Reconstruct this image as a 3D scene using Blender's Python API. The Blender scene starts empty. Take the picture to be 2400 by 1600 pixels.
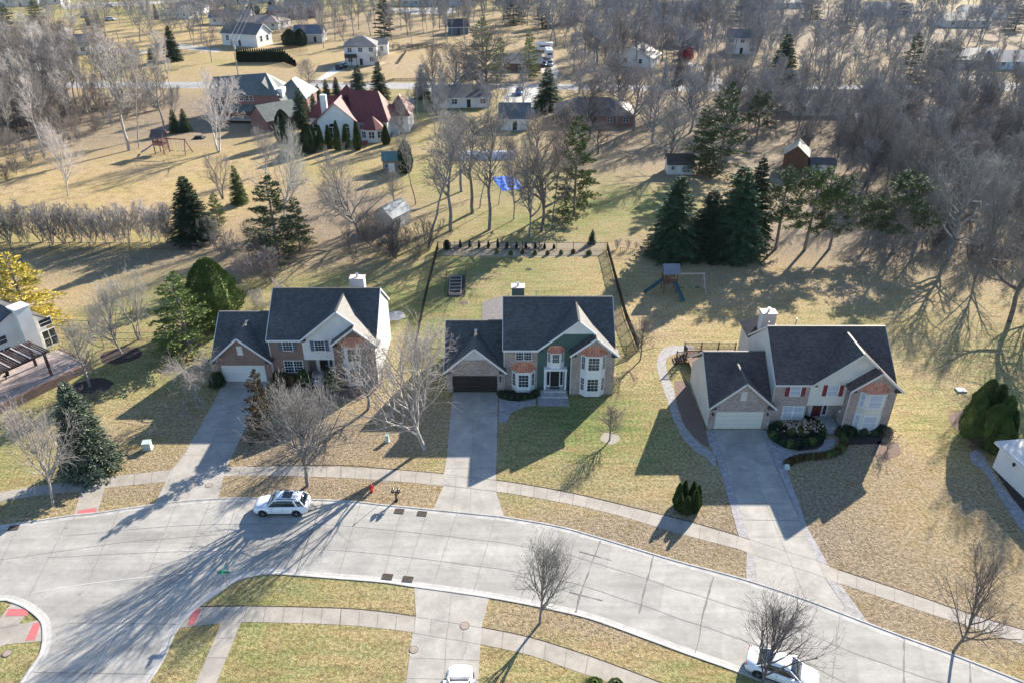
import bpy, bmesh, math, random
import numpy as np
from math import sin, cos, radians, pi, sqrt, atan2, tan, hypot
from mathutils import Vector, Matrix
S = bpy.context.scene
COL = S.collection
# ------------------------------------------------------------------ camera
CAMH, PITCH, FPX = 46.0, radians(30), 1760.0
cd = bpy.data.cameras.new('camera'); cam = bpy.data.objects.new('camera', cd); COL.objects.link(cam)
cam.location = (0, 0, CAMH); cam.rotation_euler = (radians(60), 0, 0)
cd.sensor_width = 36; cd.lens = 36*FPX/2400; cd.clip_end = 6000; cd.clip_start = 1
S.camera = cam
# ------------------------------------------------------------------ sky, sun, exposure
SUN_EL, SUN_AZ = radians(24.5), radians(35)      # azimuth measured from +Y towards +X
w = bpy.data.worlds.new('World'); S.world = w; w.use_nodes = True
nt = w.node_tree; bg = nt.nodes['Background']
sky = nt.nodes.new('ShaderNodeTexSky'); sky.sky_type = 'NISHITA'; sky.sun_disc = False
sky.sun_elevation = SUN_EL; sky.sun_rotation = SUN_AZ
sky.ozone_density = 3.5; sky.dust_density = .4
nt.links.new(sky.outputs[0], bg.inputs[0]); bg.inputs[1].default_value = 0.095
sl = bpy.data.lights.new('sun', 'SUN'); sl.energy = 5.0; sl.angle = radians(0.5); sl.color = (1.0, 0.915, 0.79)
so = bpy.data.objects.new('sun', sl); COL.objects.link(so)
sd = Vector((sin(SUN_AZ)*cos(SUN_EL), cos(SUN_AZ)*cos(SUN_EL), sin(SUN_EL)))
so.rotation_euler = sd.to_track_quat('Z', 'Y').to_euler(); so.location = (60, 90, 60)
S.view_settings.view_transform = 'Standard'; S.view_settings.look = 'None'
S.view_settings.exposure = 1.46; S.view_settings.gamma = 1
S.cycles.max_bounces = 5; S.cycles.diffuse_bounces = 3; S.cycles.glossy_bounces = 2
S.cycles.use_denoising = True; S.cycles.denoiser = 'OPENIMAGEDENOISE'; S.cycles.denoising_input_passes = 'RGB_ALBEDO_NORMAL'; S.cycles.denoising_prefilter = 'ACCURATE'
# ------------------------------------------------------------------ placing helpers (survey of the photograph)
def G(px, py, h=0.0):
    u = (px-1200)/FPX; v = (py-800)/FPX
    Z = (CAMH-h)/(sin(PITCH)+v*cos(PITCH)); return (u*Z, Z*(cos(PITCH)-v*sin(PITCH)))
def hgt(px, py, top):
    x, y = G(px, py); v = (top-800)/FPX
    return CAMH - y*(sin(PITCH)+v*cos(PITCH))/(cos(PITCH)-v*sin(PITCH))
def wid(px, py, wpx):
    v = (py-800)/FPX; return wpx/FPX*CAMH/(sin(PITCH)+v*cos(PITCH))
K = 2400/2352
CR = {'L': (0, 1066, 2.936), 'M': (800, 1066, 2.936), 'R': (1600, 1066, 2.936),
      'a': (0, 0, 2.94), 'b': (800, 0, 2.94), 'c': (1600, 0, 2.94), 'd': (0, 533, 2.94), 'e': (800, 533, 2.94),
      'f': (1600, 533, 2.94), 'D': (0, 0, 1/K), 'P': (0, 0, 1),
      'q': (0, 0, 5.88), 'r': (400, 0, 5.88), 's': (800, 0, 5.88), 't': (1200, 0, 5.88),
      'x': (1000, 640, 4.704), 'w': (460, 620, 4.704), 'z': (1580, 700, 3.92), 'y': (2150, 820, 3.648), 'v': (0, 600, 3.92), 'k': (500, 150, 4.9)}
def P(c, x, y):
    a, b, s = CR[c]; return (a+x/s, b+y/s)
def GP(c, x, y): return G(*P(c, x, y))
def PL(c, pts): return [GP(c, *p) for p in pts]
# ------------------------------------------------------------------ object helpers
def link(o, parent=None):
    COL.objects.link(o)
    if parent: o.parent = parent
    return o
def thing(name, label, cat, loc=(0, 0, 0), rz=0.0, group=None):
    o = bpy.data.objects.new(name, None); COL.objects.link(o)
    o.location = loc if len(loc) == 3 else (loc[0], loc[1], 0); o.rotation_euler = (0, 0, rz)
    o.empty_display_size = .3
    o['label'] = label; o['category'] = cat
    if group: o['group'] = group
    return o
def tag(o, label, cat, group=None):
    o['label'] = label; o['category'] = cat
    if group: o['group'] = group
    return o
def copy_tree(root, loc, rz, scale=None, label=None, group=None, color=None):
    c = root.copy(); COL.objects.link(c); c.location = loc; c.rotation_euler = (0, 0, rz)
    if scale: c.scale = scale
    if label: c['label'] = label
    if group: c['group'] = group
    if color: c.color = color
    for ch in list(root.children):
        d = ch.copy(); COL.objects.link(d); d.parent = c
        if color: d.color = color
        for g in list(ch.children):
            e = g.copy(); COL.objects.link(e); e.parent = d
    return c
class MB:
    def __init__(s): s.v = []; s.f = []; s.m = []
    def add(s, vs, fs, m=0):
        n = len(s.v); s.v += [tuple(p) for p in vs]; s.f += [tuple(n+i for i in f) for f in fs]; s.m += [m]*len(fs); return s
    def box(s, x0, x1, y0, y1, z0, z1, m=0, M=None):
        vs = [(x, y, z) for x in (x0, x1) for y in (y0, y1) for z in (z0, z1)]
        if M: vs = [tuple(M @ Vector(p)) for p in vs]
        return s.add(vs, [(0, 1, 3, 2), (4, 6, 7, 5), (0, 4, 5, 1), (2, 3, 7, 6), (0, 2, 6, 4), (1, 5, 7, 3)], m)
    def prism(s, poly, ax, a0, a1, m=0):
        # poly: 2D points in the two axes other than ax
        def mk(p, a):
            return (a, p[0], p[1]) if ax == 'x' else (p[0], a, p[1]) if ax == 'y' else (p[0], p[1], a)
        n = len(poly); vs = [mk(p, a0) for p in poly]+[mk(p, a1) for p in poly]
        fs = [tuple(range(n)), tuple(range(2*n-1, n-1, -1))]+[(i, i+n, (i+1) % n+n, (i+1) % n) for i in range(n)]
        return s.add(vs, fs, m)
    def slab(s, pts, t=.14, m=0):
        n = len(pts); vs = list(pts)+[(p[0], p[1], p[2]-t) for p in pts]
        return s.add(vs, [tuple(range(n)), tuple(range(2*n-1, n-1, -1))]+[(i, i+n, (i+1) % n+n, (i+1) % n) for i in range(n)], m)
    def tube(s, p, q, r0, r1=None, n=6, m=0, cap=True):
        r1 = r0 if r1 is None else r1
        p = Vector(p); q = Vector(q); d = (q-p).normalized()
        a = d.orthogonal().normalized(); b = d.cross(a)
        vs = [p+(a*cos(2*pi*i/n)+b*sin(2*pi*i/n))*r0 for i in range(n)]+[q+(a*cos(2*pi*i/n)+b*sin(2*pi*i/n))*r1 for i in range(n)]
        fs = [(i, (i+1) % n, (i+1) % n+n, i+n) for i in range(n)]
        if cap: fs += [tuple(range(n-1, -1, -1)), tuple(range(n, 2*n))]
        return s.add(vs, fs, m)
    def bar(s, p, q, wd, ht, m=0):
        p = Vector(p); q = Vector(q); d = (q-p); L = d.length; d.normalize()
        up = Vector((0, 0, 1)) if abs(d.z) < .95 else Vector((0, 1, 0))
        sd_ = d.cross(up).normalized(); u = sd_.cross(d)
        M = Matrix((sd_, d, u)).transposed().to_4x4(); M.translation = p
        return s.box(-wd/2, wd/2, 0, L, -ht/2, ht/2, m, M)
    def build(s, name, mats, parent=None, loc=None, smooth=False):
        me = bpy.data.meshes.new(name); me.from_pydata(s.v, [], s.f)
        for mm in (mats if isinstance(mats, (list, tuple)) else [mats]): me.materials.append(mm)
        me.polygons.foreach_set('material_index', s.m)
        bm = bmesh.new(); bm.from_mesh(me); bmesh.ops.recalc_face_normals(bm, faces=bm.faces); bm.to_mesh(me); bm.free()
        if smooth: me.polygons.foreach_set('use_smooth', [True]*len(me.polygons))
        o = bpy.data.objects.new(name, me); link(o, parent)
        if loc: o.location = loc
        return o
# ------------------------------------------------------------------ materials
MC = {}
def node_mat(name):
    m = bpy.data.materials.new(name); m.use_nodes = True
    t = m.node_tree; b = t.nodes['Principled BSDF']; return m, t, b
def N(t, typ, **kw):
    n = t.nodes.new(typ)
    for k, v in kw.items():
        if k.startswith('i_'): n.inputs[int(k[2:])].default_value = v
        else: setattr(n, k, v)
    return n
def mixc(t, fac, a, b, mode='MIX'):
    n = t.nodes.new('ShaderNodeMix'); n.data_type = 'RGBA'; n.blend_type = mode
    for s_, v in ((n.inputs[0], fac), (n.inputs[6], a), (n.inputs[7], b)):
        if isinstance(v, (int, float)): s_.default_value = v
        elif isinstance(v, tuple): s_.default_value = v if len(v) == 4 else (*v, 1)
        else: t.links.new(v, s_)
    return n.outputs[2]
def noise(t, sc, det=3, vec=None, rough=.55):
    n = N(t, 'ShaderNodeTexNoise'); n.inputs['Scale'].default_value = sc; n.inputs['Detail'].default_value = det
    n.inputs['Roughness'].default_value = rough
    if vec: t.links.new(vec, n.inputs['Vector'])
    return n.outputs[0]
def ramp(t, src, a, b, c0=(0, 0, 0, 1), c1=(1, 1, 1, 1)):
    r = t.nodes.new('ShaderNodeValToRGB'); r.color_ramp.elements[0].position = a; r.color_ramp.elements[1].position = b
    r.color_ramp.elements[0].color = c0 if len(c0) == 4 else (*c0, 1); r.color_ramp.elements[1].color = c1 if len(c1) == 4 else (*c1, 1)
    t.links.new(src, r.inputs[0]); return r.outputs[0]
def pos(t): return N(t, 'ShaderNodeNewGeometry').outputs['Position']
def bump(t, b, src, st, dist=.02):
    n = N(t, 'ShaderNodeBump'); n.inputs['Strength'].default_value = st; n.inputs['Distance'].default_value = dist
    t.links.new(src, n.inputs['Height']); t.links.new(n.outputs[0], b.inputs['Normal'])
def plain(name, col, rough=.7, var=.12, sc=1.2, metal=0.0, spec=.4):
    key = ('p', name)
    if key in MC: return MC[key]
    m, t, b = node_mat(name)
    n1 = noise(t, sc, 5, pos(t)); c = mixc(t, ramp(t, n1, .3, .7), tuple(x*(1-var) for x in col), tuple(min(1, x*(1+var)) for x in col))
    t.links.new(c, b.inputs['Base Color']); b.inputs['Roughness'].default_value = rough
    b.inputs['Metallic'].default_value = metal; b.inputs['Specular IOR Level'].default_value = spec
    MC[key] = m; return m
def facecoord(t, vs=1.0):
    g = N(t, 'ShaderNodeNewGeometry')
    cr = N(t, 'ShaderNodeVectorMath', operation='CROSS_PRODUCT'); cr.inputs[0].default_value = (0, 0, 1)
    t.links.new(g.outputs['True Normal'], cr.inputs[1])
    nm = N(t, 'ShaderNodeVectorMath', operation='NORMALIZE'); t.links.new(cr.outputs[0], nm.inputs[0])
    dt = N(t, 'ShaderNodeVectorMath', operation='DOT_PRODUCT'); t.links.new(nm.outputs[0], dt.inputs[0]); t.links.new(g.outputs['Position'], dt.inputs[1])
    sp = N(t, 'ShaderNodeSeparateXYZ'); t.links.new(g.outputs['Position'], sp.inputs[0])
    ml = N(t, 'ShaderNodeMath', operation='MULTIPLY'); t.links.new(sp.outputs[2], ml.inputs[0]); ml.inputs[1].default_value = vs
    cb = N(t, 'ShaderNodeCombineXYZ'); t.links.new(dt.outputs['Value'], cb.inputs[0]); t.links.new(ml.outputs[0], cb.inputs[1])
    return cb.outputs[0]
def brickmat(name, c1, c2, mortar, bw=.22, rh=.075, vs=1.0, bias=0., rough=.85, msz=.012, bst=.3, big=.25, freq=.8):
    m, t, b = node_mat(name); vec = facecoord(t, vs)
    br = N(t, 'ShaderNodeTexBrick'); br.inputs['Scale'].default_value = 1
    for k, v in (('Color1', c1), ('Color2', c2), ('Mortar', mortar)): br.inputs[k].default_value = (*v, 1)
    br.inputs['Mortar Size'].default_value = msz; br.inputs['Bias'].default_value = bias
    br.inputs['Brick Width'].default_value = bw; br.inputs['Row Height'].default_value = rh
    t.links.new(vec, br.inputs['Vector'])
    n1 = noise(t, freq, 5, pos(t)); c = mixc(t, big, br.outputs[0], ramp(t, n1, .3, .7, (.35, .35, .35), (1.5, 1.5, 1.5)), 'MULTIPLY')
    n2 = noise(t, 9, 3, vec); c = mixc(t, .35, c, ramp(t, n2, .35, .65, (.5, .5, .5), (1.4, 1.4, 1.4)), 'MULTIPLY')
    t.links.new(c, b.inputs['Base Color']); b.inputs['Roughness'].default_value = rough
    bump(t, b, br.outputs['Fac'], -bst, .01); return m
def shingle(name, c, rough=.9):
    return brickmat(name, tuple(x*1.25 for x in c), tuple(x*.72 for x in c), tuple(x*.45 for x in c), bw=.32, rh=.20, vs=1.62, msz=.014, bst=.6, big=.3, freq=.35, rough=rough)
def siding(name, c):
    m, t, b = node_mat(name); vec = facecoord(t, 1)
    wv = N(t, 'ShaderNodeTexWave'); wv.wave_profile = 'SAW'; wv.bands_direction = 'Y'; wv.inputs['Scale'].default_value = 1/(.2*2*pi)*2*pi/2; wv.inputs['Distortion'].default_value = 0
    t.links.new(vec, wv.inputs['Vector'])
    n1 = noise(t, .7, 4, pos(t)); cc = mixc(t, ramp(t, n1, .3, .7), tuple(x*.9 for x in c), tuple(min(1, x*1.06) for x in c))
    cc = mixc(t, .22, cc, ramp(t, wv.outputs[0], 0, .18, (.35, .35, .35), (1, 1, 1)), 'MULTIPLY')
    t.links.new(cc, b.inputs['Base Color']); b.inputs['Roughness'].default_value = .65; return m
def bark(name):
    m, t, b = node_mat(name); oi = N(t, 'ShaderNodeObjectInfo')
    n1 = noise(t, 2.5, 4, pos(t)); c = mixc(t, 1, oi.outputs['Color'], ramp(t, n1, .3, .7, (.6, .6, .6), (1.35, 1.35, 1.35)), 'MULTIPLY')
    t.links.new(c, b.inputs['Base Color']); b.inputs['Roughness'].default_value = .9; b.inputs['Specular IOR Level'].default_value = .2; return m
def leafmat(name):
    m, t, b = node_mat(name); oi = N(t, 'ShaderNodeObjectInfo'); g = N(t, 'ShaderNodeNewGeometry')
    c = mixc(t, 1, oi.outputs['Color'], ramp(t, g.outputs['Random Per Island'], 0, 1, (.45, .5, .45), (1.6, 1.5, 1.35)), 'MULTIPLY')
    n1 = noise(t, .9, 3, pos(t)); c = mixc(t, 1, c, ramp(t, n1, .3, .7, (.65, .7, .65), (1.35, 1.3, 1.2)), 'MULTIPLY')
    t.links.new(c, b.inputs['Base Color']); b.inputs['Roughness'].default_value = .75; b.inputs['Specular IOR Level'].default_value = .2; return m
def concrete(name, c, stain=.25, sc=.35, slab=False):
    m, t, b = node_mat(name); p = pos(t)
    n1 = noise(t, sc, 6, p, .6); n2 = noise(t, 14, 3, p); n3 = noise(t, 1.8, 5, p, .7)
    cc = mixc(t, ramp(t, n1, .35, .68), tuple(x*(1-stain) for x in c), tuple(min(1, x*(1+stain*.5)) for x in c))
    cc = mixc(t, .45, cc, ramp(t, n3, .35, .7, (.72, .71, .69), (1.12, 1.12, 1.12)), 'MULTIPLY')
    cc = mixc(t, .3, cc, ramp(t, n2, .3, .7, (.7, .7, .7), (1.25, 1.25, 1.25)), 'MULTIPLY')
    if slab:
        br = N(t, 'ShaderNodeTexBrick'); br.inputs['Scale'].default_value = 1; br.offset = 0
        for k, v in (('Color1', (.80, .80, .79)), ('Color2', (1.12, 1.11, 1.08)), ('Mortar', (.95, .95, .94))): br.inputs[k].default_value = (*v, 1)
        br.inputs['Mortar Size'].default_value = .001; br.inputs['Brick Width'].default_value = 4.6; br.inputs['Row Height'].default_value = 3.1
        mp = N(t, 'ShaderNodeMapping'); mp.inputs['Rotation'].default_value = (0, 0, .28); t.links.new(p, mp.inputs[0]); t.links.new(mp.outputs[0], br.inputs['Vector']); cc = mixc(t, .55, cc, br.outputs[0], 'MULTIPLY')
        m2 = N(t, 'ShaderNodeMapping'); m2.inputs['Scale'].default_value = (.05, .9, 1); m2.inputs['Rotation'].default_value = (0, 0, .28); t.links.new(p, m2.inputs[0])
        n4 = noise(t, 1.1, 4, m2.outputs[0], .6); cc = mixc(t, .6, cc, ramp(t, n4, .35, .65, (.74, .73, .71), (1.1, 1.1, 1.1)), 'MULTIPLY')
        n5 = noise(t, .8, 2, p); cc = mixc(t, .7, cc, ramp(t, n5, .70, .78, (1, 1, 1), (.55, .53, .5)), 'MULTIPLY')
    t.links.new(cc, b.inputs['Base Color']); b.inputs['Roughness'].default_value = .85; bump(t, b, n2, .25, .01); return m
def glass(name, c=(.02, .03, .045), rough=.08):
    m, t, b = node_mat(name); n1 = noise(t, 1.3, 2, pos(t))
    t.links.new(ramp(t, n1, .35, .65, tuple(x*.6 for x in c), tuple(x*1.7 for x in c)), b.inputs['Base Color']); b.inputs['Roughness'].default_value = rough
    b.inputs['Specular IOR Level'].default_value = .7; return m
BARK = bark('bark'); LEAF = leafmat('foliage')
WHITE = plain('white trim paint', (.72, .72, .70), .5, .05); GLASS = glass('window glass'); BLINDS = plain('window with pale blinds', (.42, .46, .52), .25, .1, 2)
BLACKM = plain('black metal', (.02, .02, .022), .45, .1); COPPER = None
# ------------------------------------------------------------------ ground sheet
def axis(segs):
    out = []
    for a, b, st in segs:
        n = max(1, int(round((b-a)/st))); out += [a+(b-a)*i/n for i in range(n)]
    out.append(segs[-1][1]); return np.array(out)
xs = axis([(-3500, -500, 300), (-500, -130, 6), (-130, -60, 1.5), (-60, 60, .5), (60, 130, 1.5), (130, 500, 6), (500, 3500, 300)])
ys = axis([(-300, 10, 40), (10, 22, 2), (22, 125, .5), (125, 220, 1.2), (220, 560, 4), (560, 4500, 350)])
X, Y = np.meshgrid(xs, ys)
GR = np.full(X.shape, .5); LI = np.full(X.shape, .0); DI = np.zeros(X.shape)
def blob(c, x, y, rx, ry, ch, v, hard=1.0):
    gx, gy = GP(c, x, y)
    d = ((X-gx)/rx)**2+((Y-gy)/ry)**2; wgt = np.clip(np.exp(-d**hard*1.2), 0, 1)
    if ch != 'l': GR[:] = GR*(1-wgt)+wgt*(v[0] if isinstance(v, tuple) else v)
    if isinstance(v, tuple): LI[:] = LI*(1-wgt)+wgt*v[1]
    if isinstance(v, tuple) and len(v) > 2: DI[:] = DI*(1-wgt)+wgt*v[2]
# (crop, x, y, radius x, radius y in metres, (green, leaf litter, bare soil))
for a in [('D', 200, 400, 60, 28, (.12, .05, 0)), ('D', 450, 470, 30, 18, (.1, .1, 0)), ('D', 100, 615, 45, 9, (.5, .5, 0)), ('D', 380, 620, 24, 8, (.5, .45, 0)),  # litter behind the left fence darkens the lawn in place of shrub shade
          ('D', 60, 680, 10, 8, (.15, .2, 0)), ('D', 330, 900, 14, 14, (.5, .2, 0)), ('D', 760, 640, 22, 9, (.55, .1, 0)),
          ('D', 1200, 650, 15, 16, (.78, .02, 0)), ('D', 1200, 740, 16, 8, (.72, .02, 0)), ('D', 1150, 470, 22, 22, (.5, .08, 0)), ('D', 1330, 440, 22, 30, (.62, .02, 0)),
          ('D', 780, 500, 15, 18, (.1, .9, .15)), ('D', 1620, 1230, 20, 5, (.2, .6, 0)), ('D', 330, 600, 30, 5, (.5, .5, 0)), ('D', 600, 560, 12, 9, (.2, .5, 0)), ('D', 1600, 700, 18, 15, (.2, .03, 0)), ('D', 1850, 650, 28, 14, (.22, .05, 0)),  # narrow left fence zone: shrub shade painted in as litter
          ('D', 2150, 850, 20, 22, (.5, .05, 0)), ('D', 1480, 780, 8, 12, (.4, .0, 0)), ('D', 1900, 545, 30, 6, (.15, .75, 0)), ('D', 2150, 540, 30, 7, (.1, .85, 0)),
          ('D', 1350, 1000, 11, 11, (.66, .05, 0)), ('D', 1500, 1080, 8, 8, (.5, .1, 0)), ('D', 1240, 980, 6, 8, (.7, 0, 0)), ('D', 1280, 1100, 8, 4, (.5, .25, 0)),
          ('D', 2050, 1120, 14, 14, (.08, .5, .1)), ('D', 2180, 1000, 7, 10, (.45, .02, 0)), ('D', 1950, 1230, 13, 8, (.05, .75, 0)), ('D', 2180, 1200, 11, 9, (.12, .35, .1)),
          ('D', 800, 1010, 12, 8, (.1, .6, 0)), ('D', 900, 960, 7, 6, (.18, .45, 0)), ('D', 640, 1040, 6, 6, (.18, .6, 0)), ('D', 340, 1060, 10, 5, (.35, .45, 0)), ('D', 400, 980, 7, 5, (.3, .35, 0)),
          ('D', 300, 1130, 9, 2.5, (.22, .55, 0)), ('D', 100, 1170, 10, 3, (.4, .35, 0)), ('D', 760, 1125, 12, 2.5, (.2, .55, 0)), ('D', 930, 1140, 5, 2.5, (.28, .45, 0)),
          ('D', 1430, 1230, 13, 4.5, (.25, .55, 0)), ('D', 1180, 1150, 4, 2, (.4, .3, 0)), ('D', 2150, 1430, 16, 5, (.22, .5, 0)),
          ('D', 700, 1360, 12, 2.5, (.42, .25, 0)), ('D', 720, 1500, 11, 6, (.45, .12, 0)), ('D', 430, 1500, 3, 5, (.45, .2, 0)), ('D', 1350, 1430, 16, 3.5, (.22, .5, 0)), ('D', 1250, 1540, 7, 3, (.4, .15, 0)),
          ('D', 100, 270, 75, 38, (.05, 1, .1)), ('D', 2150, 420, 75, 52, (.05, .95, 0)), ('D', 1800, 430, 22, 20, (.2, .7, 0)), ('D', 1620, 420, 18, 20, (.3, .3, 0)), ('D', 1980, 300, 70, 50, (.1, .8, .1)),
          ('D', 940, 150, 34, 34, (.05, .35, .9)), ('D', 600, 170, 60, 12, (.15, .35, .3)), ('D', 250, 200, 20, 10, (.1, .2, .1)), ('D', 1230, 180, 22, 16, (.1, .6, .3)),
          ('D', 1370, 160, 50, 50, (.2, .3, 0)), ('D', 2330, 190, 40, 14, (.55, .0, 0)), ('D', 1950, 60, 200, 150, (.1, .75, 0)), ('D', 960, 90, 60, 55, (.15, .3, .2)), ('D', 300, 90, 120, 60, (.12, .15, .1)),
          ('D', 1000, 240, 25, 18, (.6, .1, 0)), ('D', 1450, 470, 20, 14, (.6, .0, 0)), ('D', 1250, 420, 18, 10, (.55, .3, 0)), ('D', 1250, 510, 18, 7, (.6, .15, 0)), ('D', 820, 60, 50, 60, (.2, .5, .1)), ('D', 920, 400, 9, 12, (.45, .1, 0))]:
    blob(a[0], a[1], a[2], a[3], a[4], 'x', a[5])
nx, ny = len(xs), len(ys)
co = np.empty((ny*nx, 3)); co[:, 0] = X.ravel(); co[:, 1] = Y.ravel(); co[:, 2] = 0
idx = np.arange(nx*ny).reshape(ny, nx)
q = np.stack([idx[:-1, :-1], idx[:-1, 1:], idx[1:, 1:], idx[1:, :-1]], -1).reshape(-1, 4)
me = bpy.data.meshes.new('ground'); me.vertices.add(len(co)); me.vertices.foreach_set('co', co.ravel())
me.loops.add(q.size); me.loops.foreach_set('vertex_index', q.ravel()); me.polygons.add(len(q))
me.polygons.foreach_set('loop_start', np.arange(0, q.size, 4)); me.update(calc_edges=True)
ca = me.color_attributes.new('zone', 'FLOAT_COLOR', 'POINT')
cc = np.ones((len(co), 4)); cc[:, 0] = GR.ravel(); cc[:, 1] = LI.ravel(); cc[:, 2] = DI.ravel()
ca.data.foreach_set('color', cc.ravel())
def ground_mat():
    m, t, b = node_mat('winter lawn'); p = pos(t)
    at = N(t, 'ShaderNodeAttribute', attribute_name='zone'); sp = N(t, 'ShaderNodeSeparateColor'); t.links.new(at.outputs['Color'], sp.inputs[0])
    def mth(op, a, b2=None):
        n = N(t, 'ShaderNodeMath', operation=op)
        for i, v in enumerate((a, b2)):
            if v is None: continue
            if isinstance(v, (int, float)): n.inputs[i].default_value = v
            else: t.links.new(v, n.inputs[i])
        return n.outputs[0]
    big = noise(t, .09, 5, p, .6); mid = noise(t, .55, 6, p, .65); fine = noise(t, 5.5, 5, p, .75); vf = noise(t, 22, 2, p, .6)
    # mowing streaks
    mp = N(t, 'ShaderNodeMapping'); mp.inputs['Scale'].default_value = (.25, 1.6, 1); mp.inputs['Rotation'].default_value = (0, 0, .5); t.links.new(p, mp.inputs[0])
    st = noise(t, .9, 4, mp.outputs[0], .6)
    def fuzz(ch, amt, thr=.5, soft=.16):
        s_ = mth('ADD', ch, mth('MULTIPLY', mth('SUBTRACT', mid, .5), amt)); s_ = mth('ADD', s_, mth('MULTIPLY', mth('SUBTRACT', fine, .5), amt*.8)); return s_
    g = ramp(t, mth('ADD', mth('ADD', fuzz(sp.outputs[0], 1.1), mth('MULTIPLY', mth('SUBTRACT', big, .5), .9)), mth('MULTIPLY', mth('SUBTRACT', st, .5), .9)), .18, .80)
    tan_ = mixc(t, ramp(t, fine, .3, .7), (.22, .15, .078), (.53, .405, .255))
    tan_ = mixc(t, ramp(t, big, .35, .65), tan_, (.42, .31, .15))
    grn = mixc(t, ramp(t, fine, .3, .7), (.05, .08, .02), (.23, .265, .10))
    c = mixc(t, g, tan_, grn)
    lit = mixc(t, ramp(t, fine, .35, .65), (.085, .066, .05), (.40, .325, .245))
    lit = mixc(t, ramp(t, mid, .45, .75), lit, (.24, .18, .115))
    c = mixc(t, ramp(t, fuzz(sp.outputs[1], 1.0), .2, .6), c, lit)
    dr = mixc(t, ramp(t, mid, .35, .65), (.30, .23, .17), (.42, .35, .27))
    c = mixc(t, ramp(t, fuzz(sp.outputs[2], .7), .3, .8), c, dr)
    c = mixc(t, .8, c, ramp(t, vf, .25, .75, (.3, .3, .27), (1.7, 1.7, 1.7)), 'MULTIPLY')
    c = mixc(t, .7, c, ramp(t, mid, .32, .68, (.52, .53, .5), (1.4, 1.4, 1.4)), 'MULTIPLY')
    f2 = noise(t, 3.2, 3, p, .8); c = mixc(t, .85, c, ramp(t, f2, .38, .62, (.55, .56, .52), (1.4, 1.38, 1.36)), 'MULTIPLY')
    t.links.new(c, b.inputs['Base Color']); b.inputs['Roughness'].default_value = .95; b.inputs['Specular IOR Level'].default_value = .1
    bump(t, b, fine, .9, .12); return m
me.materials.append(ground_mat())
gr = bpy.data.objects.new('ground', me); COL.objects.link(gr); gr['kind'] = 'structure'
# ------------------------------------------------------------------ paving
def spline(pts, n=6):
    p = [Vector((a[0], a[1], 0)) for a in pts]; out = []
    for i in range(len(p)-1):
        a = p[max(0, i-1)]; b = p[i]; c = p[i+1]; d = p[min(len(p)-1, i+2)]
        for k in range(n):
            u = k/n; out.append(.5*((2*b)+(c-a)*u+(2*a-5*b+4*c-d)*u*u+(3*b-a-3*c+d)*u**3))
    out.append(p[-1]); return [(v.x, v.y) for v in out]
PAVED = []
def flat(name, polys, z, m, kind='structure'):
    if name in ('sidewalk', 'driveway', 'paver_path'): PAVED.extend(polys)
    bm = bmesh.new()
    for poly in polys:
        vs = [bm.verts.new((x, y, z)) for x, y in poly]; f = bm.faces.new(vs)
    bmesh.ops.triangulate(bm, faces=bm.faces); bmesh.ops.recalc_face_normals(bm, faces=bm.faces)
    for f in bm.faces:
        if f.normal.z < 0: f.normal_flip()
    me = bpy.data.meshes.new(name); bm.to_mesh(me); bm.free(); me.materials.append(m)
    o = bpy.data.objects.new(name, me); COL.objects.link(o); o['kind'] = kind; return o
def offs(line, d):
    out = []
    for i, (x, y) in enumerate(line):
        a = line[max(0, i-1)]; b = line[min(len(line)-1, i+1)]; tx, ty = b[0]-a[0], b[1]-a[1]; L = hypot(tx, ty) or 1
        out.append((x-ty/L*d, y+tx/L*d))
    return out
def ribbon(line, w0, w1=0): return offs(line, w1)+offs(line, w0)[::-1]
def strips(name, lines, z, m, wd=.03, wob=0):
    b = MB(); rnd = random.Random(5)
    for L in lines:
        l2 = []
        for i in range(len(L)-1):
            (ax, ay), (bx, by) = L[i], L[i+1]; n = max(1, int(hypot(bx-ax, by-ay)/.6)) if wob else 1
            l2 += [(ax+(bx-ax)*k/n+rnd.uniform(-wob, wob), ay+(by-ay)*k/n+rnd.uniform(-wob, wob)) for k in range(n)]
        l2.append(L[-1]); o1 = []; o2 = []
        for i, (x, y) in enumerate(l2):
            a = l2[max(0, i-1)]; c = l2[min(len(l2)-1, i+1)]; tx, ty = c[0]-a[0], c[1]-a[1]; LL = hypot(tx, ty) or 1
            h = wd*(.5 if not wob else rnd.uniform(.15, 1.1)); o1.append((x-ty/LL*h, y+tx/LL*h, z)); o2.append((x+ty/LL*h, y-tx/LL*h, z))
        n = len(l2); b.add(o2+o1, [(i, i+1, n+i+1, n+i) for i in range(n-1)])
    o = b.build(name, m); o['kind'] = 'structure'; return o
CONC = concrete('street concrete', (.375, .36, .335), .16, .35, True); WALK = concrete('sidewalk concrete', (.36, .325, .28), .2, .6)
DRV = concrete('driveway concrete', (.38, .355, .315), .22, .5); KERB = concrete('kerb concrete', (.44, .42, .39), .2, .9)
KERBL = concrete('pale kerb concrete', (.47, .45, .42), .12, .9); ASPH = concrete('back road asphalt', (.33, .32, .31), .2)
TAR = plain('crack sealant', (.13, .13, .12), .7, .3, 3); JOINT = plain('joint dirt', (.20, .19, .17), .9, .3, 3); SEAM = plain('light seam', (.62, .60, .55), .9, .1)
PAVER = brickmat('grey pavers', (.36, .34, .34), (.24, .23, .25), (.14, .13, .12), bw=.2, rh=.1, vs=0, msz=.01)
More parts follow.
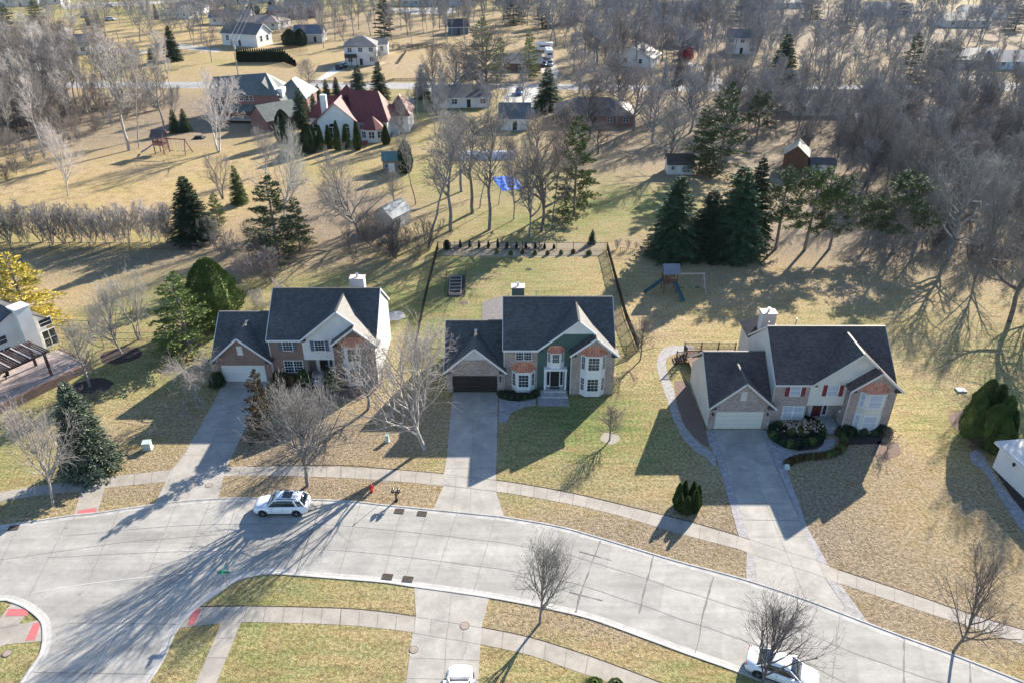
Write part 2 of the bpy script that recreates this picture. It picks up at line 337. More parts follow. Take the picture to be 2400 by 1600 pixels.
def pavermat(name, c1, c2, mo):
    m, t, b = node_mat(name); br = N(t, 'ShaderNodeTexBrick'); br.inputs['Scale'].default_value = 1
    for k, v in (('Color1', c1), ('Color2', c2), ('Mortar', mo)): br.inputs[k].default_value = (*v, 1)
    br.inputs['Mortar Size'].default_value = .012; br.inputs['Brick Width'].default_value = .3; br.inputs['Row Height'].default_value = .15
    p = pos(t); t.links.new(p, br.inputs['Vector']); n1 = noise(t, 2.2, 4, p)
    c = mixc(t, .7, br.outputs[0], ramp(t, n1, .3, .7, (.7, .7, .7), (1.3, 1.3, 1.3)), 'MULTIPLY'); t.links.new(c, b.inputs['Base Color'])
    b.inputs['Roughness'].default_value = .9; bump(t, b, br.outputs['Fac'], -.4, .01); return m
PAVER = pavermat('grey pavers', (.40, .38, .38), (.27, .26, .27), (.15, .14, .13))
PAVL = pavermat('pale paver border', (.37, .35, .33), (.27, .255, .245), (.22, .2, .19))
REDPAD = plain('red tactile paving', (.46, .13, .13), .9, .15, 6)
MULCH = plain('dark mulch', (.045, .032, .028), .95, .5, 9); LEAFBED = plain('leaf covered bed', (.17, .115, .09), .95, .5, 7)
nk = spline(PL('L', [(-900, 660), (-300, 555), (0, 492), (250, 455), (500, 418), (670, 400), (1000, 352), (1270, 318), (1500, 303), (1750, 300), (2349, 316)])[:-1]
            + PL('M', [(0, 318), (300, 348), (580, 375), (880, 405), (1130, 432), (1500, 497), (1780, 575), (2100, 672), (2349, 745)])[:-1]
            + PL('R', [(0, 745), (430, 862), (860, 1005), (1280, 1165), (1520, 1255), (1860, 1378), (2349, 1570), (2900, 1800), (3600, 2120)]))
sk = spline(PL('L', [(1010, 1568), (1120, 1395), (1200, 1215), (1330, 1065), (1480, 955), (1620, 862), (1760, 822), (1900, 810), (2349, 832)])[:-1]
            + PL('M', [(0, 843), (300, 868), (500, 897), (1000, 968), (1400, 1043), (1700, 1113), (2000, 1218), (2349, 1347)])[:-1]
            + PL('R', [(0, 1347), (300, 1452), (600, 1568), (1100, 1790), (1900, 2180)]))
lk = spline(PL('L', [(-900, 1120), (-400, 1030), (0, 992), (80, 1000), (180, 1040), (270, 1110), (305, 1170), (308, 1280), (285, 1370), (225, 1460), (150, 1568)]))
A0 = GP('L', 740, 2050); B0 = GP('L', -190, 2050)
def tess(name, poly, z, m):
    from mathutils.geometry import tessellate_polygon
    t_ = tessellate_polygon([[Vector((x, y, 0)) for x, y in poly]])
    me = bpy.data.meshes.new(name); me.from_pydata([(x, y, z) for x, y in poly], [], [tuple(f) for f in t_]); me.materials.append(m)
    bm = bmesh.new(); bm.from_mesh(me)
    for f in bm.faces:
        f.normal_update()
        if f.normal.z < 0: f.normal_flip()
    bm.to_mesh(me); bm.free(); o = bpy.data.objects.new(name, me); COL.objects.link(o); o['kind'] = 'structure'; return o
PAVED.append(nk+sk[::-1]+[A0, B0]+lk[::-1])
street = tess('street', nk+sk[::-1]+[A0, B0]+lk[::-1], .006, CONC)
flat('sidewalk', [
    spline(PL('L', [(-900, 470), (-300, 325), (0, 255), (300, 208), (600, 165), (930, 128), (1180, 100), (1300, 90), (1560, 80), (1800, 73), (2349, 73)])[:-1]
           + PL('M', [(0, 80), (300, 96), (620, 121), (720, 132), (1065, 174), (1300, 210), (1600, 266), (1900, 336), (2349, 447)])[:-1]
           + PL('R', [(0, 447), (150, 489), (380, 556), (700, 658), (920, 722), (1000, 755), (1070, 790), (1500, 930), (2000, 1102), (2349, 1205), (3200, 1500)]), 3)
    + spline(PL('R', [(3200, 1610), (2349, 1302), (1700, 1090), (1300, 955), (1080, 880), (860, 800), (500, 690), (370, 642), (0, 545)])
             + PL('M', [(1900, 412), (1600, 342), (1300, 286), (1065, 250), (700, 212), (400, 181), (0, 155)])
             + PL('L', [(1800, 140), (1540, 145), (1340, 163), (1150, 180), (950, 201), (720, 226), (560, 246), (300, 272), (0, 320), (-300, 385), (-900, 560)]), 3)], .012, WALK)
flat('sidewalk', [
    spline(PL('L', [(1340, 1047), (1700, 1040), (2349, 1056)]) + PL('M', [(300, 1082), (510, 1111), (960, 1186), (1300, 1256), (1700, 1381), (2000, 1482), (2200, 1568), (2700, 1790)]), 3)
    + spline(PL('M', [(2400, 1830), (1850, 1568), (1600, 1481), (1300, 1376), (960, 1301), (500, 1221), (370, 1201)]) + PL('L', [(2349, 1166), (1800, 1148), (1520, 1156), (1222, 1190)]), 3)], .012, WALK)
flat('sidewalk', [PL('L', [(1525, 1150), (1660, 1149), (1485, 1575), (1330, 1880), (1180, 1880), (1342, 1575)])], .015, WALK)
flat('sidewalk', [PL('L', [(90, 1003), (212, 1052), (125, 1166), (0, 1310), (-200, 1500), (-200, 1300), (0, 1120)])], .012, WALK)
flat('sidewalk', [PL('L', [(285, 1130), (300, 1278), (45, 1300), (-200, 1400), (-200, 1230), (0, 1188)])], .015, WALK)
flat('sidewalk', [PL('L', [(560, 246), (722, 226), (668, 408), (500, 430)])], .015, WALK)
flat('ramp_pad', [PL('L', [(540, 380), (665, 361), (664, 395), (525, 412)])], .02, REDPAD)
flat('ramp_pad', [PL('L', [(62, 1055), (210, 1058), (182, 1106), (35, 1106)])], .02, REDPAD)
flat('ramp_pad', [PL('L', [(232, 1155), (283, 1150), (240, 1272), (172, 1276)])], .02, REDPAD)
flat('ramp_pad', [PL('L', [(1325, 1058), (1390, 1056), (1330, 1170), (1290, 1170)])], .02, REDPAD)
# driveways of the street
flat('driveway', [PL('d', [(1535, 1062), (1850, 1062), (1740, 1280)]) + PL('L', [(1600, 0), (1560, 80), (1540, 145), (1500, 308), (1270, 325), (1055, 352), (1180, 100), (1265, 0)]) + PL('d', [(1440, 1260), (1510, 1130)])], .018, DRV)
flat('driveway', [PL('e', [(770, 1135), (1080, 1135), (1070, 1568)]) + PL('M', [(1065, 174), (1066, 250), (1127, 432), (880, 408), (630, 378), (705, 206), (706, 130), (728, 0)]) + PL('e', [(750, 1300)])], .018, DRV)
flat('driveway', [PL('z', [(362, 1200), (800, 1200), (945, 1568)]) + PL('R', [(855, 560), (918, 722), (975, 840), (1115, 1045), (1085, 1092), (860, 1008), (505, 890), (504, 690), (458, 575), (270, 0)])], .018, DRV)
flat('driveway', [PL('M', [(500, 899), (1022, 970), (965, 1186), (958, 1300), (940, 1568), (920, 1900), (430, 1900), (445, 1568), (490, 1222), (515, 1112)])], .018, DRV)
# pavers
flat('paver_path', [PL('z', [(290, 1205), (364, 1205)]) + PL('R', [(268, 0), (458, 576), (386, 556), (230, 0)]) + PL('z', [(380, 1568), (350, 1380), (320, 1330)])], .021, PAVER)
flat('paver_path', [PL('z', [(800, 1205), (880, 1215), (930, 1310), (1010, 1370), (1110, 1405), (1290, 1395), (1370, 1340), (1380, 1290), (1480, 1290), (1475, 1340), (1400, 1400), (1250, 1425), (1100, 1435), (1030, 1480), (1015, 1530)])
                    + PL('R', [(700, 55), (860, 500), (1000, 752), (918, 722), (855, 560), (612, 0)]) + PL('z', [(938, 1560)])], .021, PAVER)
flat('paver_path', [PL('R', [(440, 670), (504, 690), (504, 890), (436, 866)])], .021, PAVL)
flat('paver_path', [PL('R', [(980, 842), (1080, 880), (1285, 1163), (1115, 1105), (1088, 1090), (1117, 1045)])], .021, PAVL)
flat('paver_path', [spline(PL('e', [(2430, 860), (2352, 865), (2275, 880), (2235, 930), (2255, 1030), (2290, 1110)])+PL('z', [(20, 960), (60, 1080), (120, 1200), (230, 1320), (335, 1395), (372, 1490)]), 3)
    + spline(PL('z', [(375, 1560), (300, 1460), (200, 1400), (90, 1290), (30, 1180)])+PL('e', [(2282, 1310), (2250, 1200), (2212, 1090), (2178, 980), (2180, 890), (2240, 822), (2352, 812), (2430, 815)]), 3)], .011, PAVL)
flat('paver_path', [PL('x', [(1222, 1300), (1265, 1300), (1270, 1350), (1560, 1355), (1570, 1465), (1225, 1465)])], .02, PAVER)
flat('paver_path', [PL('e', [(1085, 1180)]) + spline(PL('x', [(790, 1380), (880, 1400), (1000, 1405), (1200, 1380)]), 3) + spline(PL('x', [(1200, 1460), (1080, 1475), (960, 1520)]) + PL('e', [(1160, 1290), (1140, 1340)]), 3) + PL('e', [(1085, 1340)])], .021, PAVER)
flat('patio', [[(-3.9, 85.3), (-4.0, 90.2), (-1.3, 92.1), (.5, 90.4), (1.2, 84.5), (1.2, 79.2), (-3.8, 79.2)]], .03, pavermat('brown pavers', (.21, .19, .18), (.15, .135, .135), (.08, .07, .07)))
flat('paver_path', [spline(PL('y', [(440, 880), (520, 850), (600, 960), (700, 1130), (900, 1370), (1150, 1700)]), 3) + spline(PL('y', [(1150, 1900), (850, 1480), (700, 1250), (580, 1050), (470, 970)]), 3)], .02, PAVER)
# beds
flat('mulch_bed', [PL('z', [(0, 760), (110, 740), (290, 1170), (300, 1230), (330, 1350), (230, 1310), (100, 1160), (30, 980)])], .01, LEAFBED)
flat('mulch_bed', [PL('x', [(790, 1300), (870, 1290), (900, 1300), (1210, 1270), (1215, 1370), (1050, 1400), (880, 1390), (800, 1370)])], .01, MULCH)
flat('mulch_bed', [PL('z', [(880, 1110), (1280, 1105), (1370, 1240), (1390, 1300), (1340, 1370), (1150, 1395), (1000, 1360), (900, 1260)])], .012, MULCH)
flat('mulch_bed', [PL('z', [(1490, 1160), (1960, 1170), (1900, 1330), (1590, 1340)])], .012, MULCH)
flat('mulch_bed', [PL('f', [(1340, 1470), (1490, 1480), (1500, 1560), (1400, 1610), (1300, 1560)])], .012, LEAFBED)
flat('mulch_bed', [PL('w', [(850, 1180), (1330, 1170), (1340, 1380), (860, 1420)])], .012, MULCH)
flat('mulch_bed', [PL('w', [(1440, 1170), (2000, 1180), (2030, 1330), (1800, 1500), (1460, 1420)])], .012, LEAFBED)
flat('mulch_bed', [PL('y', [(260, 560), (400, 500), (560, 700), (520, 830), (300, 650)])], .012, LEAFBED)
flat('mulch_bed', [PL('y', [(640, 1000), (720, 1000), (1000, 1290), (1200, 1600), (1050, 1600), (860, 1330)])], .012, MULCH)
def ring(name, c, x, y, r, m, z=.012, ry=None):
    cx, cy = GP(c, x, y); rn = random.Random(int(x+y))
    return flat(name, [[(cx+r*rn.uniform(.88, 1.08)*cos(2*pi*i/18), cy+(ry or r)*rn.uniform(.88, 1.08)*sin(2*pi*i/18)) for i in range(18)]], z, m)
ring('mulch_bed', 'd', 835, 880, 2.5, MULCH, ry=2.0); ring('mulch_bed', 'd', 640, 1090, 2.2, MULCH, ry=1.6); ring('mulch_bed', 'e', 1850, 1450, 1.0, plain('wood chip', (.30, .27, .22), .9, .3, 8))
ring('mulch_bed', 'e', 1290, 290, .5, MULCH); ring('mulch_bed', 'e', 845, 520, .55, LEAFBED); ring('mulch_bed', 'e', 370, 610, 1.4, plain('stone chip', (.45, .42, .38), .9, .3, 8))
flat('mulch_bed', [PL('e', [(690, 100), (1820, 105), (1790, 190), (1560, 205), (1080, 205), (690, 195)])], .01, plain('dry bed soil', (.30, .25, .17), .95, .45, 5))
flat('mulch_bed', [PL('e', [(745, 330), (855, 330), (850, 480), (730, 475)])], .012, MULCH)
# back roads and drives
flat('road', [PL('P', [(-900, 192), (300, 192), (1200, 196), (1300, 198), (1760, 203), (2200, 199), (3300, 199), (3300, 213), (2200, 214), (1760, 216), (1300, 211), (1200, 210), (300, 207), (-900, 207)])], .006, ASPH)
flat('road', [PL('P', [(-900, 118), (250, 116), (420, 122), (420, 128), (250, 122), (-900, 126)])], .006, DRV)
flat('road', [PL('P', [(330, 106), (420, 102), (520, 116), (510, 124)])], .006, DRV)
flat('road', [PL('P', [(150, 22), (460, 4), (460, 0), (140, 10)])], .006, DRV)
flat('driveway', [PL('P', [(745, 196), (728, 196), (805, 143), (820, 140), (815, 158)])], .01, KERBL)
flat('driveway', [PL('P', [(1195, 207), (1265, 207), (1262, 262), (1235, 270), (1190, 252), (1175, 232)])], .01, KERBL)
flat('driveway', [PL('P', [(1282, 200), (1300, 200), (1310, 170), (1298, 140), (1262, 138), (1268, 165)])], .01, DRV)
flat('driveway', [PL('P', [(1700, 205), (1640, 205), (1668, 192), (1640, 162), (1600, 150), (1608, 144), (1660, 160), (1690, 185)])], .01, DRV)
flat('driveway', [PL('P', [(925, 268), (985, 232), (1030, 205), (1010, 205), (950, 235), (900, 255)])], .01, DRV)
flat('driveway', [PL('k', [(2050, 560), (2230, 480), (2300, 620), (2180, 780), (2060, 850)])], .012, KERBL)
flat('driveway', [PL('P', [(2210, 175), (2330, 200), (2400, 200), (2290, 178)])], .01, DRV)
flat('parking_pad', [PL('P', [(900, 20), (1060, 18), (1070, 32), (950, 34)])], .01, KERBL)
# kerbs: real raised strips
def kerb(line, side, m, hh=.055):
    a = offs(line, -.06*side); a2 = offs(line, .03*side); b_ = offs(line, .16*side); g_ = offs(line, -.42*side)
    M_ = MB(); n = len(line)
    M_.add([(x, y, .011) for x, y in a]+[(x, y, hh) for x, y in a2]+[(x, y, hh) for x, y in b_]+[(x, y, 0) for x, y in b_],
           [(i, i+1, n+i+1, n+i) for i in range(n-1)]+[(n+i, n+i+1, 2*n+i+1, 2*n+i) for i in range(n-1)]+[(2*n+i, 2*n+i+1, 3*n+i+1, 3*n+i) for i in range(n-1)])
    o = M_.build('kerb', m); o['kind'] = 'structure'
    g2 = MB(); g2.add([(x, y, .0105) for x, y in a]+[(x, y, .0105) for x, y in g_], [(i, i+1, n+i+1, n+i) for i in range(n-1)]); g2 = g2.build('gutter', m); g2['kind'] = 'structure'
kerb(nk, 1, KERB); kerb(sk, -1, KERBL); kerb(lk, -1, KERBL)
# slab joints of the street
def between(i0, i1, f, n=40):
    # line between north and south kerb, matched by x
    out = []
    for k in range(n+1):
        x = i0+(i1-i0)*k/n
        yn = min(nk, key=lambda p: abs(p[0]-x)); ysx = min(sk[30:], key=lambda p: abs(p[0]-x))
        out.append((x, yn[1]+(ysx[1]-yn[1])*f))
    return out
jl = []
for c, a, b2 in [('L', (2220, 322), (2040, 805)), ('L', (1890, 310), (1710, 820)), ('L', (1635, 310), (1560, 560)), ('L', (1450, 315), (1240, 800)), ('L', (1210, 345), (990, 880)), ('L', (820, 380), (600, 890)), ('L', (480, 430), (200, 970)),
                 ('L', (105, 530), (-60, 880)), ('M', (415, 380), (285, 855)), ('M', (590, 398), (430, 875)), ('M', (795, 400), (632, 895)), ('M', (1060, 435), (908, 940)), ('M', (130, 335), (-20, 830)),
                 ('R', (655, 935), (520, 1530)), ('R', (1082, 1105), (1020, 1620)), ('M', (1400, 490), (1230, 1000))]:
    jl.append([GP(c, *a), GP(c, *b2)])
for f in (.34, .67):
    jl.append([GP('M', *p) for p in ([(-900, 470), (-350, 480), (0, 560), (510, 610), (1020, 665), (1240, 590+115)] if 0 else [])] or between(-38, 40, f))
for pts in [[(890, 1050), (600, 1568)], [(320, 1205), (480, 1152), (830, 1155), (1230, 1162)], [(225, 1492), (1050, 1506)], [(0, 720), (830, 600), (1500, 545)]]:
    jl.append(PL('L', pts))
strips('road_joint', jl, .0145, JOINT, .035)
strips('road_joint', [PL('L', [(230, 945), (630, 880), (1230, 812), (1500, 803)]), PL('L', [(890, 1050), (600, 1568)])], .018, SEAM, .05, .0)
strips('road_joint', [PL('L', [(2220, 330), (2130, 560), (2040, 800)])], .022, TAR, .05, .02)
strips('road_joint', [PL('M', [(1783, 590), (1745, 690), (1690, 830), (1645, 960), (1608, 1095)]), PL('M', [(2150, 690), (2120, 800), (2070, 1000), (2050, 1085)]),
      PL('R', [(213, 835), (180, 940), (130, 1130), (115, 1240), (85, 1360)]), PL('R', [(1525, 1262), (1522, 1400), (1523, 1560)]), PL('R', [(1973, 1425), (1980, 1560)]),
      ], .022, TAR, .09, .03)
strips('road_joint', [PL('M', [(1640, 663), (1745, 692), (1860, 722)]), PL('M', [(1570, 940), (1645, 960), (1800, 1000)])], .026, TAR, .045, .02)
# joints in walks and drives
wj = []
def walkj(c, top, bot, n, top2=None, bot2=None):
    (x0, y0), (x1, y1) = top; (a0, b0), (a1, b1) = bot
    for k in range(n+1):
        f = k/n; wj.append([GP(c, x0+(x1-x0)*f, y0+(y1-y0)*f), GP(c, a0+(a1-a0)*f, b0+(b1-b0)*f)])
for a in [('L', ((1660, 77), (2349, 73)), ((1640, 142), (2349, 153)), 7), ('M', ((0, 80), (620, 121)), ((-10, 155), (615, 207)), 6), ('M', ((1150, 187), (1600, 266)), ((1145, 261), (1590, 340)), 5), ('M', ((1700, 289), (2349, 447)), ((1680, 360), (2300, 528)), 6),
          ('R', ((0, 447), (380, 556)), ((-10, 545), (365, 641)), 3), ('R', ((1070, 790), (1590, 958)), ((1065, 876), (1585, 1052)), 4), ('R', ((1730, 1005), (2349, 1205)), ((1725, 1098), (2340, 1298)), 4),
          ('L', ((610, 163), (930, 128)), ((590, 243), (920, 205)), 2), ('L', ((1050, 115), (1190, 100)), ((1040, 190), (1160, 180)), 1), ('L', ((1700, 1040), (2349, 1056)), ((1680, 1148), (2340, 1166)), 5), ('M', ((0, 1062), (510, 1111)), ((-10, 1165), (500, 1221)), 4),
          ('M', ((1115, 1215), (1700, 1381)), ((1105, 1330), (1680, 1505)), 4), ('L', ((1560, 1045), (1410, 1048)), ((1525, 1156), (1350, 1175)), 1),
          ('d', ((1480, 1180), (1265, 1568)), ((1800, 1180), (1610, 1568)), 4), ('e', ((750, 1250), (735, 1568)), ((1078, 1250), (1070, 1568)), 3), ('M', ((722, 90), (706, 205)), ((1065, 90), (1065, 250)), 2),
          ('z', ((400, 1320), (440, 1440)), ((850, 1320), (905, 1440)), 1), ('R', ((305, 105), (430, 445)), ((650, 105), (800, 450)), 3), ('R', ((430, 445), (460, 562)), ((800, 450), (850, 562)), 1),
          ('M', ((515, 1112), (490, 1222)), ((965, 1186), (958, 1300)), 1), ('M', ((470, 1393), (450, 1535)), ((950, 1412), (945, 1545)), 1), ('L', ((1495, 1258), (1425, 1393)), ((1615, 1255), (1560, 1393)), 1),
          ('R', ((595, 620), (620, 720)), ((597, 620), (622, 722)), 1), ('L', ((1400, 1150), (1400, 1150)), ((1400, 1152), (1400, 1153)), 1)]:
    walkj(*a)
wj += [PL('d', [(1690, 1062), (1650, 1180), (1500, 1380), (1430, 1568)]), PL('L', [(1400, 0), (1280, 320)]), PL('e', [(905, 1300), (905, 1568)]), PL('M', [(897, 0), (893, 230), (882, 395)]),
       PL('z', [(590, 1205), (640, 1380), (690, 1568)]), PL('R', [(440, 0), (520, 200), (620, 450), (700, 640), (760, 780), (848, 1000)]), PL('M', [(758, 930), (742, 1140), (722, 1260), (708, 1568), (700, 1800)]),
       PL('L', [(600, 165), (560, 246)]), PL('L', [(0, 1188), (130, 1166)]), PL('R', [(458, 576), (700, 658), (918, 722)]), PL('R', [(504, 690), (860, 800), (975, 842)]), PL('M', [(720, 132), (1065, 174)]), PL('M', [(705, 208), (1065, 250)]),
       PL('M', [(790, 130), (785, 260), (760, 375)]), PL('M', [(1065, 0), (1065, 250), (1127, 430)]), PL('M', [(622, 1130), (610, 1240)]), PL('M', [(842, 1195), (832, 1278)]), PL('M', [(865, 1300), (832, 1405)])]
strips('paving_joint', wj, .0235, JOINT, .03)
# dark earth edge between walk and lawn
strips('turf_edge', [spline(PL('L', [(1700, 76), (2349, 69)])+PL('M', [(300, 92), (700, 126)]), 3), spline(PL('M', [(1070, 171), (1300, 206), (1600, 261), (1900, 331), (2349, 443)])+PL('R', [(150, 484), (380, 551)]), 3),
      spline(PL('R', [(1070, 786), (1500, 926), (2000, 1098), (2349, 1201)]), 3), spline(PL('L', [(1345, 1043), (1700, 1036), (2349, 1052)])+PL('M', [(300, 1078), (510, 1107)]), 3), spline(PL('M', [(965, 1183), (1300, 1252), (1700, 1377), (2200, 1564)]), 3)], .016, MULCH, .09)
# ------------------------------------------------------------------ houses
BR_RED = brickmat('red brown brick', (.27, .125, .085), (.17, .085, .065), (.33, .29, .25))
BR_TAN = brickmat('mixed tan grey brick', (.42, .32, .26), (.22, .155, .145), (.45, .41, .37), bw=.3, rh=.09)
BR_FAR = brickmat('dark red brick', (.26, .10, .085), (.18, .07, .06), (.27, .2, .17))
_sh = shingle
def shingle(*a, **k):
    m = _sh(*a, **k); b = m.node_tree.nodes['Principled BSDF']; b.inputs['Roughness'].default_value = .62; b.inputs['Specular IOR Level'].default_value = .35; return m
SH_BLK = shingle('charcoal shingles', (.098, .092, .088)); SH_BRN = shingle('dark brown shingles', (.105, .08, .07))
SH_RED = shingle('red shingles', (.20, .05, .045)); SH_GRN = shingle('grey green shingles', (.15, .17, .155)); SH_GRY = shingle('grey shingles', (.17, .165, .16)); SH_TAN = shingle('tan shingles', (.34, .28, .23))
SH_BLU = shingle('blue grey shingles', (.16, .18, .21)); SH_DK2 = shingle('faded black shingles', (.075, .076, .085))
SD_WHT = siding('white siding', (.74, .73, .70)); SD_GRN = siding('green siding', (.065, .118, .102)); SD_CRM = siding('cream siding', (.64, .60, .54)); SD_GRY = siding('grey siding', (.50, .47, .42)); SD_BLU = siding('pale blue siding', (.45, .55, .62))
SHUT_B = plain('blue grey shutter', (.10, .15, .21), .6); SHUT_R = plain('dark red shutter', (.20, .028, .035), .6)
DR_WHT = plain('white garage door', (.70, .70, .68), .5, .04); DR_CRM = plain('cream garage door', (.66, .62, .52), .5, .04); DR_DRK = plain('dark brown garage door', (.03, .024, .022), .5, .2)
DOOR_D = plain('dark entry door', (.02, .018, .018), .4); DOOR_R = plain('dark red entry door', (.10, .018, .016), .4)
CONCST = concrete('step concrete', (.42, .42, .41), .15, .8); FLUE = plain('flue metal', (.55, .55, .56), .35, .1, 3, .8); WOOD = plain('brown stained wood', (.15, .075, .045), .8, .3, 3)
def copper():
    m, t, b = node_mat('copper roof'); v = facecoord(t, 1); wv = N(t, 'ShaderNodeTexWave'); wv.inputs['Scale'].default_value = 1.05; wv.bands_direction = 'X'
    t.links.new(v, wv.inputs['Vector']); n1 = noise(t, 2.5, 4, pos(t))
    c = mixc(t, ramp(t, n1, .3, .7), (.50, .17, .09), (.78, .33, .19)); c = mixc(t, .6, c, ramp(t, wv.outputs[0], .02, .12, (.35, .3, .3), (1, 1, 1)), 'MULTIPLY')
    t.links.new(c, b.inputs['Base Color']); b.inputs['Metallic'].default_value = .15; b.inputs['Roughness'].default_value = .42; return m
COPPER = copper()
def window(par, cx, y, z0, wd, h, ang=0.0, cols=2, rows=4, mull=1, pane=None, fr=None, loc=None, name='window'):
    """frame centred on cx, facing -y (turned by ang), pane is its own piece"""
    b = MB(); f = .07; M_ = Matrix.Translation((cx, y, z0)) @ Matrix.Rotation(ang, 4, 'Z'); hw = wd/2
    for x0, x1, a0, a1 in ((-hw-f, -hw, -f, h+f), (hw, hw+f, -f, h+f), (-hw, hw, -f, 0), (-hw, hw, h, h+f)): b.box(x0, x1, -.06, .02, a0, a1, 0, M_)
    for k in range(1, mull): b.box(-hw+wd*k/mull-.05, -hw+wd*k/mull+.05, -.052, .02, 0, h, 0, M_)
    b.box(-hw, hw, -.045, .018, h/2-.025, h/2+.025, 0, M_)
    if cols:
        for k in range(1, cols*mull):
            if k % cols: b.box(-hw+wd*k/(cols*mull)-.012, -hw+wd*k/(cols*mull)+.012, -.035, .016, 0, h, 0, M_)
        for k in range(1, rows):
            if k*2 != rows: b.box(-hw, hw, -.033, .014, h*k/rows-.012, h*k/rows+.012, 0, M_)
    o = b.build(name, fr or WHITE, par)
    p = MB().box(-hw+.003, hw-.003, -.022, .01, .003, h-.003, 0, M_).build('pane', pane or GLASS, o); return o
def shutters(par, cx, y, z0, wd, h, m):
    for s_ in (-1, 1):
        x = cx+s_*(wd/2+.07+.22); b = MB().box(x-.2, x+.2, y-.06, y+.01, z0-.05, z0+h+.05)
        for k in range(9): b.box(x-.15, x+.15, y-.075, y-.06, z0+.04+k*h/9, z0+.1+k*h/9)
        b.build('shutter', m, par)
def bay(par, x0, x1, y, z0, z1, wins, d=.6, roofh=.85, wall=None, topz=None, ins=.55, pane=None, cols=3):
    poly = [(x0, y+.02), (x0+ins, y-d), (x1-ins, y-d), (x1, y+.02)]
    b = MB().prism(poly, 'z', z0, z1)
    o = b.build('bay_window', wall or WHITE, par)
    c0, c1 = (x0+x1)/2, d
    a = atan2(d, ins)
    for (wz, wh) in wins:
        window(o, c0, y-d, wz, (x1-x0-2*ins)*.74, wh, 0, cols, 4, pane=pane, name='window_frame')
        sw = hypot(ins, d)*.5
        window(o, x0+ins/2, y-d/2, wz, sw, wh, -a, 2 if cols else 0, 4, pane=pane, name='window_frame')
        window(o, x1-ins/2, y-d/2, wz, sw, wh, a, 2 if cols else 0, 4, pane=pane, name='window_frame')
    # flared copper roof in rings
    e = .14; rings = []
    for k in range(6):
        f = k/5; s_ = (1-f)**1.35; ii = .45*(1-s_)
        rings.append([(x0-e+ii, y+.01, z1+roofh*f), (x0+ins-.05+ii*.8, y-(d+e)*(s_*.9+.1*(1-f)), z1+roofh*f), (x1-ins+.05-ii*.8, y-(d+e)*(s_*.9+.1*(1-f)), z1+roofh*f), (x1+e-ii, y+.01, z1+roofh*f)])
    vs = [p for r in rings for p in r]; fs = []
    for k in range(5):
        for i in range(3): fs.append((k*4+i, k*4+i+1, k*4+i+5, k*4+i+4))
    fs.append((0, 1, 2, 3)); fs.append((20, 21, 22, 23))
    MB().add(vs, fs).build('copper_roof', COPPER, par); return o
def garage_door(par, x0, x1, y, z1, m):
    b = MB()
    for k in range(4):
        h = z1/4; b.box(x0, x1, y, y+.05, k*h+.01, (k+1)*h-.01)
        for j in range(8):
            wv = (x1-x0)/8; b.box(x0+j*wv+.06, x0+(j+1)*wv-.06, y-.015, y, k*h+.1, (k+1)*h-.1)
    return b.build('garage_door', m, par)
def rake(b, p, q, wd=.05, ht=.2):
    b.bar(p, q, wd, ht)
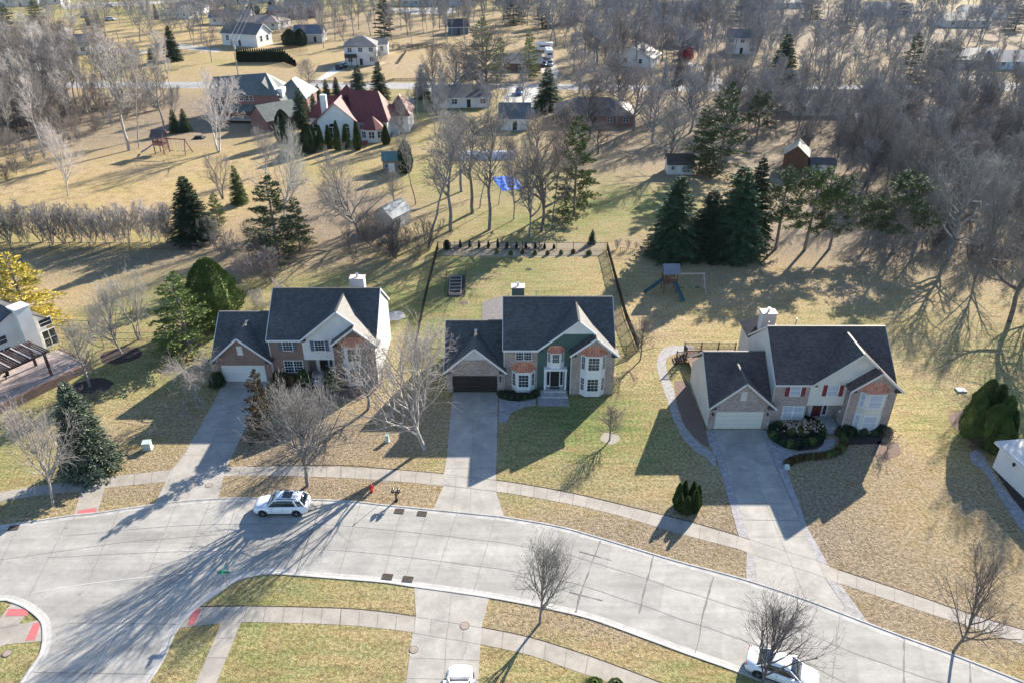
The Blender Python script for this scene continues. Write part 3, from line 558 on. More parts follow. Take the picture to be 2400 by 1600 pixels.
def family_house(kind, label):
    door_px = {1: ('w', 305, 1290), 2: ('x', 290, 1312), 3: ('z', 360, 1195)}[kind]
    ox, oy = GP(*door_px)
    dy = {1: .1, 2: 0, 3: .25}[kind]      # how far the garage stands forward of the drawing
    H = thing({1: 'brick_house', 2: 'green_house', 3: 'beige_house'}[kind], label, 'house', (ox, oy, 0))
    roofm = {1: SH_BLK, 2: SH_BLK, 3: SH_BRN}[kind]; brick = {1: BR_RED, 2: BR_TAN, 3: BR_TAN}[kind]
    side = {1: SD_WHT, 2: SD_GRN, 3: SD_CRM}[kind]; trim = {1: WHITE, 2: WHITE, 3: plain('cream trim', (.60, .56, .50), .5, .05)}[kind]
    W0 = MB()
    g0 = .15
    W0.prism([(g0, 0), (8.8, 0), (8.8, 2.62), (4.6, 6.22), (g0, 2.62)], 'x', -.6, 5.56)                    # garage wing
    W0.prism([(.6, 0), (9.8, 0), (9.8, 5.2), (5.2, 8.9), (.6, 5.2)] if kind == 2 else [(.6, 0), (9.8, 0), (9.8, 5.2), (5.2, 8.9), (.6, 5.2)], 'x', 5.55, 9.25)
    if kind == 2: W0.prism([(.6, 0), (9.8, 0), (9.8, 5.2), (5.2, 8.9), (.6, 5.2)], 'x', 9.25, 17.38)
    else:
        W0.prism([(.6, 2.55), (9.8, 2.55), (9.8, 5.2), (5.2, 8.9), (.6, 5.2)], 'x', 9.25, 12.9)
        W0.box(9.25, 12.9, 2.0, 9.8, 0, 2.551)
        W0.prism([(.6, 0), (9.8, 0), (9.8, 5.2), (5.2, 8.9), (.6, 5.2)], 'x', 12.9, 17.38)
    W0.prism([(9.3, 5.25), (17.5, 5.0), (13.5, 8.55)], 'y', .6, 1.0)                                      # front gable wall
    W0.prism([(12.87, 0), (17.38, 0), (17.38, 5.2), (15.3, 6.95), (12.87, 5.2)], 'y', -.33, .62)            # projecting bay
    W0.prism([(-.5, 2.6), (5.45, 2.6), (2.5, 5.5)], 'y', .15, 1.5)
    W0.build('wall', side, H)
    # brick facing (proud of the siding)
    B = MB(); y0 = 0.0
    dl, dr, dh = 0.0, 4.87, 2.16
    B.prism([(-.62, 0), (dl, 0), (dl, dh), (dr, dh), (dr, 0), (5.56, 0), (5.56, 2.8), (2.5, 5.52) if kind != 2 else (4.0, 4.15), (1.0, 4.15) if kind == 2 else (2.49, 5.52), (-.62, 2.8)], 'y', y0, .149)
    B.box(5.57, 9.22, .57, .597, 0, 5.2)
    B.prism([(12.85, 0), (17.40, 0), (17.40, 5.2), (15.3, 7.0), (12.85, 5.2)], 'y', -.36, -.331)
    if kind != 1: B.box(17.383, 17.41, -.36, .6, 0, 5.2); B.box(12.84, 12.868, -.36, .597, 0, 5.2)
    else: B.box(12.84, 12.868, -.36, .597, 0, 5.2)
    if kind != 2: B.box(9.19, 9.247, .6, 2.0, 0, 2.54); B.box(9.25, 12.9, 1.97, 1.998, 0, 2.54); B.box(12.83, 12.898, .63, 1.97, 0, 2.54)
    B.build('brick_facing', brick, H)
    if kind == 2:
        MB().prism([(1.02, 4.155), (3.98, 4.155), (2.5, 5.45)], 'y', .0, .145).build('gable_panel', plain('pale gable panel', (.62, .60, .60), .6, .05), H)
        MB().prism([(11.55, 7.0), (15.35, 7.0), (13.5, 8.55)], 'y', .55, .598).build('gable_panel', WHITE, H)
    # roofs
    R = MB(); k = .77
    def zg(y): return 2.68+(y+.35)*.765
    zr = zg(4.6)
    # garage main roof around its front gable
    yv = 3.72
    R.slab([(-.85, -.35, 2.68), (-.55, -.35, 2.68), (2.5, yv-.03, zg(yv)), (5.5, -.3, 2.70), (5.5, 4.6, zr), (-.85, 4.6, zr)])
    R.slab([(-.85, 4.6, zr), (5.5, 4.6, zr), (5.5, 9.1, 3.2), (-.85, 9.1, 3.2)])
    apx = 5.78; sl_ = (apx-2.78)/3.35
    R.slab([(2.5, -.38, apx), (2.5, yv, apx), (-.6, .2, 2.96), (-.85, -.38, 2.78)])
    R.slab([(2.5, -.38, apx), (5.88, -.38, apx-3.38*sl_), (5.88, .58, apx-3.38*sl_), (5.4, .58, apx-2.9*sl_), (2.5, yv, apx)])
    # main roof
    R.slab([(5.5, .2, 5.25), (9.25, .2, 5.25), (13.5, 4.72, 8.73), (17.5, .28, 5.31), (17.5, 5.2, 9.1), (5.5, 5.2, 9.1)])
    R.slab([(5.5, 5.2, 9.1), (17.5, 5.2, 9.1), (17.5, 10.2, 5.25), (5.5, 10.2, 5.25)])
    R.slab([(13.5, .18, 8.75), (13.5, 4.8, 8.75), (9.1, .25, 5.15), (9.1, .18, 5.15)])
    R.slab([(13.5, .18, 8.75), (15.3, .18, 7.184), (15.3, -.72, 7.184), (17.82, -.72, 4.99), (17.82, .66, 4.99), (13.5, 4.8, 8.75)])
    R.slab([(15.3, -.72, 7.17), (15.3, .64, 7.17), (12.6, .64, 5.06), (12.6, -.72, 5.06)])
    # little returns at the gable feet
    for x0, x1, yy, zz in ((-.85, -.05, -.36, 2.72), (5.05, 5.88, -.36, 2.72), (9.1, 9.75, .2, 5.1), (12.6, 13.35, -.7, 5.0), (17.0, 17.8, -.7, 4.96)):
        R.add([(x0, yy, zz-.1), (x1, yy, zz-.1), (x1, yy+.36, zz-.1), (x0, yy+.36, zz-.1), (x0+.1, yy+.36, zz+.22), (x1-.1, yy+.36, zz+.22)], [(0, 1, 2, 3), (0, 1, 5, 4), (1, 2, 5), (0, 4, 3), (3, 4, 5, 2)])
    ro = R.build('roof', roofm, H)
    RC = MB()
    for p_, q_ in (((5.5, 5.2, 9.11), (17.5, 5.2, 9.11)), ((13.5, .2, 8.76), (13.5, 4.7, 8.76)), ((-.85, 4.6, zr+.01), (5.5, 4.6, zr+.01)), ((2.5, -.38, apx+.01), (2.5, yv, apx+.01))): RC.bar(p_, q_, .22, .05)
    RC.build('ridge_cap', shingle('ridge cap', (.17, .16, .155)), ro)
    # trim
    T = MB()
    def rk(pts):
        for a, b_ in zip(pts[:-1], pts[1:]): T.bar(a, b_, .06, .2)
    rk([(-.88, -.42, 2.70), (2.5, -.42, 5.69)]); rk([(5.9, -.42, 2.67), (2.5, -.42, 5.69)])
    rk([(9.1, .14, 5.06), (13.5, .14, 8.66)]); rk([(15.3, .14, 7.12), (13.5, .14, 8.66)])
    rk([(12.6, -.76, 4.98), (15.3, -.76, 7.09)]); rk([(17.84, -.76, 4.9), (15.3, -.76, 7.09)])
    rk([(5.5, .15, 5.15), (9.25, .15, 5.15)]); rk([(5.47, .2, 5.15), (5.47, 5.2, 9.0)]); rk([(17.53, .8, 5.5), (17.53, 5.2, 9.0)]); rk([(17.53, 5.2, 9.0), (17.53, 10.2, 5.15)]); rk([(5.47, 5.2, 9.0), (5.47, 10.2, 5.15)])
    rk([(-.88, -.3, 2.62), (-.88, 4.6, 6.35)]); rk([(-.88, 4.6, 6.35), (-.88, 9.1, 3.1)])
    if kind != 3: T.slab([(2.38, 3.3, 5.84), (2.62, 3.3, 5.84), (2.68, 3.75, 5.83), (2.32, 3.75, 5.83)], .05)
    T.build('fascia', trim, H)
    D = MB()
    for x, y, z1 in ((5.5, .1, 2.6), (12.78, -.45, 4.95), (5.62, .5, 5.1)):
        D.tube((x, y, .1), (x, y, z1), .05)
    D.build('downspout', trim, H)
    gd = garage_door(H, 0.02, 4.85, .07, 2.14, {1: DR_WHT, 2: DR_DRK, 3: DR_CRM}[kind])
    # lamps by the garage door
    if kind != 1:
        for x in ((5.2,) if kind == 2 else (-.3, 5.2)):
            MB().box(x-.07, x+.07, -.16, 0, 1.75, 2.0).tube((x, -.08, 2.0), (x, -.08, 2.12), .09, .02).build('wall_lamp', BLACKM, H)
    if kind != 2:
        V = MB().box(2.2, 2.8, -.05, 0, 3.5, 4.6)
        for q_ in range(8): V.box(2.25, 2.75, -.07, -.05, 3.56+q_*.13, 3.62+q_*.13)
        V.build('gable_vent', trim, H)
        MB().box(13.25, 13.9, .55, .6, 7.3, 7.9).build('gable_vent', trim, H)
    # windows
    if kind == 2:
        window(H, 7.73, .57, 3.80, 1.62, 1.2, 0, 3, 4, mull=2, fr=trim)
        bay(H, 6.42, 9.02, .585, .12, 2.75, [(.85, 1.5)], .75, .8, ins=.6)
        bay(H, 10.25, 12.1, .585, 3.0, 4.95, [(3.75, 1.0)], .45, .62, ins=.45)
        bay(H, 13.78, 16.5, -.345, .08, 5.2, [(.82, 1.5), (3.45, 1.5)], .6, .8, ins=.6)
        pr = MB()
        for x in (10.05, 12.28): pr.box(x-.1, x+.1, -.0, .2, .14, 2.75)
        pr.box(9.92, 12.42, -.03, .6, 2.75, 2.98); pr.build('porch_surround', WHITE, H)
        e = MB().box(10.2, 12.1, .5, .585, .45, 2.5); eo = e.build('entry_frame', trim, H)
        MB().box(10.66, 11.62, .46, .51, .5, 2.45).build('door', DOOR_D, eo)
        for x in (10.43, 11.87): MB().box(x-.14, x+.14, .47, .505, .7, 2.4).build('sidelight', GLASS, eo)
        st = MB().box(9.98, 12.35, -.35, .58, .0, .42); st.box(9.62, 12.5, -1.15, -.35, .0, .22).box(9.62, 9.98, -.35, .2, 0, .22).box(12.35, 12.5, -.35, .2, 0, .22); st.build('entry_step', CONCST, H)
        MB().box(10.6, 11.7, .02, .4, .421, .435).build('door_mat', plain('door mat', (.08, .09, .09), .95), H)
        MB().tube((5.2, -.02, 1.5), (5.2, .01, 1.5), .12, .12, 8).build('house_number_plaque', BLACKM, H)
        MB().box(12.55, 12.7, .5, .58, 1.5, 1.7).build('mailbox', BLACKM, H)
    else:
        sm = SHUT_B if kind == 1 else SHUT_R; pn = GLASS if kind == 1 else BLINDS
        cx1 = 7.62 if kind == 1 else 7.75
        window(H, cx1, .57, 3.75, 1.0, 1.18, 0, 3 if kind == 1 else 0, 4, pane=pn); shutters(H, cx1, .57, 3.75, 1.0, 1.18, sm)
        cx2 = 11.15 if kind == 1 else 11.5
        window(H, cx2, .6, 3.72, 1.05, 1.2, 0, 3 if kind == 1 else 0, 4, pane=pn); shutters(H, cx2, .6, 3.72, 1.05, 1.2, sm)
        window(H, 7.95, .57, .95, 2.0, 1.45, 0, 3 if kind == 1 else 0, 4, mull=2, pane=pn)
        MB().box(9.25, 12.85, .575, .6, 2.53, 2.6).build('soffit_trim', trim, H)
        bay(H, 13.75, 16.5, -.345, .1, 5.0 if kind == 3 else 5.05, [(.75, 1.5), (3.3, 1.5)], .62, .85, wall=trim, pane=pn, cols=3 if kind == 1 else 0)
        eo = MB().box(10.1, 12.1, 1.9, 1.97, .3, 2.5).build('entry_frame', trim, H)
        MB().box(10.5, 11.45, 1.86, 1.9, .32, 2.4).build('door', DOOR_D if kind == 1 else DOOR_R, eo)
        MB().box(11.62, 11.95, 1.87, 1.9, .5, 2.35).build('sidelight', GLASS, eo)
        st = MB().box(9.6, 12.7, -.1, 1.96, 0, .3).box(10.2, 12.7, -.8, -.1, 0, .16)
        st.build('entry_step', CONCST, H)
        if kind == 3: MB().box(12.6, 12.75, .45, .57, 1.75, 1.98).build('wall_lamp', WHITE, H)
    # chimney chase at the back
    cw = {1: (13.1, 14.75, 8.0), 2: (6.46, 7.9, 7.85), 3: (6.6, 8.1, 8.0)}[kind]
    c_ = MB().box(cw[0], cw[1], 9.81, 10.9, 0, cw[2]).build('chimney', side if kind != 3 else SD_CRM, H)
    MB().box(cw[0]-.08, cw[1]+.08, 9.72, 10.98, cw[2], cw[2]+.08).build('chimney_cap', plain('rusty white cap', (.62, .52, .48), .5, .3, 3), c_)
    MB().tube(((cw[0]+cw[1])/2, 10.35, cw[2]+.08), ((cw[0]+cw[1])/2, 10.35, cw[2]+.4), .13).tube(((cw[0]+cw[1])/2, 10.35, cw[2]+.42), ((cw[0]+cw[1])/2, 10.35, cw[2]+.5), .2, .2).build('flue', FLUE, c_)
    VT = MB()
    for x, y in ((6.1, 6.5), (9.2, 7.2)): VT.tube((x, y, 7.6), (x, y, 8.9), .06)
    VT.build('vent_pipe', FLUE, H)
    if kind == 3:   # deck behind the garage, rear wing roof
        dk = thing('timber_deck', 'dark railed timber deck behind the beige house garage', 'deck', (ox, oy, 0))
        MB().box(-.2, 6.4, 9.5, 14.4, .75, .85).build('deck_floor', WOOD, dk)
        rl = MB()
        def rail(x0, y0_, x1, y1):
            L = hypot(x1-x0, y1-y0_); n = int(L/.14)
            for zz in (1.0, 1.75): rl.bar((x0, y0_, zz), (x1, y1, zz), .07, .07)
            for q_ in range(n+1): f = q_/max(1, n); rl.box(x0+(x1-x0)*f-.02, x0+(x1-x0)*f+.02, y0_+(y1-y0_)*f-.02, y0_+(y1-y0_)*f+.02, 1.0, 1.75)
            for q_ in range(int(L/1.8)+1): f = q_/max(1, int(L/1.8)); rl.box(x0+(x1-x0)*f-.06, x0+(x1-x0)*f+.06, y0_+(y1-y0_)*f-.06, y0_+(y1-y0_)*f+.06, 0, 1.9)
        rail(-.2, 14.4, 5.8, 14.4); rail(-.2, 13.2, -.2, 14.4); rail(-1.5, 12.4, -.3, 12.4)
        rl.build('deck_railing', BLACKM, dk)
        sp_ = MB()
        for q_ in range(5): sp_.box(-1.6+q_*.28, -1.3+q_*.28, 12.5, 13.9, .12*q_, .12*q_+.12)
        sp_.build('deck_steps', WOOD, dk)
        MB().slab([(5.4, 9.9, 5.2), (9.5, 9.9, 5.2), (7.6, 12.4, 6.6)]).slab([(5.4, 13.5, 5.2), (5.4, 9.9, 5.2), (7.6, 12.4, 6.6)]).build('rear_roof', roofm, H)
        MB().box(5.6, 9.4, 9.82, 13.0, 0, 5.1).build('rear_wall', side, H)
    return H
family_house(1, 'red brown brick two-storey house with blue shutters and white garage door')
family_house(2, 'green sided two-storey house with copper bay roofs and dark garage door')
family_house(3, 'beige and brick two-storey house with dark red shutters and cream garage door')
# ---- simple surrounding houses
def far_house(name, label, x, y, wd, dp, wh, rh, rz, wall, roof, hip=False, wins=3, storeys=1, door=True, ov=.4, chim=None, garage=0, group=None, pane=None):
    H = thing(name, label, 'house' if wd > 5 else 'shed', (x, y, 0), rz, group)
    W0 = MB(); hw = wd/2
    if hip: W0.box(-hw, hw, 0, dp, 0, wh)
    else: W0.prism([(0, 0), (dp, 0), (dp, wh), (dp/2, wh+rh*.96), (0, wh)], 'x', -hw, hw)
    W0.build('wall', wall, H)
    R = MB(); o = ov; e = rh*o/(dp/2)
    if hip:
        hh = min(dp/2, hw*.8); a = [(-hw-o, -o, wh-e), (hw+o, -o, wh-e), (hw+o, dp+o, wh-e), (-hw-o, dp+o, wh-e)]; r0 = (-hw+hh, dp/2, wh+rh); r1 = (hw-hh, dp/2, wh+rh)
        R.slab([a[0], a[1], r1, r0], .15).slab([a[2], a[3], r0, r1], .15).slab([a[1], a[2], r1], .15).slab([a[3], a[0], r0], .15)
    else:
        R.slab([(-hw-o, -o, wh-e+.02), (hw+o, -o, wh-e+.02), (hw+o, dp/2, wh+rh+.02), (-hw-o, dp/2, wh+rh+.02)], .15).slab([(-hw-o, dp/2, wh+rh+.02), (hw+o, dp/2, wh+rh+.02), (hw+o, dp+o, wh-e+.02), (-hw-o, dp+o, wh-e+.02)], .15)
    ro = R.build('roof', roof, H)
    if not hip and wd > 5:
        T = MB()
        for sx in (-hw-o-.03, hw+o+.03):
            T.bar((sx, -o, wh-e-.08), (sx, dp/2, wh+rh-.08), .06, .22); T.bar((sx, dp+o, wh-e-.08), (sx, dp/2, wh+rh-.08), .06, .22)
        T.bar((-hw-o, -o-.03, wh-e-.08), (hw+o, -o-.03, wh-e-.08), .06, .18); T.build('fascia', WHITE, H)
    sh = wh/storeys
    for s_ in range(storeys):
        for k in range(wins):
            cx = -hw+wd*(k+.5)/wins
            if door and s_ == 0 and k == wins//2 and wd > 5:
                MB().box(cx-.5, cx+.5, -.05, 0, .1, 2.15).build('door', DOOR_D, H); continue
            if garage and s_ == 0 and k == wins-1:
                MB().box(cx-1.5, cx+1.5, -.05, 0, .05, 2.15).build('garage_door', DR_WHT, H); continue
            window(H, cx, -.02, s_*sh+sh*.38, min(1.3, wd/wins*.5), sh*.42, 0, 0, 2, mull=2 if wd > 8 else 1)
    if wd > 5:
        for s_ in range(storeys):
            for sx, an in ((hw+.02, pi/2), (-hw-.02, -pi/2)):
                for yy in (dp*.3, dp*.7): window(H, sx, yy, s_*sh+sh*.38, 1.1, sh*.42, an, 0, 2)
    if chim:
        c_ = MB().box(chim[0]-.5, chim[0]+.5, chim[1]-.4, chim[1]+.4, 0, wh+rh+.9).build('chimney', BR_FAR, ro)
    return H
def fh(name, label, c, x, y, *a, **k):
    gx, gy = GP(c, x, y); return far_house(name, label, gx, gy, *a, **k)
# (x, y) is the middle of the front wall at the ground
H_ = fh('two_storey_house', 'white two-storey house with a dark first-floor balcony beside a pale driveway', 's', 280, 905, 10.5, 11, 6.2, 2.4, .12, SD_WHT, SH_GRY, hip=True, wins=3, storeys=2)
b = MB().box(-5.2, -1.2, -2.2, 0, 2.8, 3.0); b.box(-5.2, -5.1, -2.2, 0, 3.0, 4.0).box(-5.2, -1.2, -2.25, -2.15, 3.0, 4.0)
b.build('balcony', BLACKM, H_); b = MB()
for x in (-5.1, -3.1, -1.3): b.tube((x, -2.1, 0), (x, -2.1, 2.8), .08)
b.build('balcony_post', BLACKM, H_)
b = MB().slab([(-5.6, -.5, 6.1), (-1.0, -.5, 6.1), (-3.1, 4.0, 8.3)], .15).slab([(-.9, -.5, 6.0), (2.4, -.5, 6.0), (.7, 3.5, 7.6)], .15); b.build('gable_roof', SH_GRY, H_)
fh('garage', 'small white garage with grey roof behind the two-storey house', 's', 560, 755, 4.5, 7, 3.6, 1.5, .1, SD_WHT, SH_GRY, wins=1, ov=.2)
fh('gable_house', 'dark roofed house with white gable wall behind the long dark hedge', 'r', 960, 640, 16, 9.5, 4.6, 3.2, -.35, SD_WHT, SH_GRY, wins=3, garage=1)
fh('gable_house', 'low dark grey roofed house left of the tan hipped roof', 'r', 820, 345, 18, 9, 3.2, 2.6, .05, SD_WHT, SH_BLU, wins=4)
fh('hipped_house', 'house with low tan hipped roof and brick chimney', 'r', 1200, 400, 20, 12, 2.8, 2.2, -.2, SD_CRM, SH_TAN, hip=True, wins=4, chim=(3, 6))
hb = fh('two_storey_house', 'dark brick two-storey house with blue grey roof at the back of the field', 'r', 1790, 250, 15, 10, 5.2, 2.4, 0, BR_FAR, SH_BLU, wins=4, storeys=2)
MB().box(-15.5, -7.51, 1.5, 9, 0, 2.9).build('side_wing_wall', BR_FAR, hb); MB().slab([(-16, 1, 2.9), (-7.3, 1, 2.9), (-7.3, 5.2, 5.0), (-16, 5.2, 5.0)]).slab([(-16, 5.2, 5.0), (-7.3, 5.2, 5.0), (-7.3, 9.4, 2.9), (-16, 9.4, 2.9)]).build('side_wing_roof', SH_BLU, hb)
fh('garden_shed', 'small white garden shed in front of the dark brick house', 'r', 1550, 320, 4.6, 4, 2.5, 1.2, .3, SD_WHT, SH_TAN, wins=1)
fh('gable_house', 'grey roofed house with white gable end among trees near the field', 'r', 1900, 590, 11, 8, 3.4, 2.6, 0, SD_GRY, SH_BLU, wins=2)
fh('hipped_house', 'dark hipped roof house near the top left of the photo', 'r', 200, 205, 17, 12, 3, 2.8, .05, SD_WHT, SH_DK2, hip=True)
fh('gable_house', 'blue roofed house cut by the top edge of the photo', 'r', 560, 85, 18, 9, 3, 2.5, 0, SD_GRY, SH_BLU)
fh('gable_house', 'small white gabled house beside the power line', 'r', 320, 250, 7, 8, 3, 2.4, 1.2, SD_WHT, SH_GRY, wins=2)
fh('gable_house', 'white house behind the round evergreens at the top edge', 'r', 930, 60, 12, 9, 5, 2.4, .3, SD_WHT, SH_GRY, storeys=2)
fh('gable_house', 'pale blue house partly cut by the top edge', 'r', 1260, 40, 14, 9, 4.5, 2.4, 0, SD_BLU, SH_BLU, storeys=2)
fh('long_house', 'long white house with grey roof inside the bare wood on the left', 'q', 690, 790, 26, 12, 3.2, 3.2, .42, SD_WHT, SH_GRY, wins=6)
fh('gable_house', 'house with blue grey roof at the far left edge behind bare trees', 'q', 40, 1010, 22, 11, 3.0, 2.4, .1, SD_GRY, SH_BLU, wins=4)
fh('gable_house', 'second blue roofed house further back at the far left edge', 'q', 60, 800, 20, 10, 3.0, 2.4, .1, SD_GRY, SH_BLU, wins=4)
fh('gable_house', 'white house at the top left corner of the photo', 'q', 200, 90, 24, 10, 4, 3, .2, SD_WHT, SH_GRY, wins=4)
fh('two_storey_house', 'white house cut by the top edge left of centre', 'q', 620, 60, 18, 10, 5, 2.5, 0, SD_WHT, SH_DK2, storeys=2)
fh('ranch_house', 'low dark roofed ranch house behind the pale green pines', 'b', 1215, 490, 15, 9, 2.7, 1.9, 0, BR_FAR, SH_GRY, hip=False, wins=3)
fh('blue_grey_garage', 'dark blue grey garage beside the pale green pines', 's', 1620, 480, 8, 7, 3.2, 2.6, .15, plain('slate blue wall', (.10, .14, .19), .8), SH_DK2, wins=1)
fh('ranch_house', 'house with long blue grey roof at the top edge in the centre', 's', 1250, 90, 34, 12, 3.2, 2.6, 0, SD_BLU, SH_BLU, wins=6)
fh('gable_house', 'house with pale grey roof and long white gable edge near the red bush', 't', 1980, 905, 11, 13, 3.2, 3.0, 1.15, SD_WHT, SH_GRY, wins=3)
fh('gable_house', 'small blue grey roofed house left of the white two-storey house', 'c', 60, 330, 8, 9, 3.4, 2.2, .1, SD_WHT, SH_BLU, wins=2)
fh('two_storey_house', 'white two-storey house with dark roof in front of the distant wood', 'c', 400, 375, 11, 9, 5.6, 2.4, -.25, SD_WHT, SH_BLU, storeys=2, wins=3)
fh('ranch_house', 'long ranch house with dark roof behind the bare trees on the right', 'c', 1080, 800, 23, 11, 2.8, 2.6, 0, SD_WHT, SH_DK2, wins=6)
fh('ranch_house', 'ranch house with faded roof deep in the bare wood on the right', 'c', 1560, 985, 22, 11, 2.8, 2.4, -.05, SD_GRY, SH_DK2, wins=6)
fh('ranch_house', 'low pale grey house beyond the green lawn at the right', 'c', 2080, 470, 26, 12, 2.8, 2.6, 0, SD_GRY, SH_GRY, hip=True, wins=6)
fh('ranch_house', 'pale blue house cut by the right edge beyond the green lawn', 'c', 2340, 480, 18, 10, 2.8, 2.4, 0, SD_BLU, SH_BLU, wins=4)
for i, (x, y) in enumerate([(1430, 110), (2090, 130), (1960, 190), (90, 100), (720, 60)]):
    fh('distant_house', ['pale roofed house in a gap of the distant wood', 'white roofed house in the distant wood near the right edge', 'low pale house below the white roofed one in the distant wood', 'grey roofed house in the distant wood right of centre', 'small house hidden in the distant wood above the tall spruce'][i], 'c', x, y, 20, 11, 3, 2.5, .1*i-.2, SD_WHT, SH_GRY, wins=3)
fh('distant_house', 'dark blue house at the top edge right of centre', 't', 1420, 100, 13, 9, 5, 3, 0, plain('navy wall', (.05, .08, .14), .8), SH_DK2, storeys=2)
fh('ranch_house', 'brown hipped ranch house behind the row of bare trees', 'b', 1740, 870, 19, 12, 2.7, 2.9, -.05, BR_FAR, shingle('brown grey shingles', (.135, .115, .11)), hip=True, wins=5)
g_ = fh('ranch_house', 'grey ranch house with white front beside the concrete driveway', 'b', 830, 745, 15, 10, 2.8, 2.2, .06, SD_WHT, SH_GRY, wins=4)
fh('cottage_garage', 'small white gabled garage with grey roof beside the concrete pad', 'b', 1195, 900, 7.0, 9, 2.9, 2.6, 0, SD_WHT, SH_GRY, wins=1)
# turned cottage gable toward the camera
# brick house with grey green roof
bx, by = GP('k', 480, 640)
H_ = thing('brick_mansion', 'large red brick house with grey green roof and a small dormer', 'house', (bx, by, 0), -.04)
MB().box(-10.5, 6.5, 0, 11, 0, 6.2).box(3.0, 12, 5, 15, 0, 4.6).build('wall', BR_FAR, H_)
MB().slab([(-10.9, -.4, 6.0), (6.8, -.4, 6.0), (2.6, 5.6, 10.2), (-10.9, 5.2, 9.2)], .15).slab([(6.8, -.4, 6.0), (7.2, 12, 5.6), (2.6, 5.6, 10.2)], .15).slab([(-10.9, 5.2, 9.2), (2.6, 5.6, 10.2), (7, 11.4, 5.8), (-10.9, 11.4, 5.8)], .15)\
    .slab([(2.6, 1.5, 8.6), (2.6, 6, 10.0), (11.6, 6, 3.4), (9.5, -.5, 2.6)], .15).slab([(8.2, 7.5, 8.4), (12.6, 3.6, 4.3), (12.6, 15.4, 4.3), (8.2, 11, 8.4)], .15).slab([(8.2, 7.5, 8.4), (8.2, 11, 8.4), (3, 15.4, 4.5), (3, 3.6, 4.5)], .15).slab([(3, 3.6, 4.5), (12.6, 3.6, 4.3), (8.2, 7.5, 8.4)], .15)\
    .build('roof', SH_GRN, H_)
MB().slab([(-8.5, -3, 2.7), (1.6, -3, 2.7), (1.6, .1, 3.7), (-8.5, .1, 3.7)], .12).build('porch_roof', SH_GRN, H_)
MB().box(-9.5, 1.5, -4.2, -.02, .7, .9).build('porch_deck', plain('pale deck boards', (.45, .38, .33)), H_)
MB().box(6.2, 7.4, 1.4, 4.6, 5.2, 7.2).build('dormer', WHITE, H_)
for x, z, wd, h in ((-8.2, 3.6, 3.0, 1.8), (-2.6, 4.6, 1.0, 1.1), (-.6, 4.6, 1.9, 1.1), (4.2, 1.2, 2.6, 1.9)): window(H_, x, -.02, z, wd, h, 0, 0, 2, mull=2 if wd > 1.5 else 1)
for yy in (7, 9.8, 12.6): MB().box(12.0, 12.06, yy-1, yy+1, .1, 2.3).build('garage_door', DR_WHT, H_)
x2, y2 = GP('k', 830, 740)
H_ = thing('garage', 'detached garage with grey green roof below the brick house', 'garage', (x2, y2, 0), .78)
MB().prism([(0, 0), (8, 0), (8, 2.6), (4, 5.4), (0, 2.6)], 'x', -4.5, 4.5).build('wall', BR_FAR, H_)
MB().slab([(-4.9, -.4, 2.4), (4.9, -.4, 2.4), (4.9, 4, 5.5), (-4.9, 4, 5.5)]).slab([(-4.9, 4, 5.5), (4.9, 4, 5.5), (4.9, 8.4, 2.4), (-4.9, 8.4, 2.4)]).build('roof', SH_GRN, H_)
# white house with red roof
bx, by = GP('k', 1480, 880)
H_ = thing('red_roof_house', 'large white house with bright red roof, tall chimney and arched windows', 'house', (bx, by, 0), .0)
RW = MB()
RW.prism([(-5.2, 0), (3.4, 0), (3.4, 4.6), (-.9, 8.3), (-5.2, 4.6)], 'y', 0, 9)
RW.box(-7.6, -1, 3.5, 13, 0, 4.6).box(2.5, 10.2, 2.4, 12, 0, 4.4).prism([(4.6, -.8), (6.2, -2), (8.2, -2), (9.8, -.8), (9.8, 3), (4.6, 3)], 'z', 0, 2.9).box(9.4, 14.5, 7, 16, 0, 4.2)
RW.build('wall', SD_WHT, H_)
RR = MB().slab([(-.9, -.4, 8.4), (-.9, 9, 8.4), (3.8, 9, 4.3), (3.8, -.4, 4.3)]).slab([(-.9, -.4, 8.4), (-.9, 9, 8.4), (-7.2, 9, 3.4), (-7.2, -.4, 3.0)])
RR.slab([(-8, 3.1, 4.4), (-1.5, 3.1, 4.5), (-1.5, 8.2, 8.2), (-5.4, 8.2, 8.2)]).slab([(-8, 3.1, 4.4), (-5.4, 8.2, 8.2), (-8, 13.4, 4.4)]).slab([(-5.4, 8.2, 8.2), (3, 8.2, 8.2), (3, 13.4, 4.4), (-8, 13.4, 4.4)])
RR.slab([(2.6, 1.2, 3.9), (10.7, 1.2, 3.9), (7.6, 8.6, 9.3), (.6, 8.6, 9.3)]).slab([(10.7, 1.2, 3.9), (10.7, 12.5, 4.2), (7.6, 8.6, 9.3)]).slab([(.6, 8.6, 9.3), (7.6, 8.6, 9.3), (10.7, 13, 4.2), (0, 13, 4.2)])
RR.slab([(9, 6.6, 4.0), (15, 6.6, 4.0), (12, 11, 7.8)]).slab([(15, 6.6, 4.0), (15, 16.4, 4.0), (12, 12.4, 7.8), (12, 11, 7.8)]).slab([(9, 6.6, 4.0), (12, 11, 7.8), (12, 12.4, 7.8), (9, 16.4, 4.0)]).slab([(1.4, 9.2, 9.0), (4.2, 13.8, 4.4), (-2.5, 13.8, 4.4), (0, 11, 10.0)]).slab([(-2.5, 8.2, 7.6), (0, 11, 10.2), (3, 8.2, 7.6)])
ap = (7.2, .9, 5.3); rim = [(4.3, .6, 2.95), (4.4, -1.1, 2.95), (6.1, -2.4, 2.95), (8.3, -2.4, 2.95), (10.0, -1.1, 2.95), (10.1, .6, 2.95)]
for i in range(5): RR.slab([rim[i], rim[i+1], ap], .08)
RR.build('roof', SH_RED, H_)
c_ = MB().box(-4.4, -3.1, 1.9, 3.1, 0, 9.6).build('chimney', WHITE, H_)
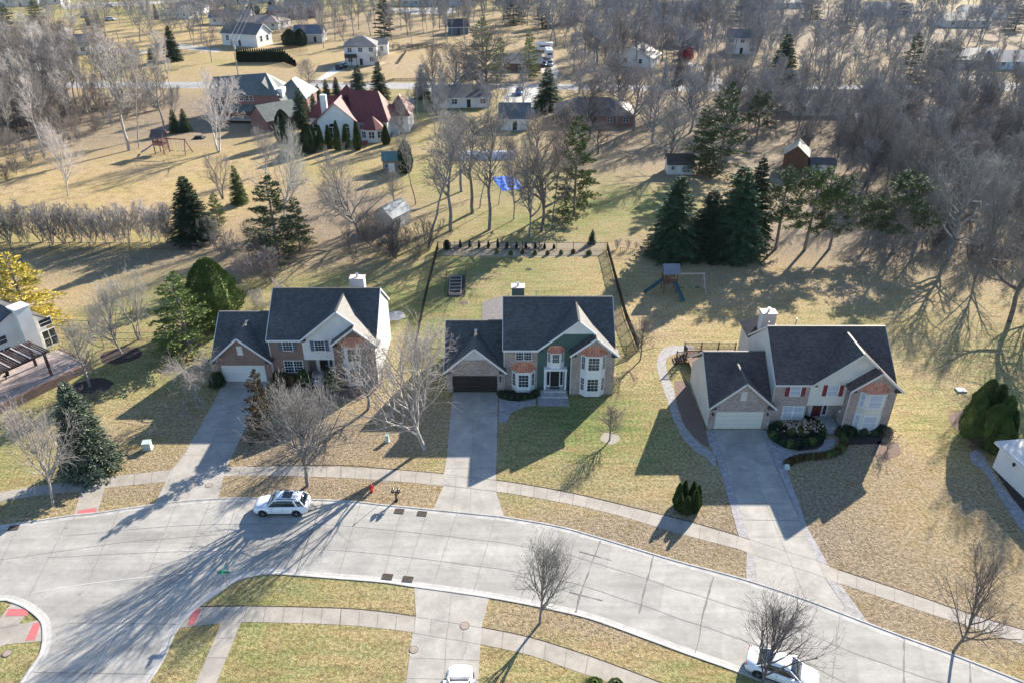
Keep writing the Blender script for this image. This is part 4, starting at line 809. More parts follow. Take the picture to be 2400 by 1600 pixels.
for x in (-1.9, 1.2):
    window(H_, x, -.02, .6, 1.4, 2.3, 0, 0, 2, mull=2)
    MB().prism([(x+.75*cos(pi*k/8), 3.05+.75*sin(pi*k/8)) for k in range(9)], 'y', -.05, 0).build('arched_window', GLASS, H_)
for x, y_, a in ((5.4, -1.42, -.64), (7.2, -2.02, 0), (9.0, -1.42, .64)): window(H_, x, y_, 1.0, 1.2, 1.4, a, 0, 2, mull=2)
for x in (.4, 4.5): window(H_, x if x > 1 else -6.4, 2.38 if x > 1 else 3.48, 1.2, 1.2, 1.6, 0, 0, 2)
st = MB().box(4.2, 6.2, -3.8, -2.0, 0, .5).box(4.5, 5.9, -4.4, -3.8, 0, .25).build('entry_step', plain('red steps', (.28, .07, .07)), H_)
# sheds and barns
def shed(name, label, c, x, y, wd, dp, wh, rh, rz, wall, roof, turned=False, porch=False):
    gx, gy = GP(c, x, y)
    H = thing(name, label, 'shed', (gx, gy, 0), rz)
    hw = wd/2
    MB().prism([(0, 0), (dp, 0), (dp, wh), (dp/2, wh+rh), (0, wh)], 'x', -hw, hw).build('wall', wall, H)
    o = .25; e = rh*o/(dp/2)
    MB().slab([(-hw-o, -o, wh-e+.06), (hw+o, -o, wh-e+.06), (hw+o, dp/2, wh+rh+.06), (-hw-o, dp/2, wh+rh+.06)], .08).slab([(-hw-o, dp/2, wh+rh+.06), (hw+o, dp/2, wh+rh+.06), (hw+o, dp+o, wh-e+.06), (-hw-o, dp+o, wh-e+.06)], .08).build('roof', roof, H)
    MB().box(-.6, .6, -.05, 0, .05, 1.9).box(-.02, .02, -.07, -.05, .05, 1.9).build('door', WHITE, H)
    if wd > 3: window(H, -hw*.6, -.02, 1.0, .6, .7, 0, 0, 2)
    return H
METAL = plain('grey metal sheet roof', (.27, .29, .30), .7, .25, 1, 0, .2)
shed('metal_roof_shed', 'small shed with pale grey metal roof beside the dark thicket', 'b', 420, 1560, 4.8, 4.0, 2.3, 1.5, 1.05, SD_GRY, METAL)
h_ = shed('playhouse', 'little playhouse with green roof and open porch by a round evergreen', 'b', 350, 1190, 3.4, 3.2, 2.6, 1.2, .1, plain('weathered boards', (.25, .2, .16)), plain('green metal roof', (.10, .20, .18), .7))
shed('white_shed', 'white sided shed with brown roof under the tall pines', 'c', -20, 1205, 5.0, 3.6, 2.2, 1.5, -.02, SD_CRM, SH_BRN)
hb = shed('brown_barn', 'brown timber barn with green grey roof behind the row of pines', 'c', 850, 1170, 5.6, 4.6, 3.4, 1.9, 1.2, WOOD, SH_GRN)
shed('dark_lean_to', 'low shed with dark roof right of the brown barn', 'c', 960, 1195, 4.6, 3.0, 1.9, .8, -.05, plain('pale boards', (.45, .42, .38)), SH_DK2)
# partly seen neighbours at the left and right edges
ax, ay = G(125, 812); bx_, by_ = G(12, 862)
rz0 = atan2(ay-by_, ax-bx_)
H_ = thing('white_house', 'white house with big white chimney at the left edge of the photo', 'house', (bx_, by_, 0), rz0)
L0 = hypot(ax-bx_, ay-by_); 
MB().prism([(-2, 0), (L0, 0), (L0, 3.9), (L0-2.9, 6.2), (-2, 4.2)], 'y', 0, 8).box(-12, -2, 1.5, 10, 0, 4.0).build('wall', SD_WHT, H_)
MB().slab([(L0+.3, -.3, 3.9), (L0+.3, 8.3, 3.9), (L0-2.9, 8.3, 6.35), (L0-2.9, -.3, 6.35)]).slab([(L0-2.9, -.3, 6.35), (L0-2.9, 8.3, 6.35), (-2.4, 8.3, 4.2), (-2.4, -.3, 4.2)]).slab([(-12, .8, 4.0), (-1.6, .8, 4.0), (-1.6, 5.5, 6.5), (-12, 5.5, 6.5)]).slab([(-12, 5.5, 6.5), (-1.6, 5.5, 6.5), (-1.6, 10, 4), (-12, 10, 4)]).build('roof', SH_DK2, H_)
cx = L0*.6
MB().box(cx-.8, cx+.8, -1.1, .6, 0, 6.5).box(cx-.88, cx+.88, -1.18, .7, 6.5, 6.6).build('chimney', SD_WHT, H_)
for x in (cx-2.9, cx+2.3): window(H_, x, -.02, .3, 1.5, 2.0, 0, 0, 2, mull=2); window(H_, x, -.02, 2.9, 1.4, .9, 0, 0, 2)
x0, y0 = GP('v', 330, 1010)
DK = thing('raised_deck', 'pale stone terrace with brick side wall beside the white house', 'terrace', (x0, y0, 0), rz0)
MB().box(-10, 2.9, -6.0, -.1, 0, .9).build('deck_floor', plain('pale deck stone', (.36, .29, .26), .9, .25), DK)
MB().box(-10.1, 3.0, -6.25, -6.001, 0, .95).box(2.901, 3.1, -6.2, -.1, 0, .95).build('brick_side', BR_RED, DK)
PG = thing('pergola', 'dark timber pergola with white slats over the terrace at the left edge', 'pergola', (x0, y0, .9), rz0)
bp = MB()
for x, y in ((-.6, -1.6), (-.8, -5.0), (-8, -1.6), (-8, -5.0)): bp.box(x-.12, x+.12, y-.12, y+.12, 0, 2.7)
bp.build('post', plain('dark pergola wood', (.07, .04, .035)), PG)
bp = MB().box(-9, -.2, -1.7, -1.5, 2.7, 2.9).box(-9, -.2, -5.1, -4.9, 2.7, 2.9)
for k in range(34): bp.box(-9+k*.26, -8.88+k*.26, -5.4, -1.1, 2.9, 3.0)
bp.build('rafters', plain('dark pergola wood', (.07, .04, .035)), PG)
bp = MB()
for k in range(8): bp.bar((-8.9+k*1.1, -5.3, 3.03), (-8.9+k*1.1, -1.2, 3.03), .13, .05)
bp.build('slats', plain('white slats', (.42, .38, .36)), PG)
PT = thing('patio_table', 'dark round patio table with chairs on the terrace', 'patio set', (x0-1.5, y0-4.6, .9))
MB().tube((0, 0, .68), (0, 0, .73), .6, .6, 14).tube((0, 0, 0), (0, 0, .68), .05).build('table_top', BLACKM, PT)
for k in range(4):
    a = k*pi/2+.4; MB().box(cos(a)*.95-.22, cos(a)*.95+.22, sin(a)*.95-.22, sin(a)*.95+.22, .42, .47).bar((cos(a)*1.17, sin(a)*1.17, .45), (cos(a)*1.25, sin(a)*1.25, 1.0), .4, .04).tube((cos(a)*.95, sin(a)*.95, 0), (cos(a)*.95, sin(a)*.95, .42), .05).build('chair', BLACKM, PT)
# right edge: white garage wing, deck and lattice
ax, ay = GP('y', 640, 1000); bx_, by_ = GP('y', 1200, 1540); rz0 = atan2(by_-ay, bx_-ax)
H_ = thing('white_garage', 'white walled garage wing with side door at the right edge of the photo', 'house', (ax, ay, 0), rz0)
MB().box(0, 14, 0, 6.5, 0, 2.75).build('wall', SD_WHT, H_)
MB().box(-.35, 14.5, -.35, 6.9, 2.76, 2.9).build('roof_deck', plain('white deck boards', (.60, .57, .53)), H_)
MB().box(-.06, 0, 1.4, 2.7, .1, 2.2).build('door', plain('grey door', (.42, .42, .42)), H_); MB().box(2.0, 2.2, -.15, 0, 1.9, 2.2).build('wall_lamp', BLACKM, H_)
MB().box(-.4, 14.5, -.42, -.35, 2.6, 2.78).box(-.42, -.35, -.4, 7, 2.6, 2.78).build('fascia', WHITE, H_)
DK = thing('deck_railing', 'white slatted railing with a brown bench on the roof deck at the right edge', 'railing', (ax, ay, 2.9), rz0)
rb = MB()
for (xa, ya, xb, yb) in ((.1, 6.7, 12, 6.7), (3.4, 3.6, 3.4, 6.7), (3.4, 3.6, 12, 3.6), (.1, 5.2, .1, 6.7)):
    for zz in (.15, 1.0): rb.bar((xa, ya, zz), (xb, yb, zz), .09, .09)
    n = int(hypot(xb-xa, yb-ya)/.2)
    for k in range(n+1): f = k/max(1, n); rb.box(xa+(xb-xa)*f-.03, xa+(xb-xa)*f+.03, ya+(yb-ya)*f-.03, ya+(yb-ya)*f+.03, .1, 1.0)
rb.build('rails', WHITE, DK)
MB().box(.8, 2.6, 2.0, 2.6, 0, .45).box(.8, 2.6, 2.5, 2.62, .45, .85).build('bench', WOOD, DK)
tag(MB().box(-.5, .5, -.4, .4, 0, .15).build('hot_tub_cover', plain('pale grey blue cover', (.26, .31, .33)), loc=(*GP('y', 370, 345), 0)), 'pale grey blue box shaped cover behind the dense evergreens at the right', 'cover')
lt = thing('lattice_gate', 'dark lattice gate between the evergreens and the white garage', 'gate', (*GP('y', 590, 850), 0), -.15)
b = MB()
for k in range(14): b.box(-1.6+k*.24, -1.55+k*.24, -.03, .03, 0, 1.3)
for zz in (.2, .7, 1.2): b.box(-1.6, 1.55, -.03, .03, zz, zz+.06)
b.build('lattice', plain('dark brown lattice', (.07, .055, .05)), lt)
# ------------------------------------------------------------------ trees
def segs_mesh(segs, name, n=3):
    a = np.array(segs, dtype=np.float64)          # p0(3) p1(3) r0 r1
    p0, p1, r0, r1 = a[:, :3], a[:, 3:6], a[:, 6], a[:, 7]
    d = p1-p0; L = np.linalg.norm(d, axis=1)[:, None]; d = d/np.maximum(L, 1e-6)
    ref = np.where(np.abs(d[:, 2:3]) < .9, np.array([[0, 0, 1.]]), np.array([[1., 0, 0]]))
    u = np.cross(d, ref); u /= np.linalg.norm(u, axis=1)[:, None]; v = np.cross(d, u)
    vs = []
    for P_, r in ((p0, r0), (p1, r1)):
        for k in range(n): an = 2*pi*k/n; vs.append(P_+(u*cos(an)+v*sin(an))*r[:, None])
    V = np.stack(vs, 1).reshape(-1, 3); b = (np.arange(len(a))*2*n)[:, None]
    q = np.concatenate([b+np.array([[k, (k+1) % n, n+(k+1) % n, n+k]]) for k in range(n)], 0)
    me = bpy.data.meshes.new(name); me.vertices.add(len(V)); me.vertices.foreach_set('co', V.ravel())
    me.loops.add(q.size); me.loops.foreach_set('vertex_index', q.ravel().astype(np.int32)); me.polygons.add(len(q))
    me.polygons.foreach_set('loop_start', np.arange(0, q.size, 4)); me.update(calc_edges=True)
    me.materials.append(BARK); return me
def quads_mesh(Q, name, mat=None, tri=False):
    Q = np.array(Q); k = Q.shape[1]; V = Q.reshape(-1, 3); q = np.arange(len(V))
    me = bpy.data.meshes.new(name); me.vertices.add(len(V)); me.vertices.foreach_set('co', V.ravel())
    me.loops.add(len(q)); me.loops.foreach_set('vertex_index', q); me.polygons.add(len(Q)); me.polygons.foreach_set('loop_start', np.arange(0, len(q), k))
    me.update(calc_edges=True); me.materials.append(mat or LEAF); return me
PROTO = {}
def bare(kind, seed, H=10, trunk=.28, first=.2, nb=22, ang=50, up=.25, crownw=.38, r0=.17, sub=7, sub2=6, tw=3, rmin=.012, curve=.12, stems=1, shape='oval', far=False):
    rn = random.Random(seed); T = []; C = []; rmin *= 1.15; tw = max(1, tw-1); sub2 = max(3, sub2-1)
    def walk(p, d, L, r, lvl, segs_n, dst):
        pts = [(p.copy(), d.copy(), r)]
        for i in range(segs_n):
            d = (d+Vector((rn.gauss(0, curve), rn.gauss(0, curve), rn.gauss(0, curve*.6)+up*.22))).normalized()
            q = p+d*(L/segs_n); rr = max(rmin*.7, r*(1-.72*(i+1)/segs_n)) if lvl else max(rmin, r*(1-.85*((i+1)/segs_n)**1.1))
            dst.append((*p, *q, pts[-1][2], rr)); p = q; pts.append((p.copy(), d.copy(), rr))
        return pts
    def side(d, a):
        o = d.orthogonal().normalized(); o.rotate(Matrix.Rotation(rn.uniform(0, 2*pi), 3, d)); return (d*cos(a)+o*sin(a)).normalized()
    for st in range(stems):
        d0 = Vector((0, 0, 1)); p0 = Vector((0, 0, 0)); lean = 0
        if stems > 1:
            az = 2*pi*st/stems+rn.uniform(-.4, .4); lean = rn.uniform(.12, .34); d0 = Vector((cos(az)*lean, sin(az)*lean, 1)).normalized(); p0 = Vector((cos(az)*.15, sin(az)*.15, 0))
        ts = walk(p0, d0, H*(rn.uniform(.85, 1) if stems > 1 else .97), r0*(.75 if stems > 1 else 1), 0, 10, T)
        n1 = nb if stems == 1 else max(6, nb//stems+2)
        for b in range(n1):
            f = first+(1-first)*(b+rn.random()*.8)/n1; f = min(f, .97); i = int(f*10); fr = f*10-i
            P0, D0, R0 = ts[i]; P1 = ts[min(10, i+1)][0]; p = P0.lerp(P1, fr)
            g = (f-first)/(1-first)
            if shape == 'oval': Lb = H*crownw*(.45+1.0*sin(pi*min(1, g*.8+.18)))*.72
            elif shape == 'vase': Lb = H*crownw*(1.45-.9*g)
            elif shape == 'wide': Lb = H*crownw*(1.3-.75*g)
            else: Lb = H*crownw*(1.0-.55*g)
            Lb *= rn.uniform(.75, 1.15); a = radians(ang*(1.1-.5*g)+rn.uniform(-9, 9))
            rb = max(rmin*2.6, R0*.62)
            s1 = walk(p, side(D0, a), Lb, rb, 1, 6, T if rb > .035 else C)
            for k in range(sub):
                f2 = .22+.78*(k+rn.random())/sub; j = min(5, int(f2*6)); q0, e0, rr = s1[j]; q = q0.lerp(s1[j+1][0], f2*6-j if f2 < 1 else .5)
                L2 = Lb*(.62-.3*f2)*rn.uniform(.7, 1.2); s2 = walk(q, side(e0, radians(rn.uniform(28, 55))), L2, max(rmin*1.4, rr*.62), 2, 4, C)
                for k2 in range(sub2):
                    f3 = .2+.8*(k2+rn.random())/sub2; j3 = min(3, int(f3*4)); u0, h0, r3 = s2[j3]; u = u0.lerp(s2[j3+1][0], min(1, f3*4-j3))
                    L3 = L2*(.6-.25*f3)*rn.uniform(.7, 1.25); s3 = walk(u, side(h0, radians(rn.uniform(25, 50))), L3, rmin, 3, 2, C)
                    for k3 in range(tw):
                        z0, w0, _ = s3[rn.choice((0, 1, 1))]; e = side(w0, radians(rn.uniform(22, 48)))*(L3*rn.uniform(.35, .65)); zq = z0.lerp(s3[2][0], rn.random())
                        C.append((*zq, *(zq+e), rmin*.8, rmin*.45))
    a = np.array(C); zt = max(a[:, 5].max(), H*.5); rad = np.percentile(np.hypot(a[:, 3], a[:, 4]), 96)
    PROTO[kind] = (segs_mesh(T, kind+'_trunk', 5 if not far else 4), segs_mesh(C, kind+'_crown', 3), zt, rad*2)
bare('round', 1, nb=26, ang=52, crownw=.44, sub=8, sub2=7, tw=3, first=.2, r0=.2)
bare('vase', 2, nb=22, ang=40, crownw=.55, sub=8, sub2=7, tw=3, first=.16, r0=.22, shape='vase', up=.35)
bare('wide', 3, nb=26, ang=66, crownw=.62, sub=9, sub2=7, tw=3, first=.16, r0=.26, shape='wide', up=.18, curve=.2)
bare('upright', 4, nb=30, ang=34, crownw=.52, sub=8, sub2=6, tw=3, first=.17, r0=.2, shape='vase', up=.5, curve=.07)
bare('multi', 5, nb=40, ang=38, crownw=.36, sub=6, sub2=6, tw=3, first=.25, r0=.2, stems=4, up=.4)
bare('weeping', 6, nb=18, ang=72, crownw=.66, sub=9, sub2=8, tw=4, first=.2, r0=.22, shape='wide', up=-.25, curve=.3)
bare('tall', 7, nb=24, ang=40, crownw=.27, sub=6, sub2=5, tw=3, first=.38, r0=.16, rmin=.014, up=.35)
bare('tall2', 8, nb=20, ang=46, crownw=.30, sub=6, sub2=5, tw=3, first=.45, r0=.15, rmin=.014, up=.25, curve=.16)
bare('forest', 9, nb=17, ang=36, crownw=.27, sub=6, sub2=5, tw=2, first=.4, r0=.12, rmin=.02, up=.4, far=True)
bare('forest2', 10, nb=18, ang=44, crownw=.34, sub=6, sub2=5, tw=3, first=.3, r0=.14, rmin=.02, up=.3, far=True)
bare('forest3', 11, nb=18, ang=50, crownw=.42, sub=6, sub2=5, tw=3, first=.25, r0=.15, rmin=.022, up=.3, far=True, shape='wide')
bare('thicket', 12, nb=45, ang=24, crownw=.26, sub=4, sub2=3, tw=2, first=.12, r0=.075, rmin=.02, stems=7, up=.45, curve=.12)
bare('thicket2', 13, nb=40, ang=36, crownw=.3, sub=5, sub2=5, tw=2, first=.06, r0=.07, rmin=.018, stems=7, up=.2, curve=.22)
bare('big', 14, nb=26, ang=56, crownw=.5, sub=8, sub2=7, tw=2, first=.22, r0=.3, rmin=.014, shape='vase', up=.25, curve=.2)
def card(p, d, L, wd, rn):
    o = d.cross(Vector((rn.gauss(0, 1), rn.gauss(0, 1), rn.gauss(0, 1)))).normalized()*wd*.5
    return [tuple(p-o*.5), tuple(p+o*.5), tuple(p+d*L*.6+o), tuple(p+d*L), tuple(p+d*L*.6-o)][:5]
def conifer(kind, seed, style, H=10, W_=4):
    rn = random.Random(seed); Q = []; T = []
    if style == 'spruce':
        T.append((0, 0, 0, 0, 0, H*.5, .14, .09)); T.append((0, 0, H*.5, 0, 0, H*.99, .09, .02)); z = .35
        while z < H*.985:
            g = 1-z/H; L0 = W_/2*(g**.8)*1.02+.06; nb = max(5, int((6+7*g)*(1.45 if W_ > 4.5 else 1)))
            for k in range(nb):
                az = rn.uniform(0, 2*pi); L = L0*rn.uniform(.72, 1.12); d = Vector((cos(az), sin(az), -.28+.5*(1-g))).normalized(); n = max(2, int(L/.13)); p = Vector((0, 0, z+rn.uniform(-.12, .12)))
                if L > .8 and k % 3 == 0: T.append((*p, *(p+d*L*.9), .03, .012))
                for i in range(n):
                    f = (i+.6)/n; q = p+d*L*f+Vector((0, 0, -.18*L*f*f+.12*L*f)); s_ = Vector((-sin(az), cos(az), 0)); wd2 = .34*L*(1-f)+.12
                    for m_ in range(3):
                        e = (s_*rn.uniform(-1, 1)+d*rn.uniform(.3, 1)+Vector((0, 0, rn.uniform(-.35, .25)))).normalized()
                        Q.append(card(q+s_*rn.uniform(-.5, .5)*wd2, e, rn.uniform(.2, .36), rn.uniform(.07, .13), rn))
            z += .2
    elif style == 'openpine':
        T.append((0, 0, 0, .1, 0, H*.5, .16, .11)); T.append((.1, 0, H*.5, 0, 0, H*.99, .11, .02)); z = .5
        while z < H*.97:
            g = 1-z/H; L0 = W_/2*(g**.7)*1.05+.12; nb = rn.choice((3, 4, 5, 6)); 
            for k in range(nb):
                az = rn.uniform(0, 2*pi); L = L0*rn.uniform(.5, 1.15); d = Vector((cos(az), sin(az), .02+.55*(1-g))).normalized(); n = max(2, int(L/.16)); p = Vector((0, 0, z+rn.uniform(-.2, .2))); T.append((*p, *(p+d*L*.92), .035, .012)); s_ = Vector((-sin(az), cos(az), 0))
                for i in range(n):
                    f = .25+.75*(i+.6)/n; q = p+d*L*f+Vector((0, 0, -.1*L*f*f)); wd2 = .42*L*sin(pi*min(1, f*.9+.05))+.1
                    for m_ in range(5):
                        e = (s_*rn.uniform(-1, 1)+d*rn.uniform(.2, 1)+Vector((0, 0, rn.uniform(-.3, .5)))).normalized()
                        Q.append(card(q+s_*rn.uniform(-.6, .6)*wd2+Vector((0, 0, rn.uniform(-.05, .1))), e, rn.uniform(.22, .4), rn.uniform(.07, .13), rn))
            z += .36
    elif style in ('pine',):
        lo = .32 if style == 'pine' else .16
        T.append((0, 0, 0, .1, 0, H*.5, .17, .12)); T.append((.1, 0, H*.5, 0, .1, H*.97, .12, .03))
        nb = 46
        for b in range(nb):
            f = lo+(1-lo)*(b+rn.random())/nb; az = rn.uniform(0, 2*pi); g = (f-lo)/(1-lo)
            L = W_/2*(1.15-.75*g**1.3)*rn.uniform(.6, 1.1)*(.75 if g < .12 else 1); d = Vector((cos(az), sin(az), .1+.5*g)).normalized(); p = Vector((0, 0, H*f)); T.append((*p, *(p+d*L), .04, .015))
            for c in range(6):
                q = p+d*L*(.35+.65*(c+rn.random())/5)+Vector((rn.gauss(0, .2), rn.gauss(0, .2), rn.gauss(0, .14))); rr = rn.uniform(.22, .42)
                for m_ in range(30):
                    e = Vector((rn.gauss(0, 1), rn.gauss(0, 1), rn.gauss(.35, .8))).normalized(); Q.append(card(q+e*rr*rn.uniform(.1, .9), e, rn.uniform(.16, .3), rn.uniform(.05, .1), rn))
    else:                                        # 'column', 'egg', 'bush', 'flame'
        T.append((0, 0, 0, 0, 0, H*.8, .09, .03)); n = 9000
        lobes = [(rn.uniform(0, 2*pi), rn.uniform(.1, .9), rn.uniform(.25, .6)) for _ in range(26)]
        for i in range(n):
            f = rn.random()**.85; az = rn.uniform(0, 2*pi)
            if style == 'column': r = W_/2*(1-f**3.2)**.6*(.9+.1*min(1, f*8))
            elif style == 'flame': r = W_/2*(1-f)**.75*min(1, .55+f*2.2)
            elif style == 'egg': r = W_/2*sin(pi*min(1, .18+f*.82))**.65
            else: r = W_/2*sqrt(max(0, 1-(f-.15)**2/.75))
            bmp = 1
            for la, lf, ls in lobes: bmp += .16*max(0, 1-(((az-la+pi) % (2*pi)-pi)**2/.16+(f-lf)**2/.012)*1.0)
            r *= bmp*rn.uniform(.72, 1.0)**.5
            p = Vector((cos(az)*r, sin(az)*r, H*f*.97)); e = Vector((cos(az)*rn.uniform(.5, 1.2), sin(az)*rn.uniform(.5, 1.2), rn.uniform(0, 1.5))).normalized(); ks = (.35 if H < 4 else 1)
            Q.append(card(p, e, rn.uniform(.2, .55)*ks, rn.uniform(.08, .2)*ks, rn))
        core = []
        for k in range(8):
            for j in range(8):
                def cp(fz, a_):
                    r = W_/2*.74*{'column': (1-fz**3.2)**.6 if fz < 1 else 0, 'flame': (1-fz)**.75*min(1, .55+fz*2.2), 'egg': sin(pi*min(1, .18+fz*.82))**.65, 'bush': sqrt(max(0, 1-(fz-.15)**2/.75))}[style]
                    return (cos(a_)*r, sin(a_)*r, H*fz*.93)
                a0, a1 = 2*pi*k/8, 2*pi*(k+1)/8; f0, f1 = j/8, (j+1)/8
                c4 = [cp(f0, a0), cp(f0, a1), cp(f1, a1), cp(f1, a0)]; c4.append(tuple((c4[3][q]+c4[0][q])/2 for q in range(3))); Q.append(c4)
    a = np.array(Q); rad = np.percentile(np.hypot(a[:, 3, 0], a[:, 3, 1]), 97)
    PROTO[kind] = (segs_mesh(T, kind+'_trunk', 5), quads_mesh(Q, kind+'_crown'), float(a[:, 3, 2].max()), float(rad*2))
conifer('spruce', 21, 'spruce'); conifer('spruce2', 22, 'spruce', W_=5); conifer('pine', 23, 'pine', W_=5.5); conifer('openpine', 24, 'openpine', W_=6)
conifer('column', 25, 'column', W_=2.6); conifer('egg', 26, 'egg', W_=7); conifer('bush', 27, 'bush', H=3, W_=4); conifer('flame', 28, 'flame', W_=3.4)
BC = {'pale': (.40, .365, .335), 'white': (.54, .50, .46), 'mid': (.25, .235, .22), 'dark': (.15, .135, .13), 'pink': (.24, .21, .205), 'grey': (.23, .225, .225), 'blue': (.16, .17, .19), 'brown': (.20, .17, .15)}
LC = {'spruce': (.055, .095, .055), 'blue': (.10, .13, .105), 'green': (.085, .125, .040), 'lime': (.13, .18, .055), 'yellow': (.46, .38, .08), 'pine': (.075, .105, .050), 'dark': (.032, .055, .030), 'arb': (.095, .135, .045), 'pale': (.22, .25, .13), 'bluegreen': (.05, .085, .075), 'redbush': (.35, .03, .06), 'brown': (.10, .07, .035), 'olive': (.13, .14, .06)}
TR = random.Random(77); LEAFKINDS = ('spruce', 'spruce2', 'pine', 'openpine', 'column', 'egg', 'bush', 'flame')
def tree(kind, x, y, h, wd, col, label, cat, name, group=None, lean=None, rz=None, tcol='brown'):
    tm, cm, zt, w0 = PROTO[kind]
    o = thing(name, label, cat, (x, y, 0), TR.uniform(0, 6.28) if rz is None else rz, group)
    o.scale = (wd/w0, wd/w0, h/zt)
    if lean: o.rotation_euler = (lean[0], lean[1], o.rotation_euler[2])
    isleaf = kind in LEAFKINDS
    a = bpy.data.objects.new('trunk', tm); b = bpy.data.objects.new('crown', cm); link(a, o); link(b, o)
    j = TR.uniform(.88, 1.14); c = (LC if isleaf else BC)[col]
    b.color = (c[0]*j, c[1]*j*TR.uniform(.97, 1.03), c[2]*j, 1); tc = BC[tcol] if isleaf else tuple(q*.85 for q in c)
    a.color = (tc[0]*j, tc[1]*j, tc[2]*j, 1); return o
def TD(kind, bx, by, top, wpx, col, label, cat='tree', name='bare_tree', group=None, c='D', **kw):
    px, py = P(c, bx, by); tx, ty = P(c, bx, top); s_ = CR[c][2]
    x, y = G(px, py); h = hgt(px, py, ty); return tree(kind, x, y, h, wid(px, py, wpx/s_), col, label, cat, name, group, **kw)
